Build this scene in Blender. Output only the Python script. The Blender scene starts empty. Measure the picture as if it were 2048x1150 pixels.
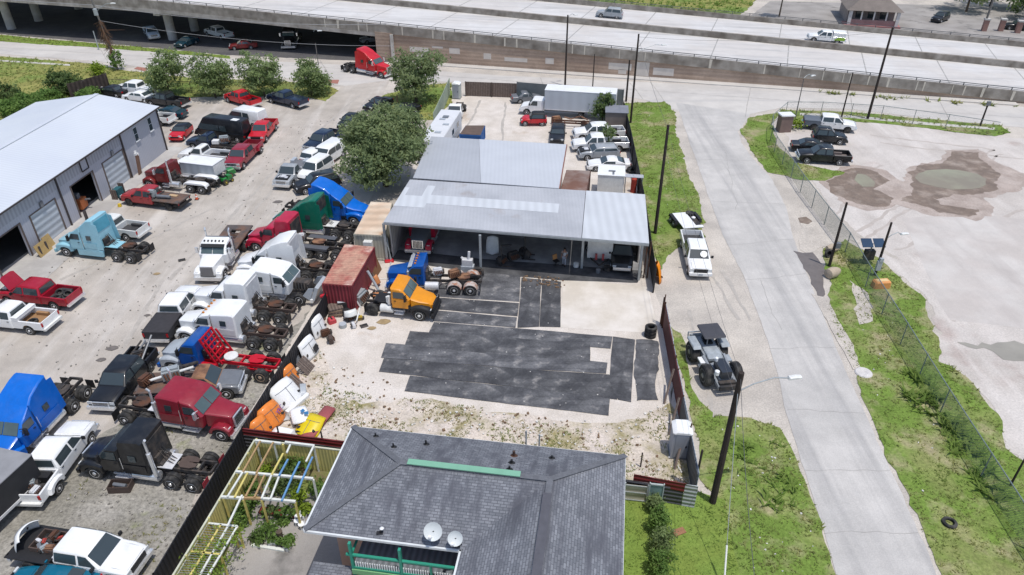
import bpy, bmesh, math, random
from mathutils import Vector, Matrix, noise
random.seed(7)
RAD = math.radians
PI = math.pi
scene = bpy.context.scene
COL = scene.collection
# ---------------------------------------------------------------- survey: a point of the place from its bearing in the camera
FO, TH, CH = 1440.0, RAD(33), 33.0
ST, CT = math.sin(TH), math.cos(TH)

def G(u, v, z=0.0):
    a = (u - 1024) / FO; b = (v - 575) / FO
    t = (CH - z) / (ST + b * CT)
    return Vector((t * a, t * (CT - b * ST), z))

def height(u, v, v2):
    Y = G(u, v).y; b = (v2 - 575) / FO
    return CH - Y * (ST + b * CT) / (CT - b * ST)

def lerp(a, b, t): return a + (b - a) * t

# ---------------------------------------------------------------- materials
MATS = {}
def rgb(r, g, b): return (r, g, b, 1)

def M(name, col, rough=.75, var=.18, scale=1.2, col2=None, mixs=None, lo=.42, hi=.6, speck=0.0, sscale=18, bump=0.0,
      metal=0.0, coat=0.0, spec=.4, corr=None, cax=0, corrcol=.22, streak=None, uv=False, brick=None, stain=None, detail=6):
    if name in MATS: return MATS[name]
    m = bpy.data.materials.new(name); m.use_nodes = True
    nt = m.node_tree; N = nt.nodes; L = nt.links
    bs = N['Principled BSDF']
    tc = N.new('ShaderNodeTexCoord')
    co = tc.outputs['UV'] if uv else tc.outputs['Object']
    def math_(op, a, b=None):
        n = N.new('ShaderNodeMath'); n.operation = op
        for i, x in enumerate((a, b)):
            if x is None: continue
            if isinstance(x, (int, float)): n.inputs[i].default_value = x
            else: L.new(x, n.inputs[i])
        return n.outputs[0]
    def nz(sc, det=5, vec=None, rg=.6):
        n = N.new('ShaderNodeTexNoise'); n.inputs['Scale'].default_value = sc
        n.inputs['Detail'].default_value = det; n.inputs['Roughness'].default_value = rg
        L.new(vec if vec is not None else tc.outputs['Object'], n.inputs['Vector']); return n.outputs['Fac']
    def mixc(f, A, B, bt='MIX'):
        n = N.new('ShaderNodeMix'); n.data_type = 'RGBA'; n.blend_type = bt
        if isinstance(f, (int, float)): n.inputs[0].default_value = f
        else: L.new(f, n.inputs[0])
        for k, x in ((6, A), (7, B)):
            if isinstance(x, tuple): n.inputs[k].default_value = x
            else: L.new(x, n.inputs[k])
        return n.outputs[2]
    def ramp(x, a, b):
        n = N.new('ShaderNodeMapRange'); n.inputs[1].default_value = a; n.inputs[2].default_value = b
        L.new(x, n.inputs[0]); return n.outputs[0]
    col = tuple(col[:3]) + (1,)
    base = col
    if brick:
        b = N.new('ShaderNodeTexBrick'); L.new(tc.outputs['UV'], b.inputs['Vector'])
        c1, c2, mo, sc, w, h, ms = brick
        b.inputs['Color1'].default_value = c1; b.inputs['Color2'].default_value = c2; b.inputs['Mortar'].default_value = mo
        b.inputs['Scale'].default_value = sc; b.inputs['Mortar Size'].default_value = ms
        b.inputs['Brick Width'].default_value = w; b.inputs['Row Height'].default_value = h
        base = b.outputs['Color']
    if col2:
        base = mixc(ramp(nz(mixs or scale * .35, detail), lo, hi), base, tuple(col2[:3]) + (1,))
    if stain:
        c, sc, a, b_ = stain
        base = mixc(ramp(nz(sc, 4), a, b_), base, tuple(c[:3]) + (1,))
    if streak:
        c, sx, sy, ang, a, b_ = streak
        mp = N.new('ShaderNodeMapping'); L.new(tc.outputs['Object'], mp.inputs[0])
        mp.inputs['Rotation'].default_value = (0, 0, ang); mp.inputs['Scale'].default_value = (sx, sy, 1)
        base = mixc(ramp(nz(1, 4, mp.outputs[0]), a, b_), base, tuple(c[:3]) + (1,))
    if var:
        f = math_('MULTIPLY_ADD', ramp(nz(scale, 6), .3, .7), 1.3 * var); f.node.inputs[2].default_value = 1 - .65 * var
        base = mixc(1.0, base, f, 'MULTIPLY')
    if speck:
        f = math_('MULTIPLY_ADD', ramp(nz(sscale, 2, rg=.8), .3, .7), 1.5 * speck); f.node.inputs[2].default_value = 1 - .75 * speck
        base = mixc(1.0, base, f, 'MULTIPLY')
    hgt = None
    if corr:
        sp = N.new('ShaderNodeSeparateXYZ'); L.new(tc.outputs['UV'], sp.inputs[0])
        sn = math_('SINE', math_('MULTIPLY', sp.outputs[cax], 2 * PI / corr))
        f = math_('MULTIPLY_ADD', sn, corrcol); f.node.inputs[2].default_value = 1 - corrcol * .5
        base = mixc(1.0, base, f, 'MULTIPLY'); hgt = sn
    if isinstance(base, tuple): bs.inputs['Base Color'].default_value = base
    else: L.new(base, bs.inputs['Base Color'])
    bs.inputs['Roughness'].default_value = rough; bs.inputs['Metallic'].default_value = metal
    bs.inputs['Specular IOR Level'].default_value = spec
    if coat: bs.inputs['Coat Weight'].default_value = coat; bs.inputs['Coat Roughness'].default_value = .08
    if bump or hgt is not None:
        bp = N.new('ShaderNodeBump')
        if hgt is not None:
            bp.inputs['Strength'].default_value = min(1, corrcol * 3); bp.inputs['Distance'].default_value = .025; L.new(hgt, bp.inputs['Height'])
        else:
            bp.inputs['Strength'].default_value = min(1, bump); bp.inputs['Distance'].default_value = .05
            L.new(nz(sscale * .5, 4, rg=.7), bp.inputs['Height'])
        L.new(bp.outputs[0], bs.inputs['Normal'])
    MATS[name] = m
    return m

def paint(name, r, g, b, dust=.1, rough=.38, dull=False):
    return M('paint_' + name, (r, g, b), rough=.55 if dull else rough, var=dust * 1.3, stain=((r * .8 + .035, g * .8 + .033, b * .8 + .03), 1.1, .56, .85), scale=2.2, coat=0 if dull else .35,
             speck=.05, sscale=9, col2=(r * .85 + .025, g * .85 + .023, b * .85 + .02), mixs=.9, lo=.5, hi=.8)

WHITE = paint('white', .82, .82, .81, .06); OFFW = paint('off_white', .72, .72, .69, .12)
SILVER = paint('silver', .33, .35, .37); GREY = paint('grey', .16, .17, .185); LGREY = paint('light_grey', .42, .45, .48, .12)
BLACK = paint('black', .01, .011, .014, .2, .42); NAVY = paint('navy', .012, .022, .05, .1, .25); TEAL = paint('dark_teal', .01, .04, .06, .1, .25)
RED = paint('red', .42, .012, .02); CRIM = paint('crimson', .45, .012, .045, .12); MAROON = paint('maroon', .27, .015, .03, .12)
DRED = paint('dark_red', .17, .014, .014, .2, .5); BRED = paint('bright_red', .55, .01, .02)
BLUE = paint('bright_blue', .0, .13, .56); DBLUE = paint('deep_blue', .0, .075, .33); LBLUE = paint('pale_blue', .3, .57, .67, .08)
GREEN = paint('dark_green', .0, .14, .085, .1, .45); JDG = paint('tractor_green', .02, .2, .04)
ORANGE = paint('orange', .72, .27, .005); ORNG2 = paint('fender_orange', .75, .22, .03, .15, .5); YELL = paint('yellow', .72, .55, .0)
TARPT = paint('teal_car', .0, .12, .2)
GLASS = M('glass_dark', (.045, .06, .066), rough=.06, var=.1, spec=.7)
GLASSB = M('glass_green', (.08, .115, .115), rough=.08, var=.2, spec=.8)
RUBBER = M('rubber', (.022, .022, .023), rough=.9, var=.3, scale=4, col2=(.07, .066, .06), mixs=2)
CHROME = M('chrome', (.78, .79, .8), rough=.2, metal=.6, var=.15, scale=3)
ALU = M('aluminium', (.68, .68, .69), rough=.42, metal=.15, var=.2, scale=4)
DARK = M('chassis_dark', (.03, .03, .032), rough=.8, var=.4, scale=3, col2=(.08, .065, .055), mixs=2)
PLAST = M('black_plastic', (.018, .018, .02), rough=.6, var=.2)
RUST = M('rust', (.13, .055, .03), rough=.9, var=.35, scale=3, col2=(.055, .035, .028), mixs=1.5, speck=.2)
RUSTL = M('rust_light', (.3, .16, .09), rough=.9, var=.3, scale=3, col2=(.12, .06, .04), mixs=1.5, speck=.2)
STEELD = M('deck_steel', (.095, .08, .075), rough=.75, var=.3, scale=1.6, col2=(.16, .09, .06), mixs=.9, speck=.15)
REDLENS = M('red_lens', (.4, .008, .012), rough=.25, var=.05)
LAMPG = M('lamp_glass', (.6, .62, .62), rough=.12, var=.05)
AMBER = M('amber_lens', (.6, .2, .01), rough=.3, var=.05)
BLINER = M('bed_liner', (.05, .05, .053), rough=.85, var=.3, scale=3)
WOOD = M('weathered_wood', (.27, .2, .14), rough=.9, var=.3, scale=4, speck=.2)
WOODB = M('grey_brown_wood', (.17, .13, .11), rough=.9, var=.3, scale=4, speck=.25, corr=.24)
POLEW = M('pole_wood', (.04, .03, .026), rough=.95, var=.35, scale=4, speck=.2)
POLEG = M('grey_pole', (.16, .15, .14), rough=.9, var=.3, scale=4)
REDFR = M('red_frame', (.5, .006, .02), rough=.5, var=.2, scale=4)
GALV = M('galvanised', (.38, .41, .42), rough=.5, metal=.3, var=.2, scale=3)
BROWNB = M('brown_steel', (.085, .06, .05), rough=.85, var=.25, scale=2)

# ---------------------------------------------------------------- mesh building
class MB:
    def __init__(s): s.v = []; s.f = []
    def add(s, vs, fs):
        o = len(s.v); s.v += [tuple(p) for p in vs]; s.f += [tuple(i + o for i in f) for f in fs]; return s
    def box(s, c, d, rz=0, rx=0, ry=0):
        R = Matrix.Rotation(rz, 3, 'Z') @ Matrix.Rotation(ry, 3, 'Y') @ Matrix.Rotation(rx, 3, 'X')
        c = Vector(c); vs = []
        for z in (-.5, .5):
            for x, y in ((-.5, -.5), (.5, -.5), (.5, .5), (-.5, .5)):
                vs.append(c + R @ Vector((x * d[0], y * d[1], z * d[2])))
        return s.add(vs, [(3, 2, 1, 0), (4, 5, 6, 7), (0, 1, 5, 4), (1, 2, 6, 5), (2, 3, 7, 6), (3, 0, 4, 7)])
    def b2(s, x0, x1, y0, y1, z0, z1):
        return s.box(((x0 + x1) / 2, (y0 + y1) / 2, (z0 + z1) / 2), (abs(x1 - x0), abs(y1 - y0), abs(z1 - z0)))
    def tube(s, a, b, r0, r1=None, n=8):
        a = Vector(a); b = Vector(b); r1 = r0 if r1 is None else r1
        d = (b - a).normalized(); u = d.orthogonal().normalized(); w = d.cross(u)
        vs = []
        for p, r in ((a, r0), (b, r1)):
            for i in range(n):
                t = 2 * PI * i / n; vs.append(p + u * (r * math.cos(t)) + w * (r * math.sin(t)))
        fs = [(i, (i + 1) % n, n + (i + 1) % n, n + i) for i in range(n)] + [tuple(range(n - 1, -1, -1)), tuple(range(n, 2 * n))]
        return s.add(vs, fs)
    def path(s, pts, r, n=6):
        for a, b in zip(pts[:-1], pts[1:]): s.tube(a, b, r, None, n)
        return s
    def lathe(s, prof, c=(0, 0, 0), ax='z', n=20):
        # prof: (along axis, radius)
        c = Vector(c); vs = []
        for h, r in prof:
            for i in range(n):
                t = 2 * PI * i / n; p, q = r * math.cos(t), r * math.sin(t)
                vs.append(c + Vector({'z': (p, q, h), 'y': (p, h, q), 'x': (h, p, q)}[ax]))
        fs = []
        for k in range(len(prof) - 1):
            fs += [(k * n + i, k * n + (i + 1) % n, (k + 1) * n + (i + 1) % n, (k + 1) * n + i) for i in range(n)]
        if prof[0][1] > .001: fs.append(tuple(range(n - 1, -1, -1)))
        if prof[-1][1] > .001: fs.append(tuple((len(prof) - 1) * n + i for i in range(n)))
        return s.add(vs, fs)
    def prism(s, prof, hw, r=.06, yc=0):
        f = hw if callable(hw) else (lambda x, z: hw)
        xs = [p[0] for p in prof]; zs = [p[1] for p in prof]
        cx = (min(xs) + max(xs)) / 2; hx = (max(xs) - min(xs)) / 2; zm = lerp(min(zs), max(zs), .45); zt = max(zs)
        def ins(p):
            x, z = p
            e = max(0, (abs(x - cx) / hx - .7) / .3); x2 = x - math.copysign(r * e, x - cx)
            z2 = z - r * max(0, (z - zm) / (zt - zm + 1e-6)) if z > zm else z
            return (x2, z2)
        lay = []
        for sg, inset in ((-1, 1), (-1, .35), (-1, 0), (1, 0), (1, .35), (1, 1)):
            row = []
            for p in prof:
                h = f(*p); q = ins(p)
                k = inset
                x, z = lerp(p[0], q[0], k), lerp(p[1], q[1], k)
                yy = h - r * ((1 - k) ** 1.6) if inset else h - r
                if inset == 1: yy = h
                row.append((x, yc + sg * yy, z))
            lay.append(row)
        n = len(prof); vs = [p for row in lay for p in row]; fs = []
        for k in range(5):
            fs += [(k * n + i, k * n + (i + 1) % n, (k + 1) * n + (i + 1) % n, (k + 1) * n + i) for i in range(n)]
        fs.append(tuple(range(n - 1, -1, -1))); fs.append(tuple(5 * n + i for i in range(n)))
        return s.add(vs, fs)
    def poly(s, pts): return s.add(pts, [tuple(range(len(pts)))])
    def slab(s, pts, t):
        # pts: planar outline (Vectors), extruded by vector t
        t = Vector(t) if not isinstance(t, (int, float)) else Vector((0, 0, t))
        n = len(pts); vs = [Vector(p) for p in pts] + [Vector(p) + t for p in pts]
        return s.add(vs, [tuple(range(n - 1, -1, -1)), tuple(range(n, 2 * n))] + [(i, (i + 1) % n, n + (i + 1) % n, n + i) for i in range(n)])
    def beam(s, a, b, w, h, up=(0, 0, 1)):
        a = Vector(a); b = Vector(b); d = (b - a); L = d.length; d.normalize()
        x = d.cross(Vector(up)).normalized() * (w / 2); z = x.cross(d).normalized() * (h / 2)
        vs = [a - x - z, a + x - z, a + x + z, a - x + z, b - x - z, b + x - z, b + x + z, b - x + z]
        return s.add(vs, [(0, 1, 2, 3), (7, 6, 5, 4), (0, 4, 5, 1), (1, 5, 6, 2), (2, 6, 7, 3), (3, 7, 4, 0)])
    def data(s, name, mat, smooth=32, fix=True):
        me = bpy.data.meshes.new(name); me.from_pydata(s.v, [], s.f)
        if fix:
            bm = bmesh.new(); bm.from_mesh(me); bmesh.ops.recalc_face_normals(bm, faces=bm.faces); bm.to_mesh(me); bm.free()
        me.materials.append(mat)
        uvl = me.uv_layers.new(name='UVMap'); me.update()
        uvd = uvl.data
        for p in me.polygons:
            n = p.normal
            if abs(n.z) > .995: u, w = Vector((1, 0, 0)), Vector((0, 1, 0))
            else:
                u = Vector((-n.y, n.x, 0)).normalized(); w = n.cross(u)
            for li in p.loop_indices:
                c = me.vertices[me.loops[li].vertex_index].co
                uvd[li].uv = (c.dot(u), c.dot(w))
        if smooth:
            for p in me.polygons: p.use_smooth = True
            me.set_sharp_from_angle(angle=RAD(smooth))
        return me
    def build(s, name, mat, parent=None, smooth=32, fix=True):
        return link(name, s.data(name, mat, smooth, fix), parent)

def link(name, me, parent=None, loc=None):
    o = bpy.data.objects.new(name, me); COL.objects.link(o)
    if parent is not None: o.parent = parent
    if loc is not None: o.location = loc
    return o
def tag(o, label, cat, group=None):
    o['label'] = label; o['category'] = cat
    if group: o['group'] = group
    return o
def struct(o, kind='structure'): o['kind'] = kind; return o
def thing(name, label, cat, loc=(0, 0, 0), rz=0, group=None):
    o = bpy.data.objects.new(name, None); COL.objects.link(o); o.empty_display_size = .2
    o.location = loc; o.rotation_euler = (0, 0, rz); return tag(o, label, cat, group)
def kids(o): return [c for c in COL.objects if c.parent == o]
def copy_tree(o, parent=None, tree=None):
    c = o.copy(); COL.objects.link(c)
    if parent: c.parent = parent
    for ch in (tree or kids)(o): copy_tree(ch, c, tree)
    return c

WHEELC = {}
def wheel(root, x, y, r, w, rim=ALU, dual=False, name='wheel', disc=.58):
    k = (r, w, rim.name, dual, disc)
    if k not in WHEELC:
        t = MB(); h = w / 2
        if dual:
            t.lathe([(-h, r * .62), (-h, r * .92), (-h * .85, r), (-h * .2, r), (-h * .08, r * .82), (h * .08, r * .82), (h * .2, r), (h * .85, r), (h, r * .92), (h, r * .62)], ax='y', n=22)
        else:
            t.lathe([(-h, r * .62), (-h, r * .9), (-h * .7, r), (h * .7, r), (h, r * .9), (h, r * .62)], ax='y', n=20)
        m = MB(); d = .04 if not dual else -.03
        for sg in (-1, 1):
            o = h * (.98 if sg > 0 else -.98)
            m.lathe([(o, r * .63), (o + sg * .012, r * .6), (o - sg * (.012 if d > 0 else .05), r * .5), (o - sg * (.008 if d > 0 else .05), r * .26), (o + sg * .035, r * .2), (o + sg * .035, .0005)], ax='y', n=14)
        WHEELC[k] = (t.data('wheel', RUBBER, 40), m.data('rim', rim, 40))
    a = link(name, WHEELC[k][0], root, (x, y, r)); link('rim', WHEELC[k][1], a)
    return a

def arch(xc, zc, r, sill, n=8, rev=False):
    a0 = math.asin(min(.95, (sill - zc) / r)); pts = []
    for i in range(n + 1):
        a = lerp(a0, PI - a0, i / n); pts.append((xc + r * math.cos(a), zc + r * math.sin(a)))
    return pts[::-1] if rev else pts

def place(fw, rw, side, track, lo, hi, wb=None, heading=None):
    A = G(*fw)
    if heading is None:
        B = G(*rw); d = (A - B); w = d.length; d.normalize(); mid = (A + B) / 2
        wbm = min(hi, max(lo, w)) if wb is None else wb
    else:
        d = Vector((math.cos(RAD(heading)), math.sin(RAD(heading)), 0)); wbm = wb; mid = A - d * (wb / 2)
    left = Vector((-d.y, d.x, 0))
    c = mid - left * (track / 2) if side == 'L' else mid + left * (track / 2)
    return c, math.atan2(d.y, d.x), wbm

def glass_quad(root, name, pts, mat=GLASS, off=.012, parent=None):
    # a pane a few millimetres proud of the panel it sits in
    P = [Vector(p) for p in pts]
    n = (P[1] - P[0]).cross(P[2] - P[0]).normalized()
    c = sum(P, Vector()) / len(P)
    if n.dot(c - Vector((c.x * .7, 0, min(c.z, .6)))) < 0: n = -n
    m = MB(); m.slab([p - n * .01 for p in P], n * (off + .01))
    return m.build(name, mat, parent or root, 0)
# ---------------------------------------------------------------- pickups
def pane_side(root, sg, pts, hwf, name='side_window', mat=GLASS, parent=None):
    return glass_quad(root, name, [(x, sg * (hwf(x, z) + .002), z) for x, z in pts], mat, .014, parent)

def lights(root, x, y, z, w, h, name, mat, d=.05):
    for sg in (-1, 1):
        m = MB(); m.box((x, sg * y, z), (d, w, h)); m.build(name, mat, root, 0)

def mirrors(root, x, y, z, mat, s=1.0):
    for sg in (-1, 1):
        m = MB(); m.box((x, sg * (y + .16 * s), z), (.1 * s, .2 * s, .22 * s)); m.tube((x, sg * (y - .05), z - .06), (x, sg * (y + .1), z - .03), .025)
        m.build('mirror', mat, root, 40)

def pickup(label, fw, rw, side, col, cab='crew', bed='open', hood='closed', grille=CHROME, bump=CHROME, bedmat=None, wb=None, lo=3.3, hi=4.6,
           r=.4, heading=None, cat='pickup truck', dually=False, rim=ALU, liner=BLINER, group=None, roofmat=None, glass=GLASS, bumpr=None):
    c, rz, wb = place(fw, rw, side, 1.9, lo, hi, wb, heading)
    root = thing('pickup_truck', label, cat, c, rz, group)
    hw = .99; xf, xr = wb / 2, -wb / 2; nose, tail = xf + .92, xr - 1.22
    xw = xf - .5; cr = xw - {'crew': 2.75, 'ext': 2.3, 'reg': 1.7}[cab]
    f = lambda x, z: hw - max(0, z - 1.2) * .29 - max(0, x - xf) * .06
    # body with wheel arches
    b = MB(); ra = r + .11
    prof = [(nose, .5)] + arch(xf, r + .02, ra, .5) + [(cr, .5), (cr, 1.22), (xw + .05, 1.22), (xf + .1, 1.17), (nose - .2, 1.09), (nose - .02, .96)]
    b.prism(prof, f, .1); b.build('body', col, root)
    u = MB(); u.b2(tail + .25, nose - .25, -.7, .7, .36, .62)
    for x in (xf, xr): u.tube((x, -.85, r), (x, .85, r), .08)
    u.build('chassis', DARK, root)
    k = MB(); k.prism([(xw, 1.2), (xw - .74, 1.84), (xw - .95, 1.9), (xw - 1.3, 1.925), (cr + .4, 1.915), (cr + .13, 1.85), (cr + .02, 1.2)], f, .1)
    k.build('cab', roofmat or col, root)
    if hood == 'closed':
        h = MB(); h.prism([(nose - .12, 1.08), (nose - .25, 1.13), (xf + .1, 1.205), (xw + .12, 1.25), (xw + .1, 1.2), (xf, 1.15)], lambda x, z: .78 if x < xf else .74, .05); h.build('hood', col, root)
    else:
        h = MB(); a = RAD(58 if hood == 'open' else 35); L = nose - .1 - (xw + .1)
        p0 = Vector((xw + .12, 0, 1.27)); d = Vector((math.cos(a), 0, math.sin(a)))
        if hood != 'off':
            h.slab([p0 + Vector((0, s * .78, 0)) + d * L * t for s, t in ((-1, 0), (1, 0), (.92, .9), (.6, 1), (-.6, 1), (-.92, .9))], Vector((-.04, 0, .035)))
            h.build('hood', col, root)
        e = MB(); e.b2(xw + .15, nose - .25, -.68, .68, .9, 1.235); e.build('engine_bay', PLAST, root)
        e = MB(); e.box((xf + .05, 0, 1.2), (.6, .5, .22)); e.tube((xf - .2, -.4, 1.2), (xf + .4, -.5, 1.24), .08); e.box((xf + .3, .42, 1.2), (.35, .3, .2)); e.build('engine', ALU, root)
    glass_quad(root, 'windshield', [(xw - .06, -.83, 1.27), (xw - .06, .83, 1.27), (xw - .68, .73, 1.81), (xw - .68, -.73, 1.81)], glass)
    glass_quad(root, 'rear_window', [(cr + .03, -.74, 1.33), (cr + .03, .74, 1.33), (cr + .115, .66, 1.76), (cr + .115, -.66, 1.76)])
    # doors with windows
    xs = [xw - .1, xw - 1.25, cr + .12] if cab == 'crew' else ([xw - .1, xw - 1.35, cr + .12] if cab == 'ext' else [xw - .1, cr + .12])
    for sg in (-1, 1):
        for i in range(len(xs) - 1):
            a, e = xs[i] - .02, xs[i + 1] + .02
            d = MB(); d.b2(a, e, sg * (hw - .03), sg * (hw + .008), .56, 1.19); do = d.build('door', col, root, 0)
            hd = MB(); hd.box((e + .16, sg * (hw + .02), 1.08), (.16, .03, .04)); hd.build('handle', PLAST, do, 0)
            if i == 0: pts = [(a - .12, 1.27), (a - .62, 1.78), (e + .05, 1.8), (e + .05, 1.27)]
            else: pts = [(a - .05, 1.27), (a - .05, 1.8), (e + .08, 1.78), (e + .04, 1.27)]
            pane_side(root, sg, pts, f, parent=do)
    g = MB(); g.box((nose - .0, 0, .9), (.07, 1.15, .32)); g.build('grille', grille, root, 0)
    if grille is CHROME:
        g = MB()
        for q in range(3): g.box((nose + .03, 0, .8 + q * .1), (.03, 1.02, .05))
        g.build('grille_insert', PLAST, root, 0)
    lights(root, nose - .04, .76, .93, .32, .22, 'headlight', LAMPG)
    g = MB(); g.box((nose + .06, 0, .62), (.2, 1.92, .22)); g.box((nose - .05, 0, .45), (.2, 1.7, .12)); g.build('front_bumper', bump, root)
    mirrors(root, xw - .3, hw, 1.32, PLAST)
    bc = bedmat or col
    if bed in ('open', 'cover'):
        b = MB()
        for sg in (-1, 1):
            b.prism([(cr - .03, .55), (cr - .03, 1.24), (tail, 1.24), (tail, .58)] + arch(xr, r + .02, ra, .55, rev=True), .06, .03, sg * (hw - .06))
            if dually: b.prism([(xr + .72, .62), (xr + .6, .98), (xr + .2, 1.12), (xr - .25, 1.12), (xr - .6, .98), (xr - .72, .62)] + arch(xr, r + .02, ra, .6, rev=True), .14, .06, sg * (hw + .08))
        b.b2(cr - .09, cr - .03, -hw + .1, hw - .1, .6, 1.22)
        b.build('bed', bc, root)
        b = MB(); b.b2(tail + .05, cr - .08, -hw + .11, hw - .11, .68, .72)
        for sg in (-1, 1): b.b2(xr - .5, xr + .5, sg * (hw - .13), sg * (hw - .36), .72, .98)
        b.build('bed_floor', liner, root, 0)
        t = MB(); t.box((tail + .01, 0, .92), (.07, 1.72, .62)); t.build('tailgate', bc, root, 0)
        if bed == 'cover':
            t = MB(); t.prism([(cr - .04, 1.22), (cr - .04, 1.3), (cr - .2, 1.33), (tail + .25, 1.33), (tail - .02, 1.29), (tail - .02, 1.22)], hw + .01, .05); t.build('bed_cover', bedmat or PLAST, root)
    elif bed == 'flat':
        b = MB(); b.b2(tail - .1, cr - .12, -1.08, 1.08, .95, 1.03)
        for q in range(5):
            x = lerp(tail, cr - .3, q / 4); b.b2(x - .04, x + .04, -1.0, 1.0, .84, .95)
        b.b2(cr - .16, cr - .1, -1.0, 1.0, 1.03, 1.2)
        b.build('flatbed', bedmat or STEELD, root, 0)
    elif bed == 'frame':
        b = MB()
        for sg in (-1, 1): b.b2(tail, cr, sg * .36, sg * .48, .6, .82)
        for q in range(4): b.b2(lerp(tail, cr, q / 3) - .05, lerp(tail, cr, q / 3) + .05, -.44, .44, .64, .76)
        b.build('frame', DARK, root, 0)
    if bed in ('open', 'cover', 'flat'):
        lights(root, tail - .03, hw - .1, 1.0 if bed != 'flat' else .88, .14, .3, 'tail_light', REDLENS)
        g = MB(); g.box((tail - .1, 0, .58), (.2, 1.9, .18)); g.build('rear_bumper', bumpr or bump, root, 0)
    for sg in (-1, 1):
        wheel(root, xf, sg * .86, r, .27, rim); wheel(root, xr, sg * (.93 if dually else .86), r, .44 if dually else .27, rim, dual=dually)
    root['wb'] = wb
    return root, dict(xf=xf, xr=xr, cr=cr, tail=tail, nose=nose, xw=xw)

def at(root, x, y, z=0):
    return Matrix.Translation(root.location) @ Matrix.Rotation(root.rotation_euler.z, 4, 'Z') @ Vector((x, y, z))

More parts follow.
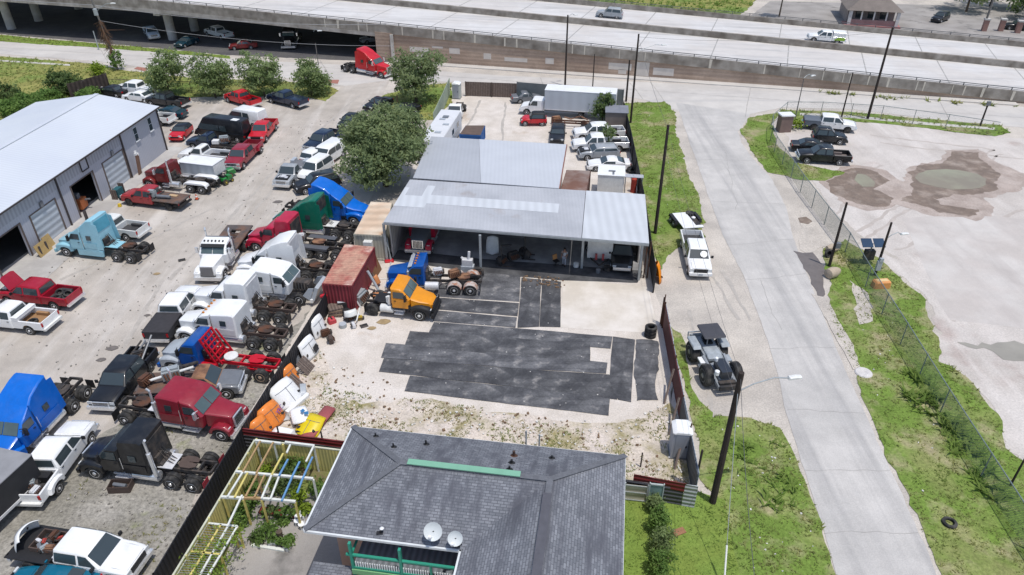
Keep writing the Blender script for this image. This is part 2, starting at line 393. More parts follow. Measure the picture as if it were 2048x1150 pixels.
# ---------------------------------------------------------------- cars
def car(label, fw, rw, side, col, style='sedan', wb=None, heading=None, roofmat=None, group=None, cat=None, name=None, hood='closed', r=None, sunroof=False, high=None):
    S = dict(sedan=(.9, .3, .95, .9, 1.45, .88, 1.05, .33), coupe=(.91, .3, .94, .88, 1.38, .9, 1.0, .34), hatch=(.86, .32, .98, .95, 1.48, .72, .62, .32),
             suv=(.95, .38, 1.1, 1.08, 1.76, .9, .95, .38), jeep=(.82, .42, 1.02, 1.0, 1.66, .55, .6, .36), van=(1.0, .4, 1.2, 1.15, 2.75, .85, 1.05, .38))[style]
    hw, sill, belt, zh, roof, fo, ro, rr = S; r = r or rr; roof = high or roof
    c, rz, wb = place(fw, rw, side, hw * 2 - .12, 2.0, 5.6, wb, heading)
    root = thing(name or {'suv': 'sport_utility_vehicle', 'jeep': 'small_off_roader', 'hatch': 'hatchback_car', 'van': 'cargo_van', 'coupe': 'coupe_car'}.get(style, 'sedan_car'), label, cat or {'van': 'van', 'suv': 'SUV'}.get(style, 'car'), c, rz, group)
    xf, xr = wb / 2, -wb / 2; nose, tail = xf + fo, xr - ro; ra = r + .07
    f = lambda x, z: hw - max(0, z - belt) * (.3 if style != 'van' else .1) - max(0, x - xf - .3) * .12 - max(0, xr - .3 - x) * .1
    if style == 'sedan': xw, xt, rt, rb, tz = xf - .45, xf - 1.2, xr + .45, xr - .3, 1.0
    elif style == 'coupe': xw, xt, rt, rb, tz = xf - .55, xf - 1.35, xr + .6, xr - .45, 1.0
    elif style in ('suv', 'hatch'): xw, xt, rt, rb, tz = xf - .5, xf - 1.15, tail + .5, tail + .12, belt
    elif style == 'jeep': xw, xt, rt, rb, tz = xf - .55, xf - .95, tail + .3, tail + .1, belt
    else: xw, xt, rt, rb, tz = xf + .25, xf - .85, tail + .12, tail + .03, belt
    b = MB()
    b.prism([(nose - .05, sill)] + arch(xf, r, ra, sill + .02) + arch(xr, r, ra, sill + .02) + [(tail + .05, sill + .05), (tail, .7), (tail + .05, tz - .04), (rb, tz + .01), (xw, belt), (xf, zh + .02), (nose - .25, zh - .12), (nose, .62)], f, .12)
    b.build('body', col, root)
    k = MB(); k.prism([(xw, belt - .03), (xt, roof - .08), (xt - .25, roof), (rt + .15, roof), (rt, roof - .06), (rb, tz - .02)], f, .12); k.build('roof', roofmat or col, root)
    def sl(t, a0, z0, a1, z1): return (lerp(a0, a1, t), lerp(z0, z1, t))
    (x0, z0), (x1, z1) = sl(.1, xw, belt, xt, roof - .08), sl(.92, xw, belt, xt, roof - .08)
    w0, w1 = f(x0, z0) - .1, f(x1, z1) - .12
    glass_quad(root, 'windshield', [(x0, -w0, z0), (x0, w0, z0), (x1, w1, z1), (x1, -w1, z1)], off=.02)
    (x0, z0), (x1, z1) = sl(.12, rb, tz, rt, roof - .06), sl(.85, rb, tz, rt, roof - .06)
    if style != 'van': glass_quad(root, 'rear_window', [(x0, -w0, z0), (x0, w0, z0), (x1, w1, z1), (x1, -w1, z1)], off=.02)
    zt = roof - .16; bz = belt + .06
    span = [xw - .18, (xw + rt) / 2, rt - .12 if style in ('suv', 'hatch', 'van', 'jeep') else rt - .1]
    if style in ('coupe', 'jeep'): span = [xw - .18, rt + .1]
    zv = min(zt, 1.95)
    for sg in (-1, 1):
        for i in range(len(span) - 1):
            a, e = span[i] - .02, span[i + 1] + .02
            if style == 'van' and i == 1: e = a - 1.0
            d = MB(); d.b2(a, e, sg * (f(a, .8) - .03), sg * (f(a, .8) + .007), sill + .12, belt - .02); do = d.build('door', col, root, 0)
            sh = (xw - xt) * (zv - bz) / (roof - belt)
            pts = [(a, bz), (a - sh, zv), (e + .04, zv), (e + .04, bz)] if i == 0 else [(a - .05, bz), (a - .05, zv), (e + .1, zv - .02), (e - .05, bz)]
            pane_side(root, sg, pts, f, parent=do)
    if hood == 'closed' and style != 'van':
        h = MB(); h.slab([Vector(p) for p in ((nose - .28, -.55, zh - .1), (nose - .28, .55, zh - .1), (xf, .68, zh + .03), (xw + .08, .7, belt + .005), (xw + .08, -.7, belt + .005), (xf, -.68, zh + .03))], .012); h.build('hood', col, root, 40)
    elif hood == 'off':
        e = MB(); e.b2(xw + .05, nose - .2, -.62, .62, .6, zh + .06); e.build('engine_bay', PLAST, root, 0)
        e = MB(); e.box((xf, .1, zh + .05), (.5, .5, .16)); e.tube((xf - .3, -.3, zh + .08), (xf + .4, -.4, zh + .05), .06); e.build('engine', ALU, root, 0)
    g = MB(); g.box((nose - .04, 0, .66), (.08, 1.0, .18)); g.build('grille', PLAST, root, 0)
    lights(root, nose - .14, hw - .3, .76, .3, .14, 'headlight', LAMPG, .12)
    lights(root, tail + .03, hw - .24, .84, .26, .18, 'tail_light', REDLENS, .08)
    for x, nm in ((nose - .02, 'front_bumper'), (tail + .02, 'rear_bumper')):
        m = MB(); m.box((x, 0, .46), (.14, hw * 1.72, .2)); m.build(nm, PLAST if style in ('jeep', 'van') else col, root, 0)
    mirrors(root, xw - .25, hw, belt + .08, PLAST if style in ('jeep', 'van') else col, .8)
    for x in (xf, xr):
        for sg in (-1, 1): wheel(root, x, sg * (hw - .13), r, .22)
    if sunroof:
        m = MB(); m.box((xt - .6, 0, roof + .008), (.6, .8, .02)); m.build('sunroof', GLASS, root, 0)
    return root, dict(nose=nose, tail=tail, xw=xw, roof=roof, xf=xf, xr=xr)

# ---------------------------------------------------------------- tractor units
def semi(label, fw, rw, side, col, style='aero', hoodstyle='aero', hoodcol=None, lowcol=None, axles=2, rim=ALU, tank=CHROME, frame=DARK, fifth=RUST, stacks=0, top=None,
         deck=None, wb=None, heading=None, sl=1.9, rearfender=None, skirt=False, hood='closed', grille=CHROME, group=None, roofcol=None, visor=False, lamps=0, backmat=None, bumper=None,
         drive_r=.51, fenders=None, deckz=1.1, rearrim=None, lo=3.6, hi=5.8, cat='tractor unit', rack=None, nofifth=False, dual=True, fsheet=False):
    c, rz, wb = place(fw, rw, side, 2.35, lo, hi, wb, heading)
    root = thing('tractor_unit', label, cat, c, rz, group)
    xf, xd = wb / 2, -wb / 2; R = .51
    long_ = hoodstyle == 'long'
    xb = xf + (.75 if long_ else 1.05); xh = xf - (1.05 if long_ else .75)
    day = style == 'day'
    xc = xh - (1.45 if day else 1.35); xr = xc if day else max(xd + .62, xc - sl)
    axl = [xd - 1.33 * i for i in range(axles)]; xe = axl[-1] - (.85 if axles > 1 else .6)
    hwf = lambda x, z: 1.2 - max(0, z - 1.9) * .085
    hc = hoodcol or col; bm_ = bumper or (CHROME if long_ else (lowcol or col)); lc = lowcol or col
    # frame rails, cross members, axles
    m = MB()
    for sg in (-1, 1):
        m.b2(xe, xb - .35, sg * .37, sg * .47, .82, 1.06)
        for a in axl: m.b2(a - .62, a + .62, sg * .49, sg * .58, .62, .74)
    for x in [lerp(xe, xr, q / 4) for q in range(5)]: m.b2(x - .06, x + .06, -.4, .4, .86, 1.02)
    m.build('frame', frame, root, 0)
    m = MB()
    for a in axl: m.tube((a, -.8, .5), (a, .8, .5), .1); m.lathe([(-.2, .1), (-.1, .26), (.1, .26), (.2, .1)], (a, 0, .52), 'y', 12)
    m.tube((xf, -.95, .5), (xf, .95, .5), .07); m.build('axle', DARK, root)
    for sg in (-1, 1):
        wheel(root, xf, sg * 1.03, R, .3, rim)
        for a in axl:
            if dual: wheel(root, a, sg * .93, drive_r, .6, rearrim or rim, dual=True)
            else: wheel(root, a, sg * .98, drive_r, .42, rearrim or rim)
        m = MB(); m.box((xe + .05, sg * .93, .62), (.025, .6, .7)); m.build('mudflap', PLAST, root, 0)
    # fifth wheel with its throat
    if not nofifth:
        m = MB(); x0 = xd - (.62 if axles > 1 else .1)
        pl = [(-.62, -.32), (-.62, -.06), (-.08, -.03), (-.08, .03), (-.62, .06), (-.62, .32), (-.3, .46), (.25, .46), (.5, .25), (.5, -.25), (.25, -.46), (-.3, -.46)]
        m.slab([Vector((x0 + a, b, 1.2)) for a, b in pl], .05); m.b2(x0 - .3, x0 + .3, -.42, .42, 1.04, 1.2); m.build('fifth_wheel', fifth, root, 0)
    # hood and fenders
    if hood == 'closed':
        m = MB()
        if long_:
            m.prism([(xb - .12, .8), (xb - .12, 1.66), (xb - .3, 1.74), (xh, 1.96), (xh, .9)], lambda x, z: lerp(.62, .88, min(1, max(0, (xb - x) / (xb - xh)))), .1)
        else:
            m.prism([(xb - .05, .85), (xb - .06, 1.3), (xb - .35, 1.52), (xf, 1.68), (xh, 1.98), (xh, .9)], lambda x, z: lerp(.66, 1.1, min(1, max(0, (xb - x) / (xb - xh))) ** .8) - max(0, z - 1.4) * .12, .16)
        m.build('hood', hc, root)
    fc = fenders or hc
    if hood != 'gone':
        for sg in (-1, 1):
            m = MB(); ra = .6
            if long_:
                pr = [(xf + .78, .62), (xf + .7, 1.0), (xf + .35, 1.25), (xf - .2, 1.28), (xf - .6, 1.05), (xf - .85, .66), (xf - .72, .62)] + arch(xf, .5, ra, .62, rev=True) + [(xf + .62, .62)]
                m.prism(pr, .27, .1, sg * .93)
            else:
                pr = [(xb - .1, .6), (xb - .08, 1.0), (xb - .3, 1.22), (xf + .2, 1.38), (xf - .3, 1.36), (xh - .02, 1.2), (xh - .02, .66)] + arch(xf, .5, ra, .62, rev=True) + [(xf + .66, .6)]
                m.prism(pr, .3, .14, sg * .9)
            if hood == 'closed': m.build('fender', fc, root)
        if hood == 'closed':
            g = MB(); g.box((xb - .05, 0, 1.2 if long_ else 1.05), (.1, 1.0 if long_ else .95, .82 if long_ else .55)); g.build('grille', grille, root, 0)
            if grille is CHROME:
                g = MB()
                for q in range(7): g.box((xb + .005, -.36 + q * .12, 1.2 if long_ else 1.05), (.02, .07, .7 if long_ else .45))
                g.build('grille_bars', PLAST, root, 0)
            lights(root, xb - (.2 if long_ else .16), .93, 1.0 if long_ else .98, .24, .2, 'headlight', LAMPG, .14)
    if hood == 'open':
        m = MB(); m.slab([Vector((xb - .1, -1.05, .6)), Vector((xb - .1, 1.05, .6)), Vector((xb + .35, .9, 1.75)), Vector((xb + .35, -.9, 1.75))], Vector((.3, 0, -.1))); m.build('hood', hc, root, 0)
        for sg in (-1, 1):
            m = MB(); m.slab([Vector((xb - .15, sg * 1.02, .55)), Vector((xb - .75, sg * .95, .9)), Vector((xb - .2, sg * .9, 1.6)), Vector((xb + .3, sg * .95, 1.7))], Vector((0, sg * .06, 0))); m.build('fender', hc, root, 0)
        m = MB(); m.box((xf - .1, 0, 1.35), (1.3, .7, .7)); m.lathe([(-.5, .2), (.5, .2)], (xf, .45, 1.45), 'x', 12); m.box((xf + .6, 0, 1.2), (.15, .9, .9))
        for q in range(5): m.tube((xf - .5 + q * .25, -.3, 1.7), (xf - .4 + q * .25, -.55, 1.2), .06)
        m.build('engine', DARK, root)
    g = MB(); g.box((xb + .02, 0, .55), (.2, 2.36, .3)); g.build('front_bumper', bm_, root, 0)
    # cab
    z1 = {'aero': 3.15, 'flat': 2.86, 'step': 2.74, 'day': 2.78}[style]
    m = MB(); m.prism([(xh - .02, 1.0), (xh + .1, 1.9), (xh - .5, 2.62), (xh - .72, 2.74), (xc, z1), (xc, 1.0)], hwf, .1); m.build('cab', roofcol or col, root)
    if lowcol is not None:
        m = MB(); m.b2(xc + .02, xh + .04, -1.205, 1.205, .98, 1.42); m.build('cab_skirt', lowcol, root, 0)
    for s0, s1 in ((-.98, -.03), (.03, .98)):
        glass_quad(root, 'windshield', [(xh + .06, s0, 1.98), (xh + .06, s1, 1.98), (xh - .44, s1 * .96, 2.56), (xh - .44, s0 * .96, 2.56)], GLASSB, .03)
    for sg in (-1, 1):
        d = MB(); d.b2(xc + .1, xh - .06, sg * 1.17, sg * 1.208, 1.1, 1.9); do = d.build('door', col, root, 0)
        pane_side(root, sg, [(xh - .1, 1.98), (xh - .42, 2.5), (xc + .22, 2.5), (xc + .22, 1.98)], hwf, parent=do)
        s = MB(); s.box((xc + .35, sg * 1.23, 1.72), (.16, .04, .05)); s.build('handle', PLAST, do, 0)
        s = MB(); s.box((xh - .2, sg * 1.42, 2.15), (.14, .22, .5)); s.tube((xh - .1, sg * 1.15, 2.4), (xh - .2, sg * 1.42, 2.42), .025); s.tube((xh - .1, sg * 1.15, 1.85), (xh - .2, sg * 1.42, 1.9), .025); s.build('mirror', CHROME if long_ else PLAST, root, 0)
    if not day:
        zt = {'aero': 3.9, 'flat': 2.98, 'step': 3.5}[style]
        if style == 'aero': pr = [(xc, 1.0), (xc, 3.15), (xc - .45, 3.5), (xr + .65, 3.84), (xr + .15, 3.93), (xr, 3.9), (xr, 1.0)]
        elif style == 'flat': pr = [(xc, 1.0), (xc, 2.86), (xr + .5, 2.98), (xr + .12, 2.95), (xr, 2.85), (xr, 1.0)]
        else: pr = [(xc, 1.0), (xc - .02, 3.1), (xc - .2, 3.42), (xr + .3, 3.52), (xr, 3.42), (xr, 1.0)]
        m = MB(); m.prism(pr, hwf, .1); m.build('sleeper', top or col, root, 26)
        for sg in (-1, 1):
            m = MB(); m.slab([Vector((x, sg * (hwf(0, z) + .002), z)) for x, z in ((xc + .02, 1.05), (xc - .02, 1.05), (xc - .02, 2.72), (xc + .02, 2.72))], (0, sg * .008, 0)); m.build('cab_seam', PLAST, root, 0)
            m = MB(); m.slab([Vector((x, sg * (hwf(0, z) + .002), z)) for x, z in ((xc - .1, 1.2), (xr + .15, 1.2), (xr + .15, 1.72), (xc - .1, 1.72))], (0, sg * .012, 0)); m.build('locker_door', col, root, 0)
            m = MB(); m.tube((xc - .08, sg * 1.23, 1.35), (xc - .08, sg * 1.2, 2.2), .018, None, 6); m.build('grab_handle', CHROME, root)
        xm = (xc + xr) / 2
        for sg in (-1, 1):
            pane_side(root, sg, [(xm + .24, 2.0), (xm + .24, 2.42), (xm - .22, 2.42), (xm - .22, 2.0)], hwf, 'sleeper_window')
        if style == 'aero':
            for sg in (-1, 1):
                m = MB(); m.slab([Vector((xr + .1, sg * 1.185, 1.1)), Vector((xr + .1, sg * 1.055, 3.58)), Vector((xr - .3, sg * 1.045, 3.5)), Vector((xr - .42, sg * 1.17, 1.1))], Vector((0, -sg * .03, 0))); m.build('side_fairing', col, root, 0)
            m = MB(); m.slab([Vector((xr - .004, -.92, 2.6)), Vector((xr - .004, .92, 2.6)), Vector((xr - .004, .85, 3.7)), Vector((xr - .004, -.85, 3.7))], Vector((-.03, 0, 0))); m.build('fairing_back', backmat or DARK, root, 0)  # default dark slab paints the shade of the fairing's open hollow
        if style == 'step':
            for sg in (-1, 1): glass_quad(root, 'upper_window', [(xc + .002, sg * .2, 2.85), (xc + .002, sg * .9, 2.85), (xc - .03, sg * .86, 3.2), (xc - .03, sg * .2, 3.2)], GLASS, .02)
            m = MB(); m.box((xr - .02, 0, 2.4), (.06, 1.7, 1.5)); m.build('rear_panel', backmat or ALU, root, 0)
    # back of cab equipment
    m = MB(); m.box((xr - .1, .2, 1.5), (.18, .7, .7)); m.lathe([(-.5, .13), (.5, .13)], (xr - .25, 0, 1.22), 'y', 12)
    for q in range(3): m.path([(xr - .05, -.3 + q * .18, 2.0), (xr - .45, -.28 + q * .2, 1.35), (xr - .9, -.2 + q * .2, 1.12)], .028, 5)
    m.build('air_lines', DARK, root)
    if deck is not None:
        m = MB(); m.b2(xd + .1, min(xr - .08, xd + 2.2), -.6, .6, deckz, deckz + .05); m.build('deck_plate', deck, root, 0)
    # tanks, steps, skirts
    for sg in (-1, 1):
        x1 = xh - .55; x0 = max(xd + .68, xr - (1.1 if day else .3))
        if skirt:
            m = MB(); m.prism([(x1, .42), (x1, .98), (x0, .98), (x0 + .1, .42)], .09, .03, sg * 1.11); m.build('side_skirt', lc, root, 0)
            m = MB(); m.box((xh - .9, sg * 1.12, .7), (.5, .14, .1)); m.build('step', ALU, root, 0)
        else:
            xm = lerp(x1, x0, .42)
            m = MB(); m.lathe([(x0, .02), (x0 + .02, .3), (x0 + .05, .33), (xm - .05, .33), (xm - .02, .3), (xm, .02)], (0, sg * .86, .72), 'x', 16); m.build('fuel_tank', tank, root)
            m = MB(); m.b2(xm + .06, x1, sg * .78, sg * 1.14, .4, .46); m.b2(xm + .06, x1, sg * .78, sg * 1.12, .72, .8); m.b2(xm + .06, x1, sg * .56, sg * .78, .42, .95); m.build('step', ALU, root, 0)
    for k in range(stacks):
        sg = (1, -1)[k]; hgt = 3.3 if style in ('day', 'flat') else 3.6
        m = MB(); m.tube((xr - .22, sg * 1.02, .9), (xr - .22, sg * 1.02, hgt - .9), .13, .13, 12); m.tube((xr - .22, sg * 1.02, hgt - .9), (xr - .22, sg * 1.02, hgt), .075, .075, 10); m.tube((xr - .22, sg * 1.02, hgt), (xr - .36, sg * 1.06, hgt + .2), .075, .075, 10); m.build('exhaust_stack', CHROME, root)
    if visor:
        m = MB(); m.slab([Vector((xh - .46, -1.02, 2.62)), Vector((xh - .46, 1.02, 2.62)), Vector((xh - .1, .98, 2.5)), Vector((xh - .1, -.98, 2.5))], .025); m.build('sun_visor', CHROME if visor == 1 else PLAST, root, 0)
    for q in range(lamps):
        m = MB(); yy = lerp(-.8, .8, q / max(1, lamps - 1)); m.box((xh - .72, yy, 2.8), (.16, .1, .09)); m.build('roof_lamp', AMBER if lamps < 6 else PLAST, root, 0)
    if rearfender is not None:
        for sg in ((-1, 1) if not fsheet else ()):
            m = MB()
            for a in axl:
                pr = []
                for q in range(9):
                    t = lerp(RAD(15), RAD(165), q / 8); pr.append((a + .62 * math.cos(t), .5 + .62 * math.sin(t)))
                m.prism(pr + [(x * .97 + a * .03, z - .05) for x, z in pr[::-1]], .32, .03, sg * .93)
            m.build('rear_fender', rearfender, root)
        if fsheet:
            for sg in (-1, 1):
                m = MB(); a, e = axl[0] + .75, axl[-1] - .75; m.prism([(a, .75), (a - .15, 1.1), (a - .5, 1.25), (e + .5, 1.25), (e + .15, 1.1), (e, .75), (e + .1, .75), (e + .25, 1.05), (a - .25, 1.05), (a - .1, .75)], .34, .04, sg * .9); m.build('rear_fender', rearfender, root)
    return root, dict(xf=xf, xd=xd, xb=xb, xh=xh, xc=xc, xr=xr, xe=xe, axl=axl)

def boxtruck(label, cw, boxdims, col, boxmat, topmat, fw, rw, side, wb=None, heading=None, name='box_truck', cat='box truck'):
    # cab-over chassis with a van body: boxdims = (x front, x back, width, z0, z1)
    c, rz, wb = place(fw, rw, side, 2.1, 3.0, 9, wb, heading)
    root = thing(name, label, cat, c, rz); xf, xr = wb / 2, -wb / 2
    x0, x1, w, z0, z1 = boxdims
    m = MB(); m.b2(x1 + .1, xf + .6, -.42, .42, .62, .85); m.build('frame', DARK, root, 0)
    nose = xf + .95
    f = lambda x, z: 1.0 - max(0, z - 1.3) * .12
    m = MB(); m.prism([(nose, .5)] + arch(xf, .42, .52, .5) + [(x0 + .12, .5), (x0 + .12, 2.1), (xf - 1.0, 2.15), (xf - .75, 2.08), (xf - .1, 1.32), (nose - .2, 1.15), (nose, .95)], f, .1); m.build('cab', col, root)
    glass_quad(root, 'windshield', [(xf - .2, -.84, 1.42), (xf - .2, .84, 1.42), (xf - .7, .78, 2.0), (xf - .7, -.78, 2.0)], GLASSB, .04)
    for sg in (-1, 1):
        d = MB(); d.b2(xf - 1.45, xf - .55, sg * .97, sg * 1.008, .62, 1.3); do = d.build('door', col, root, 0)
        pane_side(root, sg, [(xf - .45, 1.4), (xf - .8, 1.95), (xf - 1.4, 1.95), (xf - 1.4, 1.4)], f, parent=do)
    m = MB(); m.box((nose, 0, .82), (.06, 1.1, .28)); m.build('grille', PLAST, root, 0)
    lights(root, nose - .03, .8, .85, .26, .2, 'headlight', LAMPG); mirrors(root, xf - .4, 1.0, 1.6, PLAST, 1.3)
    m = MB(); m.box((nose + .05, 0, .55), (.18, 1.95, .22)); m.build('front_bumper', CHROME, root, 0)
    m = MB(); m.b2(x0, x1, -w / 2, w / 2, z0, z1); m.build('box_body', boxmat, root, 0)
    m = MB(); m.b2(x0 + .02, x1 - .02, -w / 2 - .02, w / 2 + .02, z1 + .002, z1 + .06); m.build('box_roof', topmat, root, 0)
    for sg in (-1, 1):
        m = MB(); m.b2(x0 + .03, x1 - .03, sg * (w / 2 + .004), sg * (w / 2 + .03), z0 - .02, z0 + .1); m.build('side_rail', ALU, root, 0)
        wheel(root, xf, sg * .9, .42, .28); wheel(root, xr, sg * .85, .42, .52, dual=True)
    m = MB(); m.b2(x1 - .03, x1 - .005, -w / 2 + .1, w / 2 - .1, z0 + .1, z1 - .1); m.build('rear_door', ALU, root, 0)
    return root
# ---------------------------------------------------------------- ground
def ragged(pts, jag, step, seed):
    out = []; n = len(pts)
    for i in range(n):
        a, b = pts[i], pts[(i + 1) % n]; L = (b - a).length; k = max(1, min(160, int(L / step)))
        d = (b - a).normalized() if L > 0 else Vector((1, 0, 0)); nn = Vector((-d.y, d.x, 0))
        for q in range(k):
            p = a + (b - a) * (q / k)
            j = noise.noise(Vector((p.x * .35, p.y * .35, seed))) * 1.5 + noise.noise(Vector((p.x * 1.6, p.y * 1.6, seed + 9)))
            if q > 0 or jag > .3: p = p + nn * (j * jag)
            out.append(p)
    return out
SEED = [1.0]
def sheet(name, px, z, mat, jag=.3, step=.6, world=False, kind='structure'):
    pts = [Vector((p[0], p[1], 0)) for p in px] if world else [G(*p) for p in px]
    for p in pts: p.z = 0
    SEED[0] += 3.7; z += .00012 * SEED[0]
    if jag: pts = ragged(pts, jag, step, SEED[0])
    m = MB(); m.poly([(p.x, p.y, z) for p in pts]); o = m.build(name, mat, None, 0)
    o['kind'] = kind
    for p in o.data.polygons:
        if p.normal.z < 0: o.data.flip_normals(); break
    return o, pts

GRAVEL = M('yard_gravel', (.47, .425, .375), rough=.95, var=.2, scale=.5, col2=(.39, .35, .305), mixs=.12, lo=.4, hi=.65, speck=.14, sscale=14, bump=.5,
           streak=((.54, .5, .455), .5, .05, RAD(-25), .48, .68), stain=((.2, .18, .16), .16, .7, .8), spec=.2)
GRIT = M('dark_gravel', (.34, .32, .285), rough=.95, var=.2, scale=.7, col2=(.24, .225, .19), mixs=.25, lo=.42, hi=.6, speck=.5, sscale=4, bump=.8, spec=.2,
         stain=((.2, .22, .09), .3, .6, .72))
DIRT = M('pale_dirt', (.59, .53, .465), rough=.95, var=.14, scale=.6, col2=(.62, .565, .51), mixs=.3, speck=.2, sscale=9, bump=.5, stain=((.33, .22, .12), .2, .6, .8), spec=.2)
DIRTG = M('weedy_dirt', (.57, .5, .425), rough=.95, var=.18, scale=.8, col2=(.3, .26, .13), mixs=.35, lo=.46, hi=.62, speck=.3, sscale=6, bump=.8, stain=((.58, .51, .45), .45, .48, .62), spec=.2)
CONC = M('concrete_pad', (.6, .54, .46), rough=.9, var=.12, scale=.5, col2=(.66, .61, .55), mixs=.25, speck=.06, stain=((.36, .32, .27), .22, .6, .85), spec=.25)
CONCG = M('grey_concrete', (.36, .335, .31), rough=.9, var=.2, scale=.6, col2=(.27, .25, .23), mixs=.3, speck=.15, stain=((.12, .115, .105), .35, .58, .78), spec=.25)
APRON = M('apron_concrete', (.5, .48, .45), rough=.9, var=.12, scale=.5, col2=(.4, .38, .36), mixs=.3, speck=.08, spec=.25)
ROADC = M('road_concrete', (.56, .53, .49), rough=.9, var=.09, scale=.6, col2=(.5, .47, .435), mixs=.12, speck=.1, streak=((.47, .45, .43), .03, .5, RAD(13), .5, .75), spec=.25)
ASPH = M('side_road', (.47, .45, .425), rough=.9, var=.12, scale=.7, col2=(.53, .505, .475), mixs=.15, speck=.14, sscale=14, streak=((.39, .375, .36), .8, .03, RAD(5.6), .46, .68), spec=.25)
SHOULD = M('caliche_shoulder', (.54, .49, .43), rough=.95, var=.14, scale=.5, col2=(.44, .4, .355), mixs=.2, speck=.25, sscale=8, bump=.5, spec=.2)
LOT = M('lot_caliche', (.56, .515, .475), rough=.92, var=.16, scale=.25, col2=(.49, .445, .405), mixs=.14, streak=((.6, .555, .515), .5, .06, RAD(-50), .5, .7), speck=.18, sscale=7, stain=((.36, .28, .25), .1, .6, .72), bump=.4, spec=.25)
LOTC = M('lot_concrete', (.56, .525, .49), rough=.9, var=.1, scale=.5, col2=(.5, .455, .42), mixs=.2, speck=.1, streak=((.47, .43, .4), .4, .05, RAD(-60), .5, .7), spec=.25)
MUD = M('wet_mud', (.2, .15, .115), rough=.6, var=.3, scale=.8, col2=(.34, .275, .225), mixs=.5, lo=.5, hi=.7, speck=.15, sscale=5, bump=.6, spec=.4)
POOL = M('puddle_water', (.27, .23, .16), rough=.12, var=.1, scale=.3, spec=.35, col2=(.3, .285, .19), mixs=.15)
GRASSG = M('grass_ground', (.15, .225, .045), rough=.95, var=.22, scale=.6, col2=(.25, .26, .1), mixs=.22, lo=.48, hi=.7, speck=.35, sscale=6, bump=.8, stain=((.36, .31, .19), .35, .5, .7), spec=.15)
LAWN = M('lawn_ground', (.17, .25, .05), rough=.95, var=.16, scale=.8, col2=(.18, .24, .05), mixs=.3, speck=.28, sscale=7, bump=.6, stain=((.27, .2, .1), .4, .68, .8), spec=.15)
FIELD = M('field_grass', (.27, .26, .085), rough=.95, var=.25, scale=.5, col2=(.17, .24, .06), mixs=.12, lo=.45, hi=.6, speck=.3, sscale=5, bump=.8, spec=.15)
UNDER = M('underpass_gravel_shade', (.1, .095, .098), rough=.95, var=.25, scale=.5, col2=(.12, .115, .11), mixs=.15, speck=.25, sscale=5, spec=.2)  # dark gravel with the overpass shade worked into its colour

struct(sheet('ground', [(-420, -60), (420, -60), (420, 520), (-420, 520)], 0, SHOULD, 0, world=True)[0])
Z = .004
yard, YARDP = sheet('gravel_yard', [(-900, 260), (-200, 215), (190, 215), (210, 190), (330, 196), (600, 192), (655, 203), (676, 182), (690, 150), (780, 160), (752, 215), (800, 245), (890, 220), (895, 420), (660, 600), (480, 862), (300, 1170), (240, 1300), (-900, 1300)], Z, GRAVEL, .15)
sheet('gravel_grit', [(500, 690), (610, 640), (640, 615), (480, 870), (300, 1170), (240, 1300), (-300, 1300), (-200, 1120), (10, 1000), (130, 930), (235, 850), (330, 760), (420, 720)], 2 * Z, GRIT, .5)
sheet('dirt_yard', [(640, 590), (800, 510), (1300, 560), (1325, 620), (1400, 980), (1240, 1010), (480, 900), (478, 862)], 2 * Z, DIRT, .1)
sheet('weedy_strip', [(560, 800), (600, 735), (640, 690), (665, 760), (640, 790), (760, 805), (860, 800), (1010, 830), (1240, 850), (1330, 800), (1345, 770), (1398, 975), (1250, 1000), (690, 905), (500, 900), (520, 860)], 3 * Z, DIRTG, .4)
sheet('concrete_pad', [(1126, 556), (1296, 575), (1318, 668), (1120, 655)], 4 * Z, CONC, .03)
sheet('top_yard', [(905, 190), (930, 192), (1035, 195), (1240, 215), (1262, 290), (1290, 400), (800, 400), (850, 270)], 2 * Z, DIRT, .2)
sheet('shop_floor', [(775, 480), (800, 440), (1290, 430), (1275, 566), (1100, 560), (960, 555), (770, 530)], 3 * Z, M('shop_floor', (.24, .24, .245), rough=.6, var=.3, scale=.6, col2=(.36, .36, .365), mixs=.4, spec=.4), .03)  # inner floor coloured lighter to offset the dark shed interior
sheet('shop_floor_front', [(765, 508), (800, 500), (960, 518), (1100, 528), (1285, 542), (1275, 566), (1100, 560), (960, 555), (770, 530)], 4 * Z, M('shop_floor_black_shade', (.05, .05, .054), rough=.7, var=.35, scale=.8, col2=(.1, .1, .103), mixs=.5, spec=.3), .04)  # dark front strip, roof shade painted in where the sun reaches the floor
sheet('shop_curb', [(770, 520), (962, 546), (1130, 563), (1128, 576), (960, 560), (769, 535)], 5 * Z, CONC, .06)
# roads
sheet('frontage_road', [(-900, 5), (-300, 57), (0, 83), (200, 96), (330, 105), (520, 122), (700, 130), (790, 136), (1000, 151), (1500, 174), (2048, 214), (2600, 260), (2600, 300), (2048, 256), (1880, 240), (1700, 218), (1565, 215), (1500, 228), (1480, 262), (1365, 225), (1290, 200), (1230, 190), (1035, 172), (930, 165), (780, 160), (690, 172), (560, 155), (420, 148), (300, 136), (200, 123), (0, 108), (-300, 84), (-900, 40)], 3 * Z, ROADC, .07)
sheet('side_road', [(1352, 205), (1395, 330), (1420, 400), (1445, 470), (1490, 560), (1538, 690), (1580, 850), (1630, 1010), (1678, 1170), (1720, 1320), (1960, 1320), (1882, 1170), (1812, 1010), (1748, 865), (1690, 740), (1650, 640), (1612, 545), (1585, 470), (1570, 410), (1545, 360), (1508, 320), (1482, 285), (1476, 262), (1500, 228)], 4 * Z, ASPH, .06)
sheet('gate_drive', [(1600, 420), (1640, 400), (1720, 470), (1800, 520), (1700, 480), (1640, 495), (1620, 510), (1600, 500)], 5 * Z, SHOULD, .2)
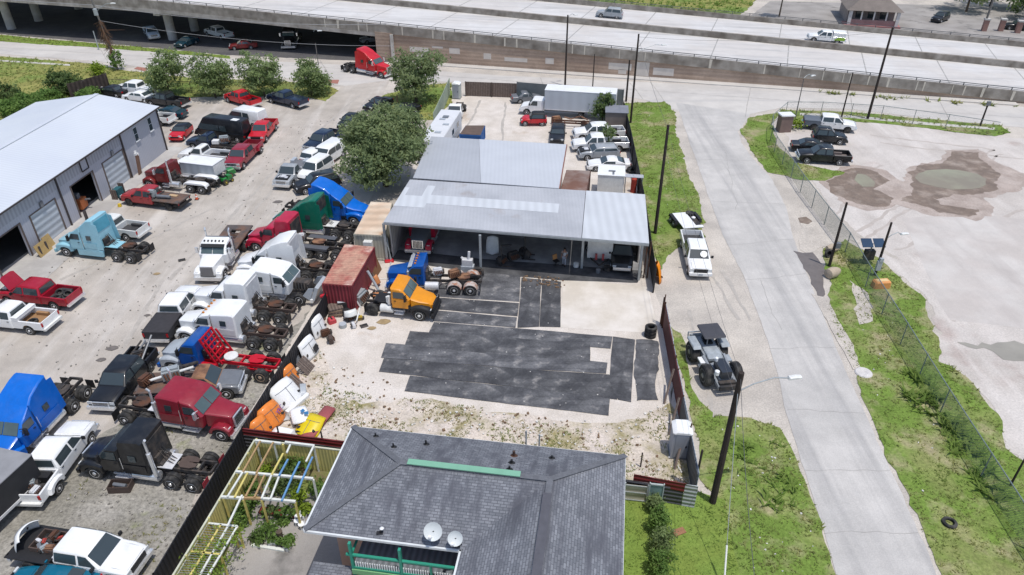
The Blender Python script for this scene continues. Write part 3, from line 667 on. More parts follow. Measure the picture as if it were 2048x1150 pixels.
sheet('wet_patch', [(1586, 502), (1625, 505), (1655, 540), (1650, 590), (1640, 600), (1622, 560)], 6 * Z, M('wet_road', (.16, .14, .13), rough=.5, var=.2, scale=1), .3)
sheet('oil_stain', [(1596, 436), (1612, 434), (1625, 443), (1616, 449), (1600, 446)], 6 * Z, MUD, .2)
sheet('lot', [(1560, 250), (1620, 255), (1760, 245), (2000, 275), (2600, 320), (2600, 1000), (2048, 930), (2011, 897), (1996, 828), (1947, 768), (1877, 724), (1870, 654), (1843, 580), (1760, 520), (1690, 470), (1640, 390)], 2 * Z, LOT, .5)
sheet('lot_slab', [(1806, 437), (1930, 425), (2300, 470), (2400, 720), (2030, 655), (1900, 640), (1880, 610)], 3 * Z, LOTC, .08)
DAMP = M('damp_ground', (.36, .295, .255), rough=.85, var=.2, scale=.5, col2=(.45, .38, .335), mixs=.4, speck=.2, sscale=6, spec=.3)
sheet('damp_ground', [(1640, 362), (1680, 334), (1730, 332), (1775, 342), (1800, 362), (1815, 340), (1842, 326), (1885, 318), (1902, 298), (1965, 298), (1990, 325), (2060, 352), (2048, 376), (2010, 392), (1960, 396), (1985, 424), (1950, 440), (1870, 432), (1800, 412), (1780, 420), (1720, 418), (1675, 400)], 3.4 * Z, DAMP, .45, .5)
sheet('mud_patch', [(1655, 360), (1690, 340), (1730, 338), (1760, 345), (1780, 362), (1750, 378), (1790, 400), (1770, 412), (1720, 410), (1690, 395), (1668, 385)], 4 * Z, MUD, .4, .4)
sheet('mud_patch', [(1812, 345), (1840, 332), (1890, 325), (1905, 305), (1960, 305), (1975, 330), (1998, 350), (2000, 380), (1960, 388), (1905, 392), (1860, 395), (1880, 410), (1960, 420), (1945, 432), (1880, 425), (1830, 408), (1800, 402), (1830, 380)], 4 * Z, MUD, .4, .4)
sheet('puddle', [(1829, 356), (1836, 347), (1855, 341), (1885, 339), (1920, 341), (1955, 348), (1972, 358), (1968, 372), (1945, 379), (1905, 380), (1870, 374), (1840, 366)], 6 * Z, POOL, .12, .4)
sheet('puddle', [(1708, 360), (1715, 348), (1732, 350), (1750, 365), (1748, 374), (1725, 374)], 6 * Z, POOL, .12, .4)
sheet('damp_ground', [(1920, 690), (1975, 682), (2030, 686), (2090, 698), (2090, 724), (2010, 718), (1985, 704)], 6 * Z, M('damp_grey', (.3, .28, .24), rough=.5, var=.2, scale=.5), .4, .5)
sheet('garden_concrete', [(512, 960), (560, 990), (640, 985), (760, 1000), (760, 1300), (380, 1300), (440, 1150), (478, 1060)], 5 * Z, CONCG, .05)
sheet('garden_soil', [(500, 885), (690, 905), (660, 990), (560, 1000), (505, 985), (440, 1150), (380, 1300), (300, 1300), (400, 1080)], 4 * Z, M('garden_soil', (.16, .11, .075), rough=.95, var=.3, scale=1.2, col2=(.17, .2, .05), mixs=.5, speck=.3, bump=.6), .1)
# concrete apron along the workshop
WA = Vector((-41.13, 80.91, 0)); WB = Vector((-43.59, 52.23, 0)); WD = (WB - WA).normalized(); WN = Vector((-WD.y, WD.x, 0))
if WN.x < 0: WN = -WN
def wl(s, d=0.0, z=0.0): return WA + WD * s + WN * d + Vector((0, 0, z))
sheet('workshop_apron', [tuple(wl(-1, -1)), tuple(wl(-1, 1.6)), tuple(wl(16, 1.9)), tuple(wl(24, 3.4)), tuple(wl(44, 4.2)), tuple(wl(44, -1))], 3 * Z, APRON, .12, world=True)
sheet('underpass_floor', [tuple(G(*p)) for p in [(-420, 44), (0, 68), (200, 86), (330, 98), (450, 110), (560, 115), (700, 121), (781, 124)]] + [(-19.5, 155), (-60, 168), (-170, 196)], 2 * Z, UNDER, .2, world=True)  # near edge runs out to the grass, painting the deck's shade there
def grassy(px, mat=GRASSG, z=5 * Z, jag=.26): return sheet('grass_verge', px, z, mat, jag)[1]
g_field = grassy([(-400, 95), (0, 113), (180, 127), (250, 141), (330, 150), (420, 158), (560, 163), (650, 168), (678, 182), (652, 203), (600, 192), (330, 196), (205, 190), (190, 215), (0, 262), (-400, 330)], FIELD)
g_far = grassy([(-400, 48), (0, 70), (200, 88), (330, 99), (460, 112), (460, 118), (330, 106), (200, 96), (0, 83), (-400, 62)], LAWN)
g_t5 = grassy([(752, 212), (765, 192), (830, 172), (905, 166), (905, 205), (870, 240), (800, 243)], FIELD)
g_strip = grassy([(1246, 207), (1330, 203), (1352, 225), (1352, 262), (1372, 330), (1392, 380), (1412, 445), (1412, 475), (1385, 478), (1345, 505), (1318, 552), (1303, 500), (1290, 430), (1268, 300)])
g_maroon = grassy([(1338, 650), (1362, 668), (1372, 720), (1392, 790), (1425, 840), (1400, 870), (1370, 780)])
g_low = grassy([(1388, 850), (1440, 832), (1500, 836), (1560, 856), (1582, 895), (1628, 1010), (1676, 1170), (1718, 1320), (1470, 1320), (1440, 1000), (1400, 960)])
g_lawn = grassy([(1235, 985), (1400, 985), (1450, 1000), (1480, 1150), (1500, 1320), (1100, 1320)], LAWN, 6 * Z, .1)
g_road = grassy([(1645, 503), (1690, 478), (1745, 510), (1800, 555), (1843, 590), (1868, 654), (1877, 724), (1947, 768), (1996, 828), (2011, 897), (2060, 930), (2300, 960), (2300, 1320), (1975, 1320), (1888, 1170), (1818, 1010), (1755, 865), (1722, 780), (1700, 720), (1670, 650), (1655, 590)])
g_corner = grassy([(1480, 258), (1500, 235), (1562, 224), (1545, 245), (1552, 285), (1590, 326), (1640, 336), (1690, 345), (1650, 362), (1600, 360), (1535, 345), (1500, 300)])
g_front = grassy([(1560, 219), (1700, 224), (1850, 238), (2000, 250), (2022, 266), (1990, 273), (1800, 251), (1700, 242), (1600, 250), (1560, 240)])
sheet('sidewalk', [(1600, 226), (1700, 231), (1850, 245), (1990, 256), (1988, 260), (1850, 250), (1700, 236), (1600, 231)], 6 * Z, ROADC, .06)
sheet('sidewalk', [(-400, 104), (0, 120), (140, 129), (140, 132), (0, 123), (-400, 108)], 6 * Z, ROADC, .06)
sheet('curb_ramp', [(275, 134), (295, 137), (290, 143), (268, 138)], 7 * Z, M('brick_ramp', (.36, .16, .12), speck=.2), .05)
sheet('curb_ramp', [(655, 160), (678, 160), (676, 168), (648, 166)], 7 * Z, MATS['brick_ramp'], .05)
sheet('dirt_track', [(1622, 588), (1655, 596), (1700, 680), (1722, 738), (1706, 740), (1668, 670)], 6 * Z, SHOULD, .12)
sheet('dirt_track', [(1700, 560), (1735, 580), (1740, 640), (1720, 650), (1712, 610)], 6 * Z, SHOULD, .4)

# ---------------------------------------------------------------- grass blades, only where grass grows
def inside(p, poly):
    c = False; j = len(poly) - 1
    for i in range(len(poly)):
        a, b = poly[i], poly[j]
        if (a.y > p.y) != (b.y > p.y) and p.x < (b.x - a.x) * (p.y - a.y) / (b.y - a.y) + a.x: c = not c
        j = i
    return c
def leafmat(name, a, b, sc=.8, tr=.25):
    m = M(name, a, rough=.7, var=.35, scale=sc * 2.2, col2=b, mixs=sc, lo=.35, hi=.65, spec=.25)
    nt = m.node_tree; bs = nt.nodes['Principled BSDF']; out = nt.nodes['Material Output']
    if not nt.nodes.get('tl'):
        t = nt.nodes.new('ShaderNodeBsdfTranslucent'); t.name = 'tl'; mx = nt.nodes.new('ShaderNodeMixShader'); mx.inputs[0].default_value = tr
        src = bs.inputs['Base Color'].links[0].from_socket; nt.links.new(src, t.inputs[0])
        nt.links.new(bs.outputs[0], mx.inputs[1]); nt.links.new(t.outputs[0], mx.inputs[2]); nt.links.new(mx.outputs[0], out.inputs[0])
    return m
BLADE = leafmat('grass_blades', (.17, .25, .05), (.33, .32, .12), .35, .45)
BLADEL = leafmat('lawn_blades', (.17, .27, .05), (.22, .3, .07), .4, .45)
WEED = leafmat('weed_leaves', (.2, .26, .07), (.38, .32, .16), .5, .45)
def tufts(name, polys, dens, h0, h1, mat, thr=-1, sc=.3, ymax=140, n=3):
    V = []; F = []; rnd = random.Random(len(name) * 13 + int(dens * 10))
    for poly in polys:
        xs = [p.x for p in poly]; ys = [min(p.y, ymax) for p in poly]
        x0, x1, y0, y1 = max(min(xs), -112), min(max(xs), 90), max(min(ys), 17), max(ys)
        k = int((x1 - x0) * (y1 - y0) * dens)
        for _ in range(k):
            p = Vector((rnd.uniform(x0, x1), rnd.uniform(y0, y1), 0))
            w = noise.noise(Vector((p.x * sc, p.y * sc, 3.3))) + .4 * noise.noise(Vector((p.x * sc * 4, p.y * sc * 4, 1)))
            if w < thr or not inside(p, poly): continue
            h = rnd.uniform(h0, h1) * (1 + .8 * max(0, w))
            for q in range(n):
                a = rnd.uniform(0, 6.28); dx, dy = math.cos(a), math.sin(a); l = rnd.uniform(.8, 1.9) * h; b = .2 * h + .015
                o = len(V); bx, by = p.x + rnd.uniform(-.08, .08), p.y + rnd.uniform(-.08, .08)
                V += [(bx - dy * b, by + dx * b, .02), (bx + dy * b, by - dx * b, .02), (bx + dx * l, by + dy * l, .02 + h)]; F.append((o, o + 1, o + 2))
    m = MB(); m.v = V; m.f = F; o = m.build(name, mat, None, 0, False); o['kind'] = 'stuff'; return o
tufts('grass', [g_strip, g_low, g_road, g_corner, g_maroon], 16, .05, .13, BLADE, -.35)
tufts('lawn_grass', [g_lawn], 22, .04, .09, BLADEL)
tufts('field_grass', [g_field, g_far, g_t5, g_front], 4, .1, .28, BLADE)
weedy = [G(*p) for p in [(560, 800), (640, 700), (665, 780), (860, 800), (1240, 850), (1340, 790), (1395, 970), (1250, 995), (690, 900), (510, 890)]]
tufts('weeds', [weedy], 26, .03, .08, WEED, -.05, .45)
grit = [G(*p) for p in [(500, 700), (600, 655), (480, 860), (300, 1170), (60, 1150), (130, 1000), (330, 800)]]
tufts('gravel_weeds', [grit], 9, .03, .09, WEED, .15, .35)
tall = [G(*p) for p in [(1800, 720), (1880, 790), (1960, 900), (2030, 1000), (2000, 1040), (1900, 900), (1810, 800)]]
tufts('tall_grass', [tall], 7, .2, .5, BLADEL, -.1, .5)
tall2 = [G(*p) for p in [(1450, 880), (1560, 880), (1610, 1010), (1560, 1030), (1470, 980)]]
tufts('verge_weeds', [tall2], 6, .12, .35, BLADEL, -.05, .6)
tufts('kerb_weeds', [[G(*p) for p in [(1590, 180), (1800, 196), (2048, 214), (2048, 218), (1800, 201), (1590, 184)]]], 6, .2, .45, BLADE, .15, .6)

# ---------------------------------------------------------------- trees and shrubs
LEAFA = leafmat('oak_leaves', (.19, .25, .115), (.3, .36, .17), .45, .5)
LEAFB = leafmat('tree_leaves', (.2, .275, .11), (.3, .37, .16), .5, .5)
LEAFC = leafmat('shrub_leaves', (.13, .23, .055), (.22, .33, .085), .8, .45)
LEAFD = leafmat('dark_leaves', (.095, .15, .05), (.17, .23, .08), .6, .4)
LEAFY = leafmat('lime_leaves', (.17, .25, .02), (.25, .33, .04), .9)
BARK = M('bark', (.1, .075, .055), rough=.95, var=.35, scale=4)
VINE = M('dead_vine', (.16, .09, .055), rough=.95, var=.35, scale=5)
def foliage(name, lobes, nc, k, s, mat, parent, seed, cr=.55, shell=.55):
    rnd = random.Random(seed); V = []; F = []
    tot = sum(l[3] * l[4] * l[5] for l in lobes)
    for (x, y, z, rx, ry, rz_) in lobes:
        for _ in range(max(3, int(nc * rx * ry * rz_ / tot))):
            while True:
                d = Vector((rnd.gauss(0, 1), rnd.gauss(0, 1), rnd.gauss(0, 1))).normalized()
                if d.z > -.75: break
            t = rnd.uniform(shell, 1.06) ** .6
            t *= 1 + .22 * noise.noise(d * 2.1 + Vector((seed, x, y)))
            c = Vector((x + d.x * rx * t, y + d.y * ry * t, z + d.z * rz_ * t)); rr = cr * rnd.uniform(.6, 1.35)
            for _ in range(k):
                p = c + Vector((rnd.gauss(0, 1) * rr * .55, rnd.gauss(0, 1) * rr * .55, rnd.gauss(0, .8) * rr * .45))
                n = (d + Vector((rnd.gauss(0, .8), rnd.gauss(0, .8), rnd.gauss(.3, .7)))).normalized()
                u = n.orthogonal().normalized(); u.rotate(Matrix.Rotation(rnd.uniform(0, 6.28), 3, n)); w = n.cross(u)
                q = s * rnd.uniform(.6, 1.4); o = len(V)
                V += [p - u * q, p + w * q * .45, p + u * q, p - w * q * .45]; F.append((o, o + 1, o + 2, o + 3))
    m = MB(); m.v = V; m.f = F; return m.build(name, mat, parent, 0, False)
def tree(label, base, h, lobes, nc, k, s, mat, seed, name='tree', trunk=.18, cat='tree', group=None, world=None, cr=.55):
    b = world or G(*base); root = thing(name, label, cat, b, 0, group); rnd = random.Random(seed)
    foliage('crown', lobes, nc, k, s, mat, root, seed, cr)
    t = MB(); top = Vector((rnd.uniform(-.2, .2), rnd.uniform(-.2, .2), h * .55)); t.tube((0, 0, 0), top, trunk, trunk * .6, 8)
    for l in lobes:
        e = Vector(l[:3]); mid = top * .7 + (e - top * .7) * .5 + Vector((rnd.uniform(-.2, .2), rnd.uniform(-.2, .2), .1))
        t.tube(top * .7, mid, trunk * .45, trunk * .3, 6); t.tube(mid, e, trunk * .3, trunk * .12, 6)
        for _ in range(3):
            e2 = e + Vector((rnd.uniform(-1, 1) * l[3] * .7, rnd.uniform(-1, 1) * l[4] * .7, rnd.uniform(-.1, .9) * l[5] * .7)); t.tube(mid, e2, trunk * .2, .02, 5)
    t.build('trunk', BARK, root); return root
def lobesr(R, h, z, n, seed, sp=.55, flat=.8):
    rnd = random.Random(seed); L = [(0, 0, z, R * .7, R * .7, h * .5)]
    for i in range(n):
        a = 2 * PI * i / n + rnd.uniform(-.4, .4); r = R * sp * rnd.uniform(.8, 1.15); q = R * rnd.uniform(.38, .55)
        L.append((r * math.cos(a), r * math.sin(a), z + rnd.uniform(-.3, .3) * h, q, q, q * flat * h / R * .9))
    return L
row = 'young trees along the front fence'
for i, (bx, by, R, h, lab) in enumerate([(341, 192, 2.6, 6.2, 'leafy young tree behind the dark pickups, leftmost in the front row'), (432, 196, 2.9, 6.7, 'leafy young tree left of the red pickup in the front row'),
                                     (530, 194, 3.0, 6.3, 'round young tree behind the dark blue pickup in the front row'), (624, 192, 2.35, 5.9, 'smaller thin tree at the driveway end of the front row')]):
    tree(lab, (bx, by), h, lobesr(R, h * .85, h * .47, 7, 20 + i, .6), 170, 26, .2, LEAFB, 30 + i, trunk=.12, group=row, cr=.6)
tree('broad dark oak on the grass island beside the frontage driveway', (833, 205), 7.0, lobesr(3.7, 5.4, 4.0, 7, 5), 200, 34, .2, LEAFA, 55, 'oak_tree', .25, cr=.65)
bigb = G(772, 372)
tree('big spreading oak between the parked trucks and the grey shed roof', None, 8.5, [(0, 0, 5.6, 3.4, 3.4, 2.6), (-1.7, -2.3, 3.6, 2.3, 2.2, 2.2), (1.9, -1.5, 4.4, 2.2, 2.2, 2.0), (-1.8, 1.8, 5.0, 2.4, 2.4, 2.2), (2.2, 2.0, 5.6, 2.5, 2.4, 2.0), (.3, 3.8, 5.4, 2.4, 2.2, 1.9), (3.0, .2, 4.8, 1.8, 2, 1.6), (-.2, -3.3, 3.0, 2.0, 1.5, 1.9)], 520, 46, .19, LEAFA, 77, 'oak_tree', .35, world=bigb, cr=.7)
tree('small bushy tree at the rear end of the white box truck', (1205, 243), 3.8, lobesr(1.6, 3.2, 2.1, 5, 9), 90, 24, .17, LEAFD, 91, 'small_tree', .09, cr=.45)
tree('scrubby bush growing in front of the white pickups', (1216, 290), 2.4, lobesr(1.0, 2.2, 1.3, 4, 10), 50, 20, .15, LEAFB, 92, 'bush', .06, 'bush', cr=.35)
hb = [(15, 205, 2.2, 2.6), (62, 214, 2.0, 1.6), (98, 205, 1.7, 1.8), (122, 186, 2.1, 3.0), (152, 188, 1.9, 2.7), (-30, 225, 2.6, 2.4), (178, 200, 1.4, 1.4), (30, 228, 1.9, 1.7), (-90, 230, 3, 2.6), (85, 226, 1.7, 1.4)]
for i, (x, y, R, h) in enumerate(hb):
    lab = ['dark rounded bush at the left picture edge behind the workshop', 'low spreading bush behind the white workshop roof', 'mid height bush left of the dark pair of bushes', 'dark tall bush, left one of the pair by the wooden fence', 'dark tall bush, right one of the pair by the wooden fence', 'wide bush beyond the far workshop corner', 'small bush touching the dark wooden fence panel', 'light green bush nearest the far eave of the workshop', 'wide bush outside the left picture edge', 'low light green scrub along the workshop eave'][i]
    tree(lab, (x, y), h, lobesr(R, h, h * .5, 5, 40 + i, .6, .9), 90, 22, .2, LEAFC if i in (1, 2, 6, 7, 9) else LEAFD, 60 + i, 'bush', .07, 'bush', 'bushes behind the workshop', cr=.5)
tree('lime green bush beside the vine covered utility pole', (200, 150), 1.6, lobesr(.9, 1.7, .9, 4, 3), 40, 20, .17, LEAFY, 3, 'bush', .05, 'bush')
for i, (x, y, R, h) in enumerate([(1932, 24, 5.6, 8), (1980, 12, 7, 10), (2030, 18, 6.2, 9), (2066, 42, 5, 7)]):
    tree(['bright green tree beside the dark parked cars across the highway', 'tall dark tree behind the brick gate pillars', 'dark tree behind the rightmost brick pillars', 'tree at the right picture edge across the highway'][i], (x, y), h, lobesr(R, h * .7, h * .55, 6, 70 + i), 120, 26, .32, LEAFD if i else LEAFB, 80 + i, trunk=.25, group='trees across the highway', cr=.9)
tree('thin tree standing at the edge of the far green field', (1558, 34), 8, lobesr(1.8, 4, 6.5, 4, 2), 40, 20, .3, LEAFD, 101, trunk=.18)
for i, (x, y) in enumerate([(1070, -6), (1180, -12), (1280, -14)]):
    tree(['far bush at the top picture edge above the grey highway car', 'far bush on the field edge, middle of three', 'far bush on the green field, rightmost of three'][i], (x, y), 3, lobesr(2, 3, 1.6, 4, 6 + i), 40, 16, .3, LEAFD, 110 + i, 'bush', .08, 'bush', 'far bushes across the highway', cr=.6)
# ---------------------------------------------------------------- highway
def zs(X): return max(.15, 3.85 - .044 * X) if X > -61 else 6.53 + (-61 - X) * .012
def HW(X, o, z=0.0): return Vector((X + .229 * o, 114.5 - .235 * X + .973 * o, z))
def strip(m, X0, X1, o0, o1, za, zb, step=6.0, rel=True):
    # a long box following the highway: offsets o0..o1, from za to zb above the road
    n = max(1, int((X1 - X0) / step)); vs = []; fs = []
    for i in range(n + 1):
        X = lerp(X0, X1, i / n); r = zs(X) if rel else 0
        for o, z in ((o0, za), (o1, za), (o1, zb), (o0, zb)): vs.append(HW(X, o, r + z))
    for i in range(n):
        for q in range(4): fs.append((4 * i + q, 4 * i + (q + 1) % 4, 4 * i + 4 + (q + 1) % 4, 4 * i + 4 + q))
    fs += [(3, 2, 1, 0), (4 * n, 4 * n + 1, 4 * n + 2, 4 * n + 3)]
    m.add(vs, fs)
HROAD = M('highway_concrete', (.56, .53, .5), rough=.9, var=.08, scale=.5, col2=(.6, .585, .57), mixs=.1, speck=.04, streak=((.42, .41, .4), .015, .55, RAD(13.2), .48, .72), spec=.25)
PARA = M('parapet_concrete', (.33, .3, .265), rough=.92, var=.3, scale=.7, col2=(.18, .155, .13), mixs=.5, lo=.4, hi=.65, speck=.15, sscale=4, spec=.2)
PILC = M('pier_concrete', (.5, .48, .45), rough=.9, var=.15, scale=.8, col2=(.4, .37, .34), mixs=.6, spec=.2)
WALLB = M('brown_wall', (.46, .35, .275), rough=.95, var=.16, scale=.6, col2=(.36, .265, .205), mixs=.12, speck=.1, sscale=3, uv=True, corr=.55, cax=1, corrcol=.07, spec=.2)
PATCH = M('grey_wall_paint', (.6, .55, .5), rough=.95, var=.15, scale=.8, speck=.1, spec=.2)
JOINT = M('road_joint', (.33, .32, .3), var=.2)
m = MB(); strip(m, -150, 100, .25, 16.3, -.35, 0); strip(m, -150, 100, 16.9, 31.3, -.35, 0); struct(m.build('highway', HROAD, None, 0))
hwt = thing('overpass', 'long concrete highway overpass descending to a retaining wall at the top', 'overpass', HW(0, 0, 0))
hl = -hwt.location
def hpart(m, name, mat, parent=None):
    m.v = [tuple(Vector(p) + hl) for p in m.v]; return m.build(name, mat, parent or hwt, 0)
m = MB(); strip(m, -150, 100, -.2, .22, -.5, .85); hpart(m, 'parapet', PARA)
m = MB(); strip(m, -150, 100, 31.32, 31.75, -.5, .85); hpart(m, 'parapet', PARA)
m = MB(); strip(m, -150, 100, 16.32, 16.88, -.4, .95); hpart(m, 'median_barrier', PARA)
m = MB(); strip(m, -150, -19.5, -.25, .9, -1.1, -.52); strip(m, -150, -19.5, 1.6, 30.4, -1.15, -.37); strip(m, -150, -19.5, 30.5, 31.7, -1.1, -.52); hpart(m, 'bridge_deck', M('beam_concrete', (.4, .37, .34), rough=.9, var=.25, scale=.8, col2=(.28, .25, .22), mixs=.5))
for o in (-.02, 31.54):
    m = MB(); strip(m, -150, 100, o - .05, o + .05, 1.22, 1.3); strip(m, -150, 100, o - .04, o + .04, 1.0, 1.05)
    for i in range(84):
        X = -150 + 3 * i; m.beam(HW(X, o, zs(X) + .8), HW(X, o, zs(X) + 1.25), .1, .1, (1, 0, 0))
    hpart(m, 'guard_rail', M('rail_steel', (.11, .115, .12), rough=.6, var=.2))
rnd = random.Random(4)
for i in range(46):
    X = -30 + i * 2.4 + rnd.uniform(-.8, .8)
    if X > 84: break
    if rnd.random() < .55:
        m = MB(); w = rnd.uniform(.08, .3); m.slab([HW(X, -.215, zs(X) - .48), HW(X + w, -.215, zs(X) - .48), HW(X + w * rnd.uniform(.8, 1.6), -.215, zs(X) + .8), HW(X, -.215, zs(X) + .8)], HW(0, -.01) - HW(0, 0)); hpart(m, 'parapet_stain', M('pale_concrete', (.58, .53, .45), rough=.95, var=.2))
for i in range(14):
    X = -70 + 11 * i
    m = MB(); 
    for o0, o1 in ((.3, 16.2), (17, 31.2)): m.slab([HW(X, o0, zs(X) + .003), HW(X + .16, o0, zs(X + .16) + .003), HW(X + 1.7, o1, zs(X + 1.7) + .003), HW(X + 1.54, o1, zs(X + 1.54) + .003)], .003)
    hpart(m, 'expansion_joint', JOINT)
m = MB()
for o in (4.6, 8.4, 12.2, 20.6, 24.3, 28.0):
    for i in range(20):
        X = -110 + i * 10; m.slab([HW(X, o, zs(X) + .004), HW(X + 3, o, zs(X + 3) + .004), HW(X + 3, o + .14, zs(X + 3) + .004), HW(X, o + .14, zs(X) + .004)], .003)
hpart(m, 'lane_marking', M('lane_paint', (.66, .65, .63), rough=.8, var=.3, scale=2))
m = MB()
for o in (.75, 15.9, 17.3, 30.9): strip(m, -150, 100, o, o + .13, .003, .006)
hpart(m, 'edge_line', M('edge_paint', (.62, .58, .48), rough=.8, var=.3, scale=2))
for X in (-61.5, -95, -40 - 88):
    for o in (3.5, 10.2, 21, 28):
        Y = HW(X, o); g = zs(X)
        m = MB(); m.lathe([(0, .78), (g - 1.9, .74)], Y, 'z', 16); p = hpart(m, 'pillar', PILC)
    m = MB(); a, b = HW(X, .8, g - 1.52), HW(X, 30.8, g - 1.52); m.beam(a, b, 1.25, .74); hpart(m, 'pier_cap', PILC)
m = MB(); strip(m, -22, -19.3, -.3, 31.8, -5.2, -.36); hpart(m, 'abutment', WALLB)
m = MB(); strip(m, -19.45, 100, .0, .24, -5.6, -.505); strip(m, -19.45, 100, 31.3, 31.6, -5.6, -.505)
for i, p in enumerate(m.v):
    if p[2] < zs(p[0]) - 3: m.v[i] = (p[0], p[1], 0)
rw = thing('retaining_wall', 'brown painted retaining wall with grey patches below the highway parapet', 'retaining wall', hwt.location)
def rpart(m, name, mat): m.v = [tuple(Vector(p) + hl) for p in m.v]; return m.build(name, mat, rw, 0)
rpart(m, 'wall', WALLB)
m = MB(); m.beam(HW(-19.3, -.1, 0), HW(-19.3, -.1, zs(-19.3) - .5), .8, .5, (1, 0, 0)); rpart(m, 'end_pilaster', PILC)
for X, w, z0, h in [(-16.5, 3.2, 1.6, .8), (-15.4, 1.2, .3, 1.1), (-10, 1.7, 1.7, .9), (-4.5, 1.2, 1.2, .9), (-1.2, 3.6, 1.1, .6), (5.2, 1.3, 1.1, .9), (14.8, 3.4, .9, 1.0), (16.3, 1.2, .3, .7), (18.7, 2.1, .2, 2.1), (21.4, 3.0, .5, 1.1), (-12.8, 1.8, 2.4, .3)]:
    m = MB(); m.slab([HW(X, -.004, z0), HW(X + w, -.004, z0), HW(X + w, -.004, z0 + h), HW(X, -.004, z0 + h)], HW(0, -.008) - HW(0, 0)); rpart(m, 'paint_patch', PATCH)
m = MB(); strip(m, -19, 70, -1.5, -.02, 0, .14, rel=False); rpart(m, 'kerb', ROADC)
# across the highway: yard and house
ground_far = sheet('far_concrete', [tuple(HW(33, 33)), tuple(HW(100, 33)), tuple(HW(110, 70)), tuple(HW(42, 62))], 2 * Z, CONCG, .2, world=True)
g_far2 = sheet('far_field', [tuple(HW(-30, 33)), tuple(HW(32, 33)), tuple(HW(40, 66)), tuple(HW(10, 140)), tuple(HW(-60, 140))], 3 * Z, FIELD, .4, world=True)
tufts('far_grass', [g_far2[1]], 1.2, .3, .6, BLADEL, -1, ymax=190)

def quadbox(name, pts, h, mat, parent=None, z=0): m = MB(); m.slab([Vector((p[0], p[1], z)) for p in pts], h); return m.build(name, mat, parent, 0)
SHINGB = M('grey_shingle', (.13, .13, .145), rough=.9, var=.16, scale=.6, speck=.12, sscale=12, uv=True, spec=.2,
           brick=((.15, .158, .178, 1), (.235, .243, .266, 1), (.095, .1, .113, 1), 1.0, .3, .14, .014), streak=((.1, .103, .12), 1.6, .25, RAD(9), .48, .66))
SHINGF = M('brown_shingle', (.2, .17, .15), rough=.9, var=.2, scale=.8, speck=.15)
# little house across the highway
hb_ = G(1756, 58) + Vector((0, 4.2, 0)); hh = thing('small_house', 'small old house with grey roof and brick porch beyond the highway', 'house', hb_, RAD(-13))
m = MB(); m.b2(-4.2, 4.2, 0, 9, 0, 2.9); m.build('wall', M('weathered_siding', (.3, .25, .23), var=.3, scale=1), hh, 0)
m = MB(); m.add([(-5, -3.2, 2.9), (5, -3.2, 2.9), (5, 10, 2.9), (-5, 10, 2.9), (-2.4, -.5, 4.7), (2.4, -.5, 4.7), (0, 8, 5.6)], [(0, 1, 5, 4), (1, 2, 6, 5), (2, 3, 6), (3, 0, 4, 6), (4, 5, 6), (3, 2, 1, 0)]); m.build('roof', SHINGF, hh, 0)
m = MB(); m.b2(-5, 5, -3.3, -.02, 0, .3); m.build('porch_floor', M('red_porch', (.4, .16, .15)), hh, 0)
m = MB(); m.b2(-4, 4, -2.75, -2.6, .3, 1.25); m.build('porch_wall', M('pink_brick', (.32, .2, .19), speck=.2), hh, 0)
for x in (-4.2, 4.2):
    m = MB(); m.b2(x - .28, x + .28, -3.0, -2.45, .3, 2.88); m.build('porch_post', M('porch_white', (.6, .57, .55)), hh, 0)
for x in (-2.2, 0, 2.2):
    m = MB(); m.b2(x - .12, x + .12, -2.8, -2.62, 1.25, 2.88); m.build('porch_post', MATS['porch_white'], hh, 0)
    m = MB(); m.b2(x - .55, x + .55, -.06, -.02, 1.0, 2.4); m.build('window', GLASS, hh, 0)
for i, (x, y) in enumerate([(1967, 62), (2000, 62), (2034, 66)]):
    t = thing('gate_pillar', ['brick gate pillar next to the leaning pole', 'middle brick gate pillar with a pale cap', 'rightmost brick gate pillar at the picture edge'][i], 'pillar', G(x, y), RAD(-13), 'brick gate pillars')
    m = MB(); m.b2(-.4, .4, -.4, .4, 0, 2.0); m.build('shaft', M('pillar_brick', (.3, .17, .14), speck=.2), t, 0)
    m = MB(); m.b2(-.5, .5, -.5, .5, 2.0, 2.25); m.build('cap', PILC, t, 0)

# ---------------------------------------------------------------- workshop (left)
WALLG = M('workshop_siding', (.43, .435, .48), rough=.7, var=.08, scale=.5, uv=True, corr=.3, cax=0, corrcol=.04)
WALLU = M('workshop_ribs', (.38, .385, .42), rough=.7, var=.08, scale=.5, uv=True, corr=.45, cax=0, corrcol=.12)
ROOFW = M('white_metal_roof', (.6, .63, .67), rough=.5, var=.05, scale=.3, uv=True, corr=.4, cax=0, corrcol=.035, col2=(.55, .58, .63), mixs=.15)
TRIMB = M('brown_trim', (.06, .05, .048), rough=.7, var=.2)
ws = thing('workshop_building', 'long grey metal workshop with white ridged roof and four bay doors', 'workshop', WA, math.atan2(-WD.y, -WD.x))
# local frame: x runs back along the wall towards the far corner (0) ; wall is x<0, outside is -y
def wx(s): return -s
sgn = -1.0
W_, RD, RZ, EZ = 14.3, 6.8, 6.5, 5.3; LEN = 52
m = MB()
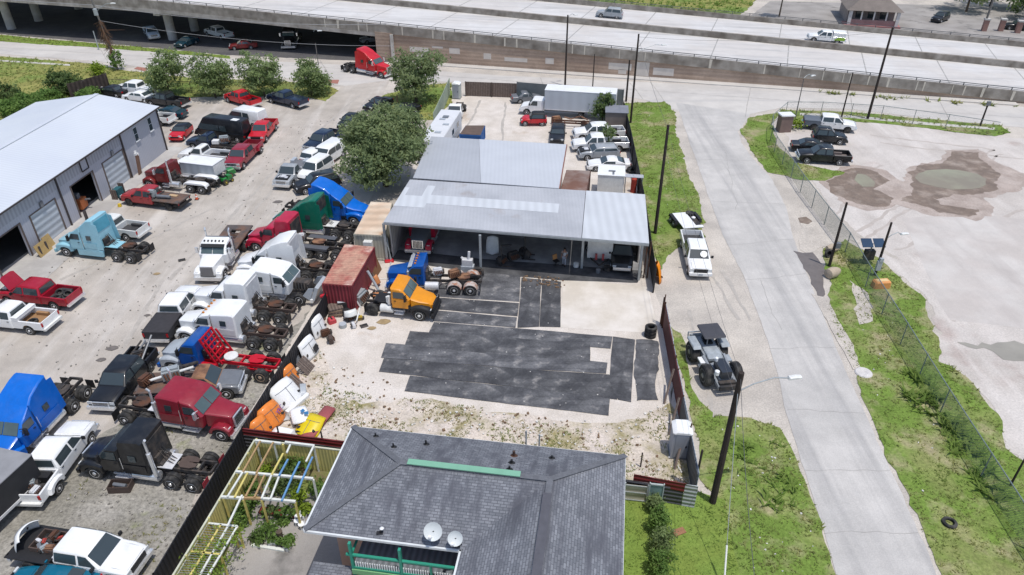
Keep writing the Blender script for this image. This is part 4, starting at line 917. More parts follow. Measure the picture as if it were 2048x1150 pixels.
# openings: (s0, s1, height)
ops = [(8.2, 11.9, 3.35), (13.8, 17.4, 3.3), (20.0, 23.5, 3.25), (25.0, 28.8, 3.25), (31.5, 35.2, 3.25)]
edges = [0] + [e for o in ops for e in o[:2]] + [LEN]
for i in range(0, len(edges), 2): m.b2(wx(edges[i]), wx(edges[i + 1]), 0, .18, 0, EZ)
for a, b, h in ops: m.b2(wx(a), wx(b), 0, .18, h, EZ)
m.b2(-.18, 0, .18, W_, 0, EZ); m.b2(-LEN, 0, W_ - .18, W_, 0, EZ); m.b2(-LEN, -LEN + .18, .18, W_, 0, EZ)
m.add([(0, 0, EZ), (0, W_, EZ), (0, RD, RZ - .1), (-.18, 0, EZ), (-.18, W_, EZ), (-.18, RD, RZ - .1)], [(0, 1, 2), (5, 4, 3), (0, 2, 5, 3), (2, 1, 4, 5)])
m.build('wall', WALLG, ws, 0)
m = MB(); m.b2(wx(7.9), -LEN, -.03, -.005, 3.9, EZ - .02); m.build('wall_band', WALLU, ws, 0)
m = MB(); e = .35; z0 = EZ + .02
m.add([(.3, -e, z0 - .06), (-LEN - .3, -e, z0 - .06), (-LEN - .3, RD, RZ), (.3, RD, RZ), (.3, W_ + e, z0), (-LEN - .3, W_ + e, z0), (.3, -e, z0 - .16), (-LEN - .3, -e, z0 - .16), (-LEN - .3, RD, RZ - .1), (.3, RD, RZ - .1), (.3, W_ + e, z0 - .1), (-LEN - .3, W_ + e, z0 - .1)],
      [(0, 1, 2, 3), (3, 2, 5, 4), (9, 8, 7, 6), (10, 11, 8, 9), (0, 6, 7, 1), (4, 5, 11, 10), (0, 3, 9, 6), (3, 4, 10, 9), (1, 7, 8, 2), (2, 8, 11, 5)])
m.build('roof', ROOFW, ws, 0)
m = MB(); m.beam((.32, RD, RZ + .02), (-LEN, RD, RZ + .02), .5, .06); m.build('ridge_cap', ROOFW, ws, 0)
m = MB(); m.beam((.3, -e - .06, z0 - .12), (-LEN, -e - .06, z0 - .12), .12, .12); m.build('gutter', TRIMB, ws, 0)
m = MB(); m.b2(-LEN, 0, .3, W_ - .3, .012, .02); m.build('floor', M('shop_interior', (.1, .1, .1), var=.2), ws, 0)
RDOOR = M('roll_door_white', (.5, .54, .58), rough=.5, var=.08, uv=True, corr=.6, cax=1, corrcol=.18)
for k, (a, b, h) in enumerate(ops):
    if k in (0, 2):
        m = MB(); m.b2(wx(a), wx(b), .05, .1, .02, h); m.build('roll_up_door', RDOOR, ws, 0)
    m = MB(); m.b2(wx(a) + .16, wx(a), -.05, 0, 0, h + .1); m.b2(wx(b), wx(b) - .16, -.05, 0, 0, h + .1); m.b2(wx(a), wx(b), -.05, 0, h, h + .1); m.build('door_frame', M('frame_brown', (.13, .1, .085), var=.3), ws, 0)
    if k in (0, 2):
        m = MB(); m.b2(wx(a) - 2.0, wx(a) - 1.6, -.16, -.05, h + .12, h + .65); m.build('door_lamp', GREY, ws, 0)
for s in (7.95, 19.1, 30.2):
    m = MB(); m.b2(wx(s) - .07, wx(s) + .07, -.16, -.035, 0, EZ - .2); m.build('downspout', TRIMB, ws, 0)
m = MB(); m.b2(-.13, .04, -.13, -.02, 0, EZ - .1); m.build('corner_trim', TRIMB, ws, 0)
for s in (1.95, 5.05):
    m = MB(); m.b2(wx(s) - .36, wx(s) + .36, -.04, -.005, 3.15, 4.7); w = m.build('window', M('trim_white', (.62, .63, .65)), ws, 0)
    m = MB(); m.b2(wx(s) - .3, wx(s) + .3, -.06, -.042, 3.22, 3.9); m.b2(wx(s) - .3, wx(s) + .3, -.06, -.042, 3.96, 4.62); m.build('pane', GLASS, w, 0)
    m = MB(); m.b2(wx(s) - .42, wx(s) + .42, -.14, -.045, 3.08, 3.15); m.build('sill', MATS['trim_white'], w, 0)
m = MB(); m.b2(wx(15.2), wx(14.2), -.06, -.035, 3.95, 5.0); f_ = m.build('sign_board', WALLG, ws, 0)
m = MB()
for a, b in (((wx(15.25), 3.9), (wx(14.15), 3.9)), ((wx(14.15), 3.9), (wx(14.15), 5.05)), ((wx(14.15), 5.05), (wx(15.25), 5.05)), ((wx(15.25), 5.05), (wx(15.25), 3.9))): m.beam((a[0], -.1, a[1]), (b[0], -.1, b[1]), .07, .1, (0, 1, 0))
m.build('frame', TRIMB, f_, 0)
def wpos(s, d, z=0): return wl(s, d, z)
# things standing at the wall
t = thing('wooden_post_stand', 'tall brown wooden board with white lamps leaning by the workshop door', 'post', wpos(7.0, .6), ws.rotation_euler.z)
m = MB(); m.box((0, 0, 1.15), (.55, .12, 2.3), rx=.12); m.build('board', M('brown_board', (.22, .12, .08), var=.3), t, 0)
m = MB(); m.box((-.15, -.1, 2.45), (.22, .2, .25)); m.box((.2, -.1, 2.3), (.22, .2, .25)); m.box((.0, -.05, 2.65), (.2, .2, .2)); m.build('lamp', WHITE, t, 0)
for i, (s, w_) in enumerate(((24.4, 1.7), (23.2, 1.0))):
    t = thing('plywood_sheet', ['large plywood sheet leaning between the workshop doors', 'narrow plywood sheet leaning in front of the larger sheet'][i], 'plywood', wpos(s, .55 + .3 * (1 - i)), ws.rotation_euler.z)
    m = MB(); m.box((0, 0, .55), (w_, .05, 1.2), rx=-.3); m.build('sheet', M('plywood', (.42, .29, .12), var=.25, scale=2, speck=.15), t, 0)
for i, s in enumerate((12.8, 17.8, 18.0, 24.9, 24.0)):
    t = tag(MB().lathe([(0, .09), (.95, .09), (1.0, .06)], (0, 0, 0), 'z', 10).build('bollard', TRIMB), ['dark bollard beside the tool cart at the workshop', 'dark bollard at the open workshop bay, nearer of two', 'dark bollard at the open workshop bay, farther of two', 'dark bollard in front of the plywood sheets', 'dark bollard against the small plywood sheet'][i], 'bollard', 'bollards along the workshop'); t.location = wpos(s, .9)
t = thing('tool_cart', 'dark teal tool cart against the workshop wall between doors', 'tool cart', wpos(12.6, 1.2), ws.rotation_euler.z)
m = MB(); m.b2(-.5, .5, -.3, .3, .15, .95); m.build('cabinet', M('teal_dark', (.02, .1, .12)), t, 0); m = MB(); m.b2(-.8, -.7, -.3, .3, 0, 1.1); m.b2(.7, .78, -.3, .3, 0, 1.2); m.build('side_rack', WOODB, t, 0)
t = thing('orange_machine', 'orange machine standing inside the open dark workshop bay', 'machine', wpos(15.9, -1.2), 0)
m = MB(); m.box((0, 0, .8), (1.6, 1.1, 1.0)); m.build('housing', M('orange_rust', (.4, .12, .04), var=.2), t); m = MB(); m.box((.2, 0, 1.5), (.5, .5, .6)); m.tube((.6, .3, 1.0), (1.3, .3, 1.1), .1); m.build('motor', GREY, t)
for i, (s, d) in enumerate(((16.6, -4.2), (26.8, -3.5))):
    t = thing('workshop_shelf', ['grey shelf with dark boxes deep in the orange machine bay', 'grey shelf deep in the open bay nearest the red pickup'][i], 'shelf', wpos(s, d), ws.rotation_euler.z)
    m = MB()
    for z in (.1, .9, 1.7): m.b2(-1.2, 1.2, -.3, .3, z, z + .05)
    for x in (-1.15, 1.15): m.b2(x - .04, x + .04, -.3, .3, 0, 2.1)
    m.build('rack', GREY, t, 0)
    for q in range(4):
        m = MB(); m.box((-.9 + q * .55, 0, 1.1 + .02), (.4, .4, .3)); m.build('box', [LBLUE, RUST, GREY, OFFW][q], t, 0)
t = tag(MB().lathe([(0, .02), (.02, .2), (.3, .16), (.32, .05)], (0, 0, 0)).build('bucket', M('bucket_yellow', (.6, .42, .03))), 'yellow bucket on the concrete apron in front of the red flatbed', 'bucket'); t.location = G(240, 413)
def cone(px, label, s=1.0):
    t = thing('traffic_cone', label, 'traffic cone', G(*px)); m = MB(); m.box((0, 0, .03), (.4 * s, .4 * s, .05)); m.build('base', RUBBER, t, 0)
    m = MB(); m.lathe([(.05, .16 * s), (.6 * s, .03)], (0, 0, 0)); m.build('cone', M('cone_orange', (.6, .09, .03)), t)
    m = MB(); m.lathe([(.3 * s, .115 * s), (.42 * s, .085 * s)], (0, 0, 0)); m.build('band', WHITE, t)
cone((394, 399), 'orange traffic cone behind the red tractor drive wheels')

# ---------------------------------------------------------------- open front repair shed and rear building
RF1 = M('shed_roof_grey', (.43, .44, .465), rough=.6, var=.08, scale=.4, uv=True, corr=.3, cax=0, corrcol=.02, col2=(.38, .39, .415), mixs=.3, speck=.08, stain=((.3, .25, .22), .35, .62, .85))
RF2 = M('shed_roof_pale', (.54, .56, .585), rough=.55, var=.07, scale=.5, uv=True, corr=.76, cax=0, corrcol=.05)
RF3 = M('rear_roof_pale', (.5, .52, .555), rough=.55, var=.06, scale=.4, uv=True, corr=.4, cax=0, corrcol=.02)
RF4 = M('rear_roof_grey', (.39, .405, .435), rough=.55, var=.08, scale=.4, uv=True, corr=.4, cax=0, corrcol=.02)
WALLM = M('shed_wall', (.45, .43, .41), rough=.8, var=.2, scale=.6, uv=True, corr=.4, cax=0, corrcol=.15)
sh = thing('repair_shed', 'open fronted repair shed with patched grey metal roof', 'shed', (0, 0, 0))
F0, F1 = G(767, 445, 4.0), G(1298, 488, 4.0); B0, B1 = G(820, 360, 4.55), G(1290, 390, 4.55)
def rp(u, v, dz=0.0): # u across, v front->back on the main roof
    p = F0.lerp(F1, u).lerp(B0.lerp(B1, u), v); return p + Vector((0, 0, dz))
def roofq(name, u0, u1, v0, v1, dz, mat, parent, t=.06): m = MB(); m.slab([rp(u0, v0, dz), rp(u1, v0, dz), rp(u1, v1, dz), rp(u0, v1, dz)], Vector((0, 0, t))); return m.build(name, mat, parent, 0)
roofq('roof', 0, .755, 0, 1, 0, RF1, sh); roofq('roof', .757, 1, 0, 1, .01, RF2, sh)
for a in [(.0, .125, .36, .62), (.0, .02, .62, .8), (.09, .125, .62, .88), (.125, .655, .46, .66)]: roofq('roof_patch', *a, .064, RF2, sh, .012)
m = MB(); m.beam(rp(0, 0, -.1), rp(1, 0, -.1), .1, .18); m.build('fascia', GALV, sh, 0)
for px, zt in (((775, 522), 3.8), ((962, 547), 3.8), ((1163, 536), 3.8), ((1277, 560), 3.75)):
    b = G(*px); m = MB(); m.beam(b, b + Vector((0, 0, zt)), .2, .2, (1, 0, 0)); m.build('post', GALV, sh, 0)
bw = [B0 + Vector((.2, -.5, 0)), B1 + Vector((-.2, -.5, 0))]
for p in bw: p.z = 0
m = MB(); m.slab([bw[0], bw[1], bw[1] + Vector((0, .15, 0)), bw[0] + Vector((0, .15, 0))], 4.3); m.build('back_wall', WALLM, sh, 0)
for u, d in ((.005, 1), (.985, -1)):
    a, b = rp(u, .45 if u > .5 else .12), rp(u, .97); a.z = b.z = 0
    m = MB(); m.slab([a, b, b + Vector((.1 * d, 0, 0)), a + Vector((.1 * d, 0, 0))], 3.95); m.build('side_wall', WALLM, sh, 0)
a, b = G(1272, 552), G(1297, 552); m = MB()
for q in range(3): m.beam(G(1280 + q * 7, 556), G(1280 + q * 7, 556) + Vector((0, 0, 3.6)), .1, .1, (1, 0, 0))
m.build('side_frame', RUST, sh, 0)
rb = thing('rear_building', 'low metal building with pale grey roof behind the repair shed', 'shed', (0, 0, 0))
zt0, zt1 = 4.3, 4.3
q0, q1, q2, q3 = G(826, 357, 4.3), G(1118, 378, 4.3), G(1133, 290, 4.3), G(862, 274, 4.3)
qm0, qm1 = q0.lerp(q1, .47), q3.lerp(q2, .36)
m = MB(); m.slab([q0, qm0, qm1, q3], .07); m.build('roof', RF4, rb, 0)
m = MB(); m.slab([qm0 + Vector((.02, 0, .01)), q1, q2, qm1 + Vector((.02, 0, .01))], .07); m.build('roof', RF3, rb, 0)
m = MB(); ii = [(p + (Vector((-1.3, 68, 0)) - Vector((p.x, p.y, 0))).normalized() * .35) for p in (q0, q1, q2, q3)]
for p in ii: p.z = 0
m.slab(ii, 4.25); m.build('wall', WALLM, rb, 0)
m = MB(); m.beam(q1 + Vector((.04, 0, -.02)), q2 + Vector((.04, 0, -.02)), .1, .2); m.build('barge_board', M('red_brown_trim', (.25, .12, .09), var=.3), rb, 0)

# ---------------------------------------------------------------- foreground house
EZH, RZH = 5.5, 6.9
e1 = (Vector((14.45, -2.15, 0))).normalized(); e2 = Vector((-e1.y, e1.x, 0)); HO = Vector((-9.6, 21.8, 0))
hs = thing('hip_roof_house', 'two storey house with grey shingle hip roof in the foreground', 'house', HO, math.atan2(e1.y, e1.x))
# local: x across, y to the back; main block x 0..14.6, y 0..7 ; wing x 7.45..14.6, y -9..0
X1, YB, XW, YF = 14.62, 6.85, 7.4, -9.0; rY = YB / 2; rX = (XW + X1) / 2
a_, b_ = (rY + .3, rY, RZH), (rX, rY, RZH)
m = MB()
c0, c1, c2, c3, c4, c5 = (0, 0, EZH), (XW, 0, EZH), (XW, YF, EZH), (X1, YF, EZH), (X1, YB, EZH), (0, YB, EZH)
w_ = (rX, YF, RZH + .03)
V = [c0, c1, c2, c3, c4, c5, a_, b_, w_]
m.add(V, [(0, 1, 7, 6), (1, 2, 8, 7), (8, 3, 4, 7), (7, 4, 5, 6), (5, 0, 6)]); V2 = [(x, y, z - .14) for x, y, z in V]
m.add(V2, [(6, 7, 1, 0), (7, 8, 2, 1), (7, 4, 3, 8), (6, 5, 4, 7), (6, 0, 5)])
ro = m.build('roof', SHINGB, hs, 0, False)
RIDGE = M('ridge_shingle', (.13, .135, .15), rough=.9, var=.2, scale=2, speck=.15, sscale=8)
m = MB()
for p, q in ((a_, b_), (a_, c0), (a_, c5), (b_, c4), (b_, w_)):
    p, q = Vector(p) + Vector((0, 0, .03)), Vector(q) + Vector((0, 0, .03)); m.beam(p, q, .3, .03)
m.build('ridge_tiles', RIDGE, hs, 0)
m = MB(); 
for p, q in ((c0, c1), (c1, c2), (c0, c5), (c5, c4), (c4, c3)):
    d = (Vector(q) - Vector(p)).normalized(); n = Vector((d.y, -d.x, 0))
    if p is c0 and q is c5: n = Vector((-1, 0, 0))
    m.beam(Vector(p) + n * .04 + Vector((0, 0, -.06)), Vector(q) + n * .04 + Vector((0, 0, -.06)), .09, .13)
m.build('gutter', M('gutter_white', (.66, .68, .68), rough=.5), hs, 0)
m = MB(); p, q = Vector((4.1, rY + .02, RZH + .1)), Vector((9.6, rY + .02, RZH + .1)); m.beam(p, q, .34, .05); m.build('ridge_vent', M('vent_green', (.19, .4, .28), rough=.6, var=.1), hs, 0)
m = MB(); zz = lambda x, y: RZH - (RZH - EZH) * abs(x - rX) / (X1 - rX)
m.beam((rX - .02, rY - .9, RZH + .075), (rX - .02, YF, RZH + .1), .42, .03); m.build('wing_ridge_strip', M('dark_cap', (.09, .09, .105), var=.2, scale=3), hs, 0)
HWALL = M('house_wall', (.5, .33, .25), rough=.9, var=.15, scale=1); HRED = M('house_red', (.42, .03, .03), rough=.7, var=.15)
m = MB(); m.b2(.7, X1 - .6, 1.5, YB - .6, 0, EZH - .12); m.b2(XW + .6, X1 - .6, YF + .3, 1.5, 0, EZH - .12); m.build('wall', HWALL, hs, 0)
m = MB(); m.b2(.72, X1 - .62, 1.47, 1.498, 4.3, EZH - .16); m.build('wall_band', HRED, hs, 0)
for x in (1.0, 3.6, 5.6):
    m = MB(); m.b2(x, x + .9, .75, 1.44, 4.35, 5.25); m.build('eave_bracket', HRED, hs, 0)
m = MB(); m.b2(2.2, XW + .55, -.34, 1.46, 3.5, 3.64); m.build('balcony_floor', M('balcony_grey', (.2, .22, .24), var=.15, uv=True, corr=.3, corrcol=.2), hs, 0)
GRN = M('rail_green', (.03, .28, .19), rough=.5, var=.1); rl = MB()
for x in (2.25, 4.6, 6.0, 7.9): rl.b2(x - .05, x + .05, -.36, -.26, 3.64, 4.55)
rl.b2(2.0, 7.95, -.37, -.25, 4.51, 4.61); rl.b2(2.2, 7.95, -.37, -.25, 3.64, 3.74); rl.b2(2.2, 2.3, -.34, 1.4, 4.51, 4.6)
rl.b2(4.55, 4.67, -.4, -.24, .1, 5.42); rl.b2(2.2, 2.32, -.4, -.24, .1, 5.42); rl.build('balcony_railing', GRN, hs, 0)
bal = MB().b2(-.025, .025, -.34, -.29, 3.75, 4.08).data('baluster', M('baluster_white', (.68, .7, .7)), 0)
for q in range(48):
    x = 2.4 + q * .115
    if abs(x - 4.6) > .1 and abs(x - 6) > .1: link('baluster', bal, hs, (x, 0, 0))
m = MB(); m.b2(2.2, 7.9, -.44, -.38, 3.3, 3.62); m.build('balcony_fascia', M('pale_green', (.2, .42, .2)), hs, 0)
m = MB(); m.slab([Vector((.15, -3.6, 2.75)), Vector((2.15, -3.6, 2.75)), Vector((2.15, -.1, 3.3)), Vector((.15, -.1, 3.3))], .08); m.build('porch_roof', SHINGB, hs, 0)
m = MB(); m.b2(.25, 2.05, -3.4, -.3, 0, 2.7); m.build('porch_wall', HWALL, hs, 0)
m = MB(); m.b2(3.0, 4.0, 1.43, 1.46, 2.9, 4.2); m.b2(5.0, 6.6, 1.43, 1.46, 3.2, 4.2); m.build('window', GLASS, hs, 0)
def hloc(x, y, z=0): return HO + e1 * x + e2 * y + Vector((0, 0, z))
def roofz(x, y):
    back = EZH + (YB - y) * (RZH - EZH) / rY; fr = EZH + y * (RZH - EZH) / rY; return min(back, fr, RZH)
for i, (x, y, h, r, mt) in enumerate([(1.6, 5.9, .25, .04, 0), (2.9, 4.9, .28, .04, 0), (4.4, 5.6, .3, .05, 0), (9.0, 5.4, .35, .07, 1), (9.0, 4.6, .25, .06, 0), (9.0, 3.9, .25, .05, 0), (10.9, 5.6, .2, .05, 0)]):
    m = MB(); z = roofz(x, y); m.tube((x, y, z - .1), (x, y, z + h), r, None, 10); m.lathe([(z - .02, r + .14), (z + .06, r + .02)], (x, y, 0), 'z', 12); m.build('vent_pipe', RUST if mt else PLAST, hs)
for x, z in ((9.4, .0), (10.1, -.15)):
    m = MB(); y = YB + .25; m.tube((x, y, 3.0), (x, y, EZH + .75 + z), .045, None, 10); m.build('service_pipe', GALV, hs)
def dish(x, y, r, label):
    z = EZH + y * (RZH - EZH) / rY
    t = thing('satellite_dish', label, 'satellite dish', hloc(x, y, z), hs.rotation_euler.z, 'satellite dishes on the eave')
    m = MB(); nn = Vector((.1, -.75, .62)).normalized(); u = nn.orthogonal().normalized(); w = nn.cross(u); c = Vector((0, -.12, .62)); vs = []; fs = []
    for k in range(6):
        rr = r * k / 5
        for q in range(20):
            t_ = 2 * PI * q / 20; vs.append(c + u * rr * math.cos(t_) + w * rr * math.sin(t_) + nn * (.14 * (k / 5) ** 2))
    for k in range(5): fs += [(k * 20 + q, k * 20 + (q + 1) % 20, k * 20 + 20 + (q + 1) % 20, k * 20 + 20 + q) for q in range(20)]
    m.add(vs, fs); m.build('reflector', M('dish_grey', (.62, .65, .65), rough=.5), t, 60)
    m = MB(); m.tube((0, 0, .02), (0, 0, .45), .04); m.tube((0, 0, .45), c, .05); m.box((0, 0, .02), (.35, .3, .03)); m.tube((.25, 0, .05), (0, 0, .4), .02); m.build('mast', PLAST, t)
    m = MB(); e = c + nn * .55 + Vector((-.1, 0, -.25)); m.tube(c + Vector((0, -.1, -r * .8)), e, .02); m.box(e, (.14, .12, .12)); m.build('feed_arm', WHITE, t)
dish(6.1, .35, .42, 'larger satellite dish on the front eave of the house'); dish(7.15, .18, .34, 'smaller satellite dish at the inner roof corner')
t = thing('antenna', 'small white roof antenna on the front eave left of the dishes', 'antenna', hloc(3.55, .25, EZH + .1)); m = MB(); m.tube((0, 0, 0), (.1, 0, .3), .03); m.box((0, 0, .03), (.3, .16, .06)); m.build('mount', PLAST, t); m = MB(); m.lathe([(0, .01), (.02, .09), (.05, .1), (.12, .02)], (.12, 0, .3)); m.build('head', WHITE, t)

# ---------------------------------------------------------------- containers
CORR = dict(uv=True, corr=.28, cax=0)
def container(label, pts, h, wallm, roofm, name='shipping_container'):
    c = (pts[0] + pts[2]) / 2; c.z = 0; t = thing(name, label, 'shipping container', c)
    P_ = [Vector((p.x - c.x, p.y - c.y, 0)) for p in pts]
    m = MB(); m.slab([p + Vector((0, 0, .1)) for p in P_], h - .14); m.build('walls', wallm, t, 0)
    m = MB(); m.slab([p * 1.012 + Vector((0, 0, h - .04)) for p in P_], .05); m.build('roof', roofm, t, 0)
    for p in P_:
        m = MB(); q = p * 1.005; m.beam((q.x, q.y, 0), (q.x, q.y, h - .045), .16, .16, (1, 0, 0)); m.build('corner_post', wallm, t, 0)
    m = MB()
    for z in (.1, h - .1):
        for i in range(4): m.beam(P_[i] * 1.01 + Vector((0, 0, z)), P_[(i + 1) % 4] * 1.01 + Vector((0, 0, z)), .1, .14)
    m.build('rails', wallm, t, 0); return t, P_
REDC = M('container_red', (.27, .04, .05), rough=.7, var=.2, scale=.8, corrcol=.3, **CORR)
RUSTR = M('container_rust_roof', (.5, .28, .2), rough=.9, var=.2, scale=1, col2=(.38, .13, .1), mixs=.6, speck=.2, sscale=4, corrcol=.1, uv=True, corr=.28, cax=1, stain=((.6, .5, .42), .5, .55, .75))
TANC = M('container_tan', (.42, .4, .33), rough=.75, var=.15, scale=.8, corrcol=.1, **CORR)
TANR = M('container_orange_roof', (.62, .46, .33), rough=.9, var=.15, scale=.6, col2=(.66, .55, .43), mixs=.5, speck=.1, uv=True, corr=1.25, cax=1, corrcol=.1, stain=((.5, .25, .1), .4, .58, .8))
a = [G(646, 566, 2.6), G(703, 570, 2.6), G(747, 494, 2.6), G(690, 489, 2.6)]
container('rusty roofed dark red shipping container beside the scrap heap', a, 2.6, REDC, RUSTR)
a = [G(709, 467, 2.6), G(768, 470, 2.6), G(783, 406, 2.6), G(742, 404, 2.6)]
tc_, P_ = container('tan shipping container with orange stained roof beside the shed', a, 2.6, TANC, TANR)
m = MB(); c = (P_[0] + P_[1]) / 2 + Vector((-.15, -.25, 1.75)); m.box(c, (.75, .5, .6), rz=-.1); m.build('air_conditioner', OFFW, tc_, 0)
a = [G(920, 268, 1.6), G(961, 270, 1.6), G(969, 251, 1.6), G(932, 251, 1.6)]
t, P_ = container('open blue waste container with rusty brown deck top', [a[0], a[1], a[2], a[3]], 1.6, M('bin_blue', (.02, .1, .3)), M('brown_deck', (.12, .085, .07), rough=.9, var=.3, speck=.2), 'waste_container')
a = [G(1122, 379, 2.4), G(1172, 383, 2.4), G(1180, 342, 2.4), G(1134, 340, 2.4)]
container('low rust brown container roof behind the repair shed', a, 2.4, M('brown_container', (.14, .07, .055), corrcol=.2, **CORR), M('brown_container_roof', (.19, .1, .075), rough=.85, var=.25, scale=.6, col2=(.24, .19, .17), mixs=.3))
# portable toilets
def toilet(label, c, rz, wallm, doorx=True):
    t = thing('portable_toilet', label, 'portable toilet', c, rz)
    m = MB(); m.b2(-.55, .55, -.55, .55, .1, 2.05); m.build('cabin', wallm, t, 0); m = MB(); m.b2(-.6, .6, -.6, .6, 0, .1); m.build('base', GREY, t, 0)
    m = MB(); m.prism([(-.6, 2.05), (-.6, 2.12), (-.35, 2.3), (.35, 2.3), (.6, 2.12), (.6, 2.05)], .6, .1); m.build('roof', WHITE, t)
    m = MB(); m.b2(-.38, .38, -.585, -.555, .16, 1.95); d = m.build('door', M('toilet_door', (.3, .32, .36), var=.1), t, 0); m = MB(); m.b2(.24, .32, -.61, -.588, 1.0, 1.15); m.build('handle', PLAST, d, 0)
toilet('grey portable toilet with white roof beside the maroon fence', G(1356, 905), RAD(-5), M('toilet_grey', (.36, .38, .42), var=.1))
toilet('pale portable toilet with peaked white roof in the rear yard corner', G(914, 196), RAD(-9), M('toilet_pale', (.45, .48, .45), var=.1))
# ---------------------------------------------------------------- fences
def fence_line(name, label, pts, h, mat, postmat=None, step=2.4, thick=.05, cat='fence', z0=0.05, rails=True, postside=1, pw=.08):
    t = thing(name, label, cat, pts[0]); o = -pts[0]
    for a, b in zip(pts[:-1], pts[1:]):
        m = MB(); d = (b - a).normalized(); n = Vector((-d.y, d.x, 0)) * thick
        m.slab([a + o + Vector((0, 0, z0)), b + o + Vector((0, 0, z0)), b + o + Vector((0, 0, z0 + h)), a + o + Vector((0, 0, z0 + h))], n); m.build('panel', mat, t, 0)
        if postmat:
            k = max(1, int((b - a).length / step))
            for i in range(k + 1):
                p = a.lerp(b, i / k) + o + n * (postside * (1.0 if postside > 0 else 1.2)); m = MB(); m.b2(p.x - pw / 2, p.x + pw / 2, p.y - pw / 2, p.y + pw / 2, 0, h + .12); m.build('post', postmat, t, 0)
    return t
BLKF = M('black_fence', (.022, .022, .027), rough=.7, var=.2, scale=1, uv=True, corr=.3, cax=0, corrcol=.35)
DMAR = M('maroon_sheet', (.17, .02, .022), rough=.6, var=.25, scale=.8, uv=True, corr=.3, cax=1, corrcol=.3)
DKST = M('dark_stripe_sheet', (.1, .1, .11), rough=.6, var=.2, uv=True, corr=.3, cax=1, corrcol=.5)
WHST = M('white_stripe_sheet', (.42, .44, .43), rough=.6, var=.2, uv=True, corr=.3, cax=1, corrcol=.35)
GRST = M('grey_sheet', (.3, .34, .38), rough=.6, var=.2, uv=True, corr=.3, cax=1, corrcol=.2)
YELF = M('yellow_green_sheet', (.54, .5, .2), rough=.75, var=.2, scale=.8, col2=(.62, .52, .18), mixs=.4, uv=True, corr=.2, cax=0, corrcol=.16)
FH = 1.8
fl = [G(650, 588, FH), G(483, 856, FH), G(305, 1150, FH), G(240, 1260, FH)]
for p in fl: p.z = 0
fence_line('sheet_fence', 'tall black corrugated fence between the truck yard and the dirt yard', fl, FH, BLKF, PLAST, 3, .06, postside=1)
fl = [G(483, 857, FH), G(692, 884, FH)]
for p in fl: p.z = 0
fence_line('sheet_fence', 'dark maroon topped fence behind the garden pergola', fl, FH - .55, DKST, None, thick=-.05)
m = MB(); a, b = fl[0] + Vector((0, .02, FH - .24)), fl[1] + Vector((0, .02, FH - .24)); o = MB(); o.beam(a, b, .09, .5); q = o.build('top_sheet', DMAR, COL.objects[-1].parent, 0); q.location = -fl[0]
for u in (552, 640):
    p = G(u, 866 + (u - 552) * .12, 2.1); tag(MB().tube((p.x, p.y + .35, 0), (p.x, p.y + .35, 2.3), .05).build('fence_post', PLAST), 'dark stub post behind the maroon topped fence, ' + ('by the white box hood' if u == 552 else 'by the red panel'), 'post')
YH = 1.9
yl = [G(345, 1155, YH), G(413, 1044, YH), G(510, 881, YH), G(692, 903, YH)]
for p in yl: p.z = 0
yf = fence_line('garden_fence', 'yellow green corrugated garden fence around the pergola', yl, YH, YELF, None, thick=-.04)
m = MB()
for a, b in zip(yl[:-1], yl[1:]): m.beam(a - yl[0] + Vector((0, 0, YH + .06)), b - yl[0] + Vector((0, 0, YH + .06)), .1, .07)
m.build('top_rail', M('fence_cap', (.55, .55, .42), var=.3), yf, 0)
for i in range(9):
    p = yl[0].lerp(yl[2], i / 8.0) - yl[0] + Vector((.07, 0, 0)); m = MB(); m.b2(p.x, p.x + .09, p.y - .05, p.y + .05, 0, YH + .15); m.build('post', M('yellow_wood', (.55, .5, .2), var=.25), yf, 0)
# maroon and grey fence on the street side
MH = 1.95
ml = [G(1329, 607, MH), G(1395, 948, MH)]
for p in ml: p.z = 0
t = fence_line('street_fence', 'maroon and grey sheet fence along the street side of the dirt yard', [ml[0].lerp(ml[1], .0), ml[0].lerp(ml[1], .62)], MH, M('maroon_dull', (.12, .03, .028), rough=.7, var=.25, scale=.8, uv=True, corr=.3, cax=0, corrcol=.25), RUST, 2.2, .05, postside=1, pw=.1)
o = -t.location; m = MB(); a, b = ml[0].lerp(ml[1], .62), ml[1]; m.slab([a + o, b + o, b + o + Vector((0, 0, MH)), a + o + Vector((0, 0, MH))], Vector((.05, 0, 0))); m.build('panel', M('grey_dark_sheet', (.09, .1, .115), rough=.6, var=.25, uv=True, corr=.3, cax=0, corrcol=.4), t, 0)
m = MB(); m.slab([ml[0] + o + Vector((.07, 0, .1)), ml[1] + o + Vector((.07, 0, .1)), ml[1] + o + Vector((.07, 0, MH + .06)), ml[0] + o + Vector((.07, 0, MH + .06))], Vector((.04, 0, 0))); m.build('outer_sheet', GRST, t, 0)
for i, (u, h) in enumerate(((.0, 2.5), (.015, 2.9), (.03, 2.4), (.4, 2.3), (.8, 2.5))):
    p = ml[0].lerp(ml[1], u) + o + Vector((-.12 + .04 * i, 0, 0)); m = MB(); m.tube((p.x, p.y, 0), (p.x + .05, p.y + .05, h), .045); m.build('stake', RUST, t)
for i in range(3):
    p = ml[0].lerp(ml[1], .5 + .17 * i); t2 = tag(MB().beam((0, 0, 0.03), (.75, 1.6, 1.75), .14, .05).build('plank', WOODB), ['brown plank leaning inside the maroon fence, farthest of three', 'brown plank leaning inside the fence behind the grey toilet', 'grey brown plank leaning at the near end of the street fence'][i], 'plank'); t2.location = p + Vector((-.85, -.6, 0))
sl_ = [G(1250, 952, 1.7), G(1396, 975, 1.7)]
for p in sl_: p.z = 0
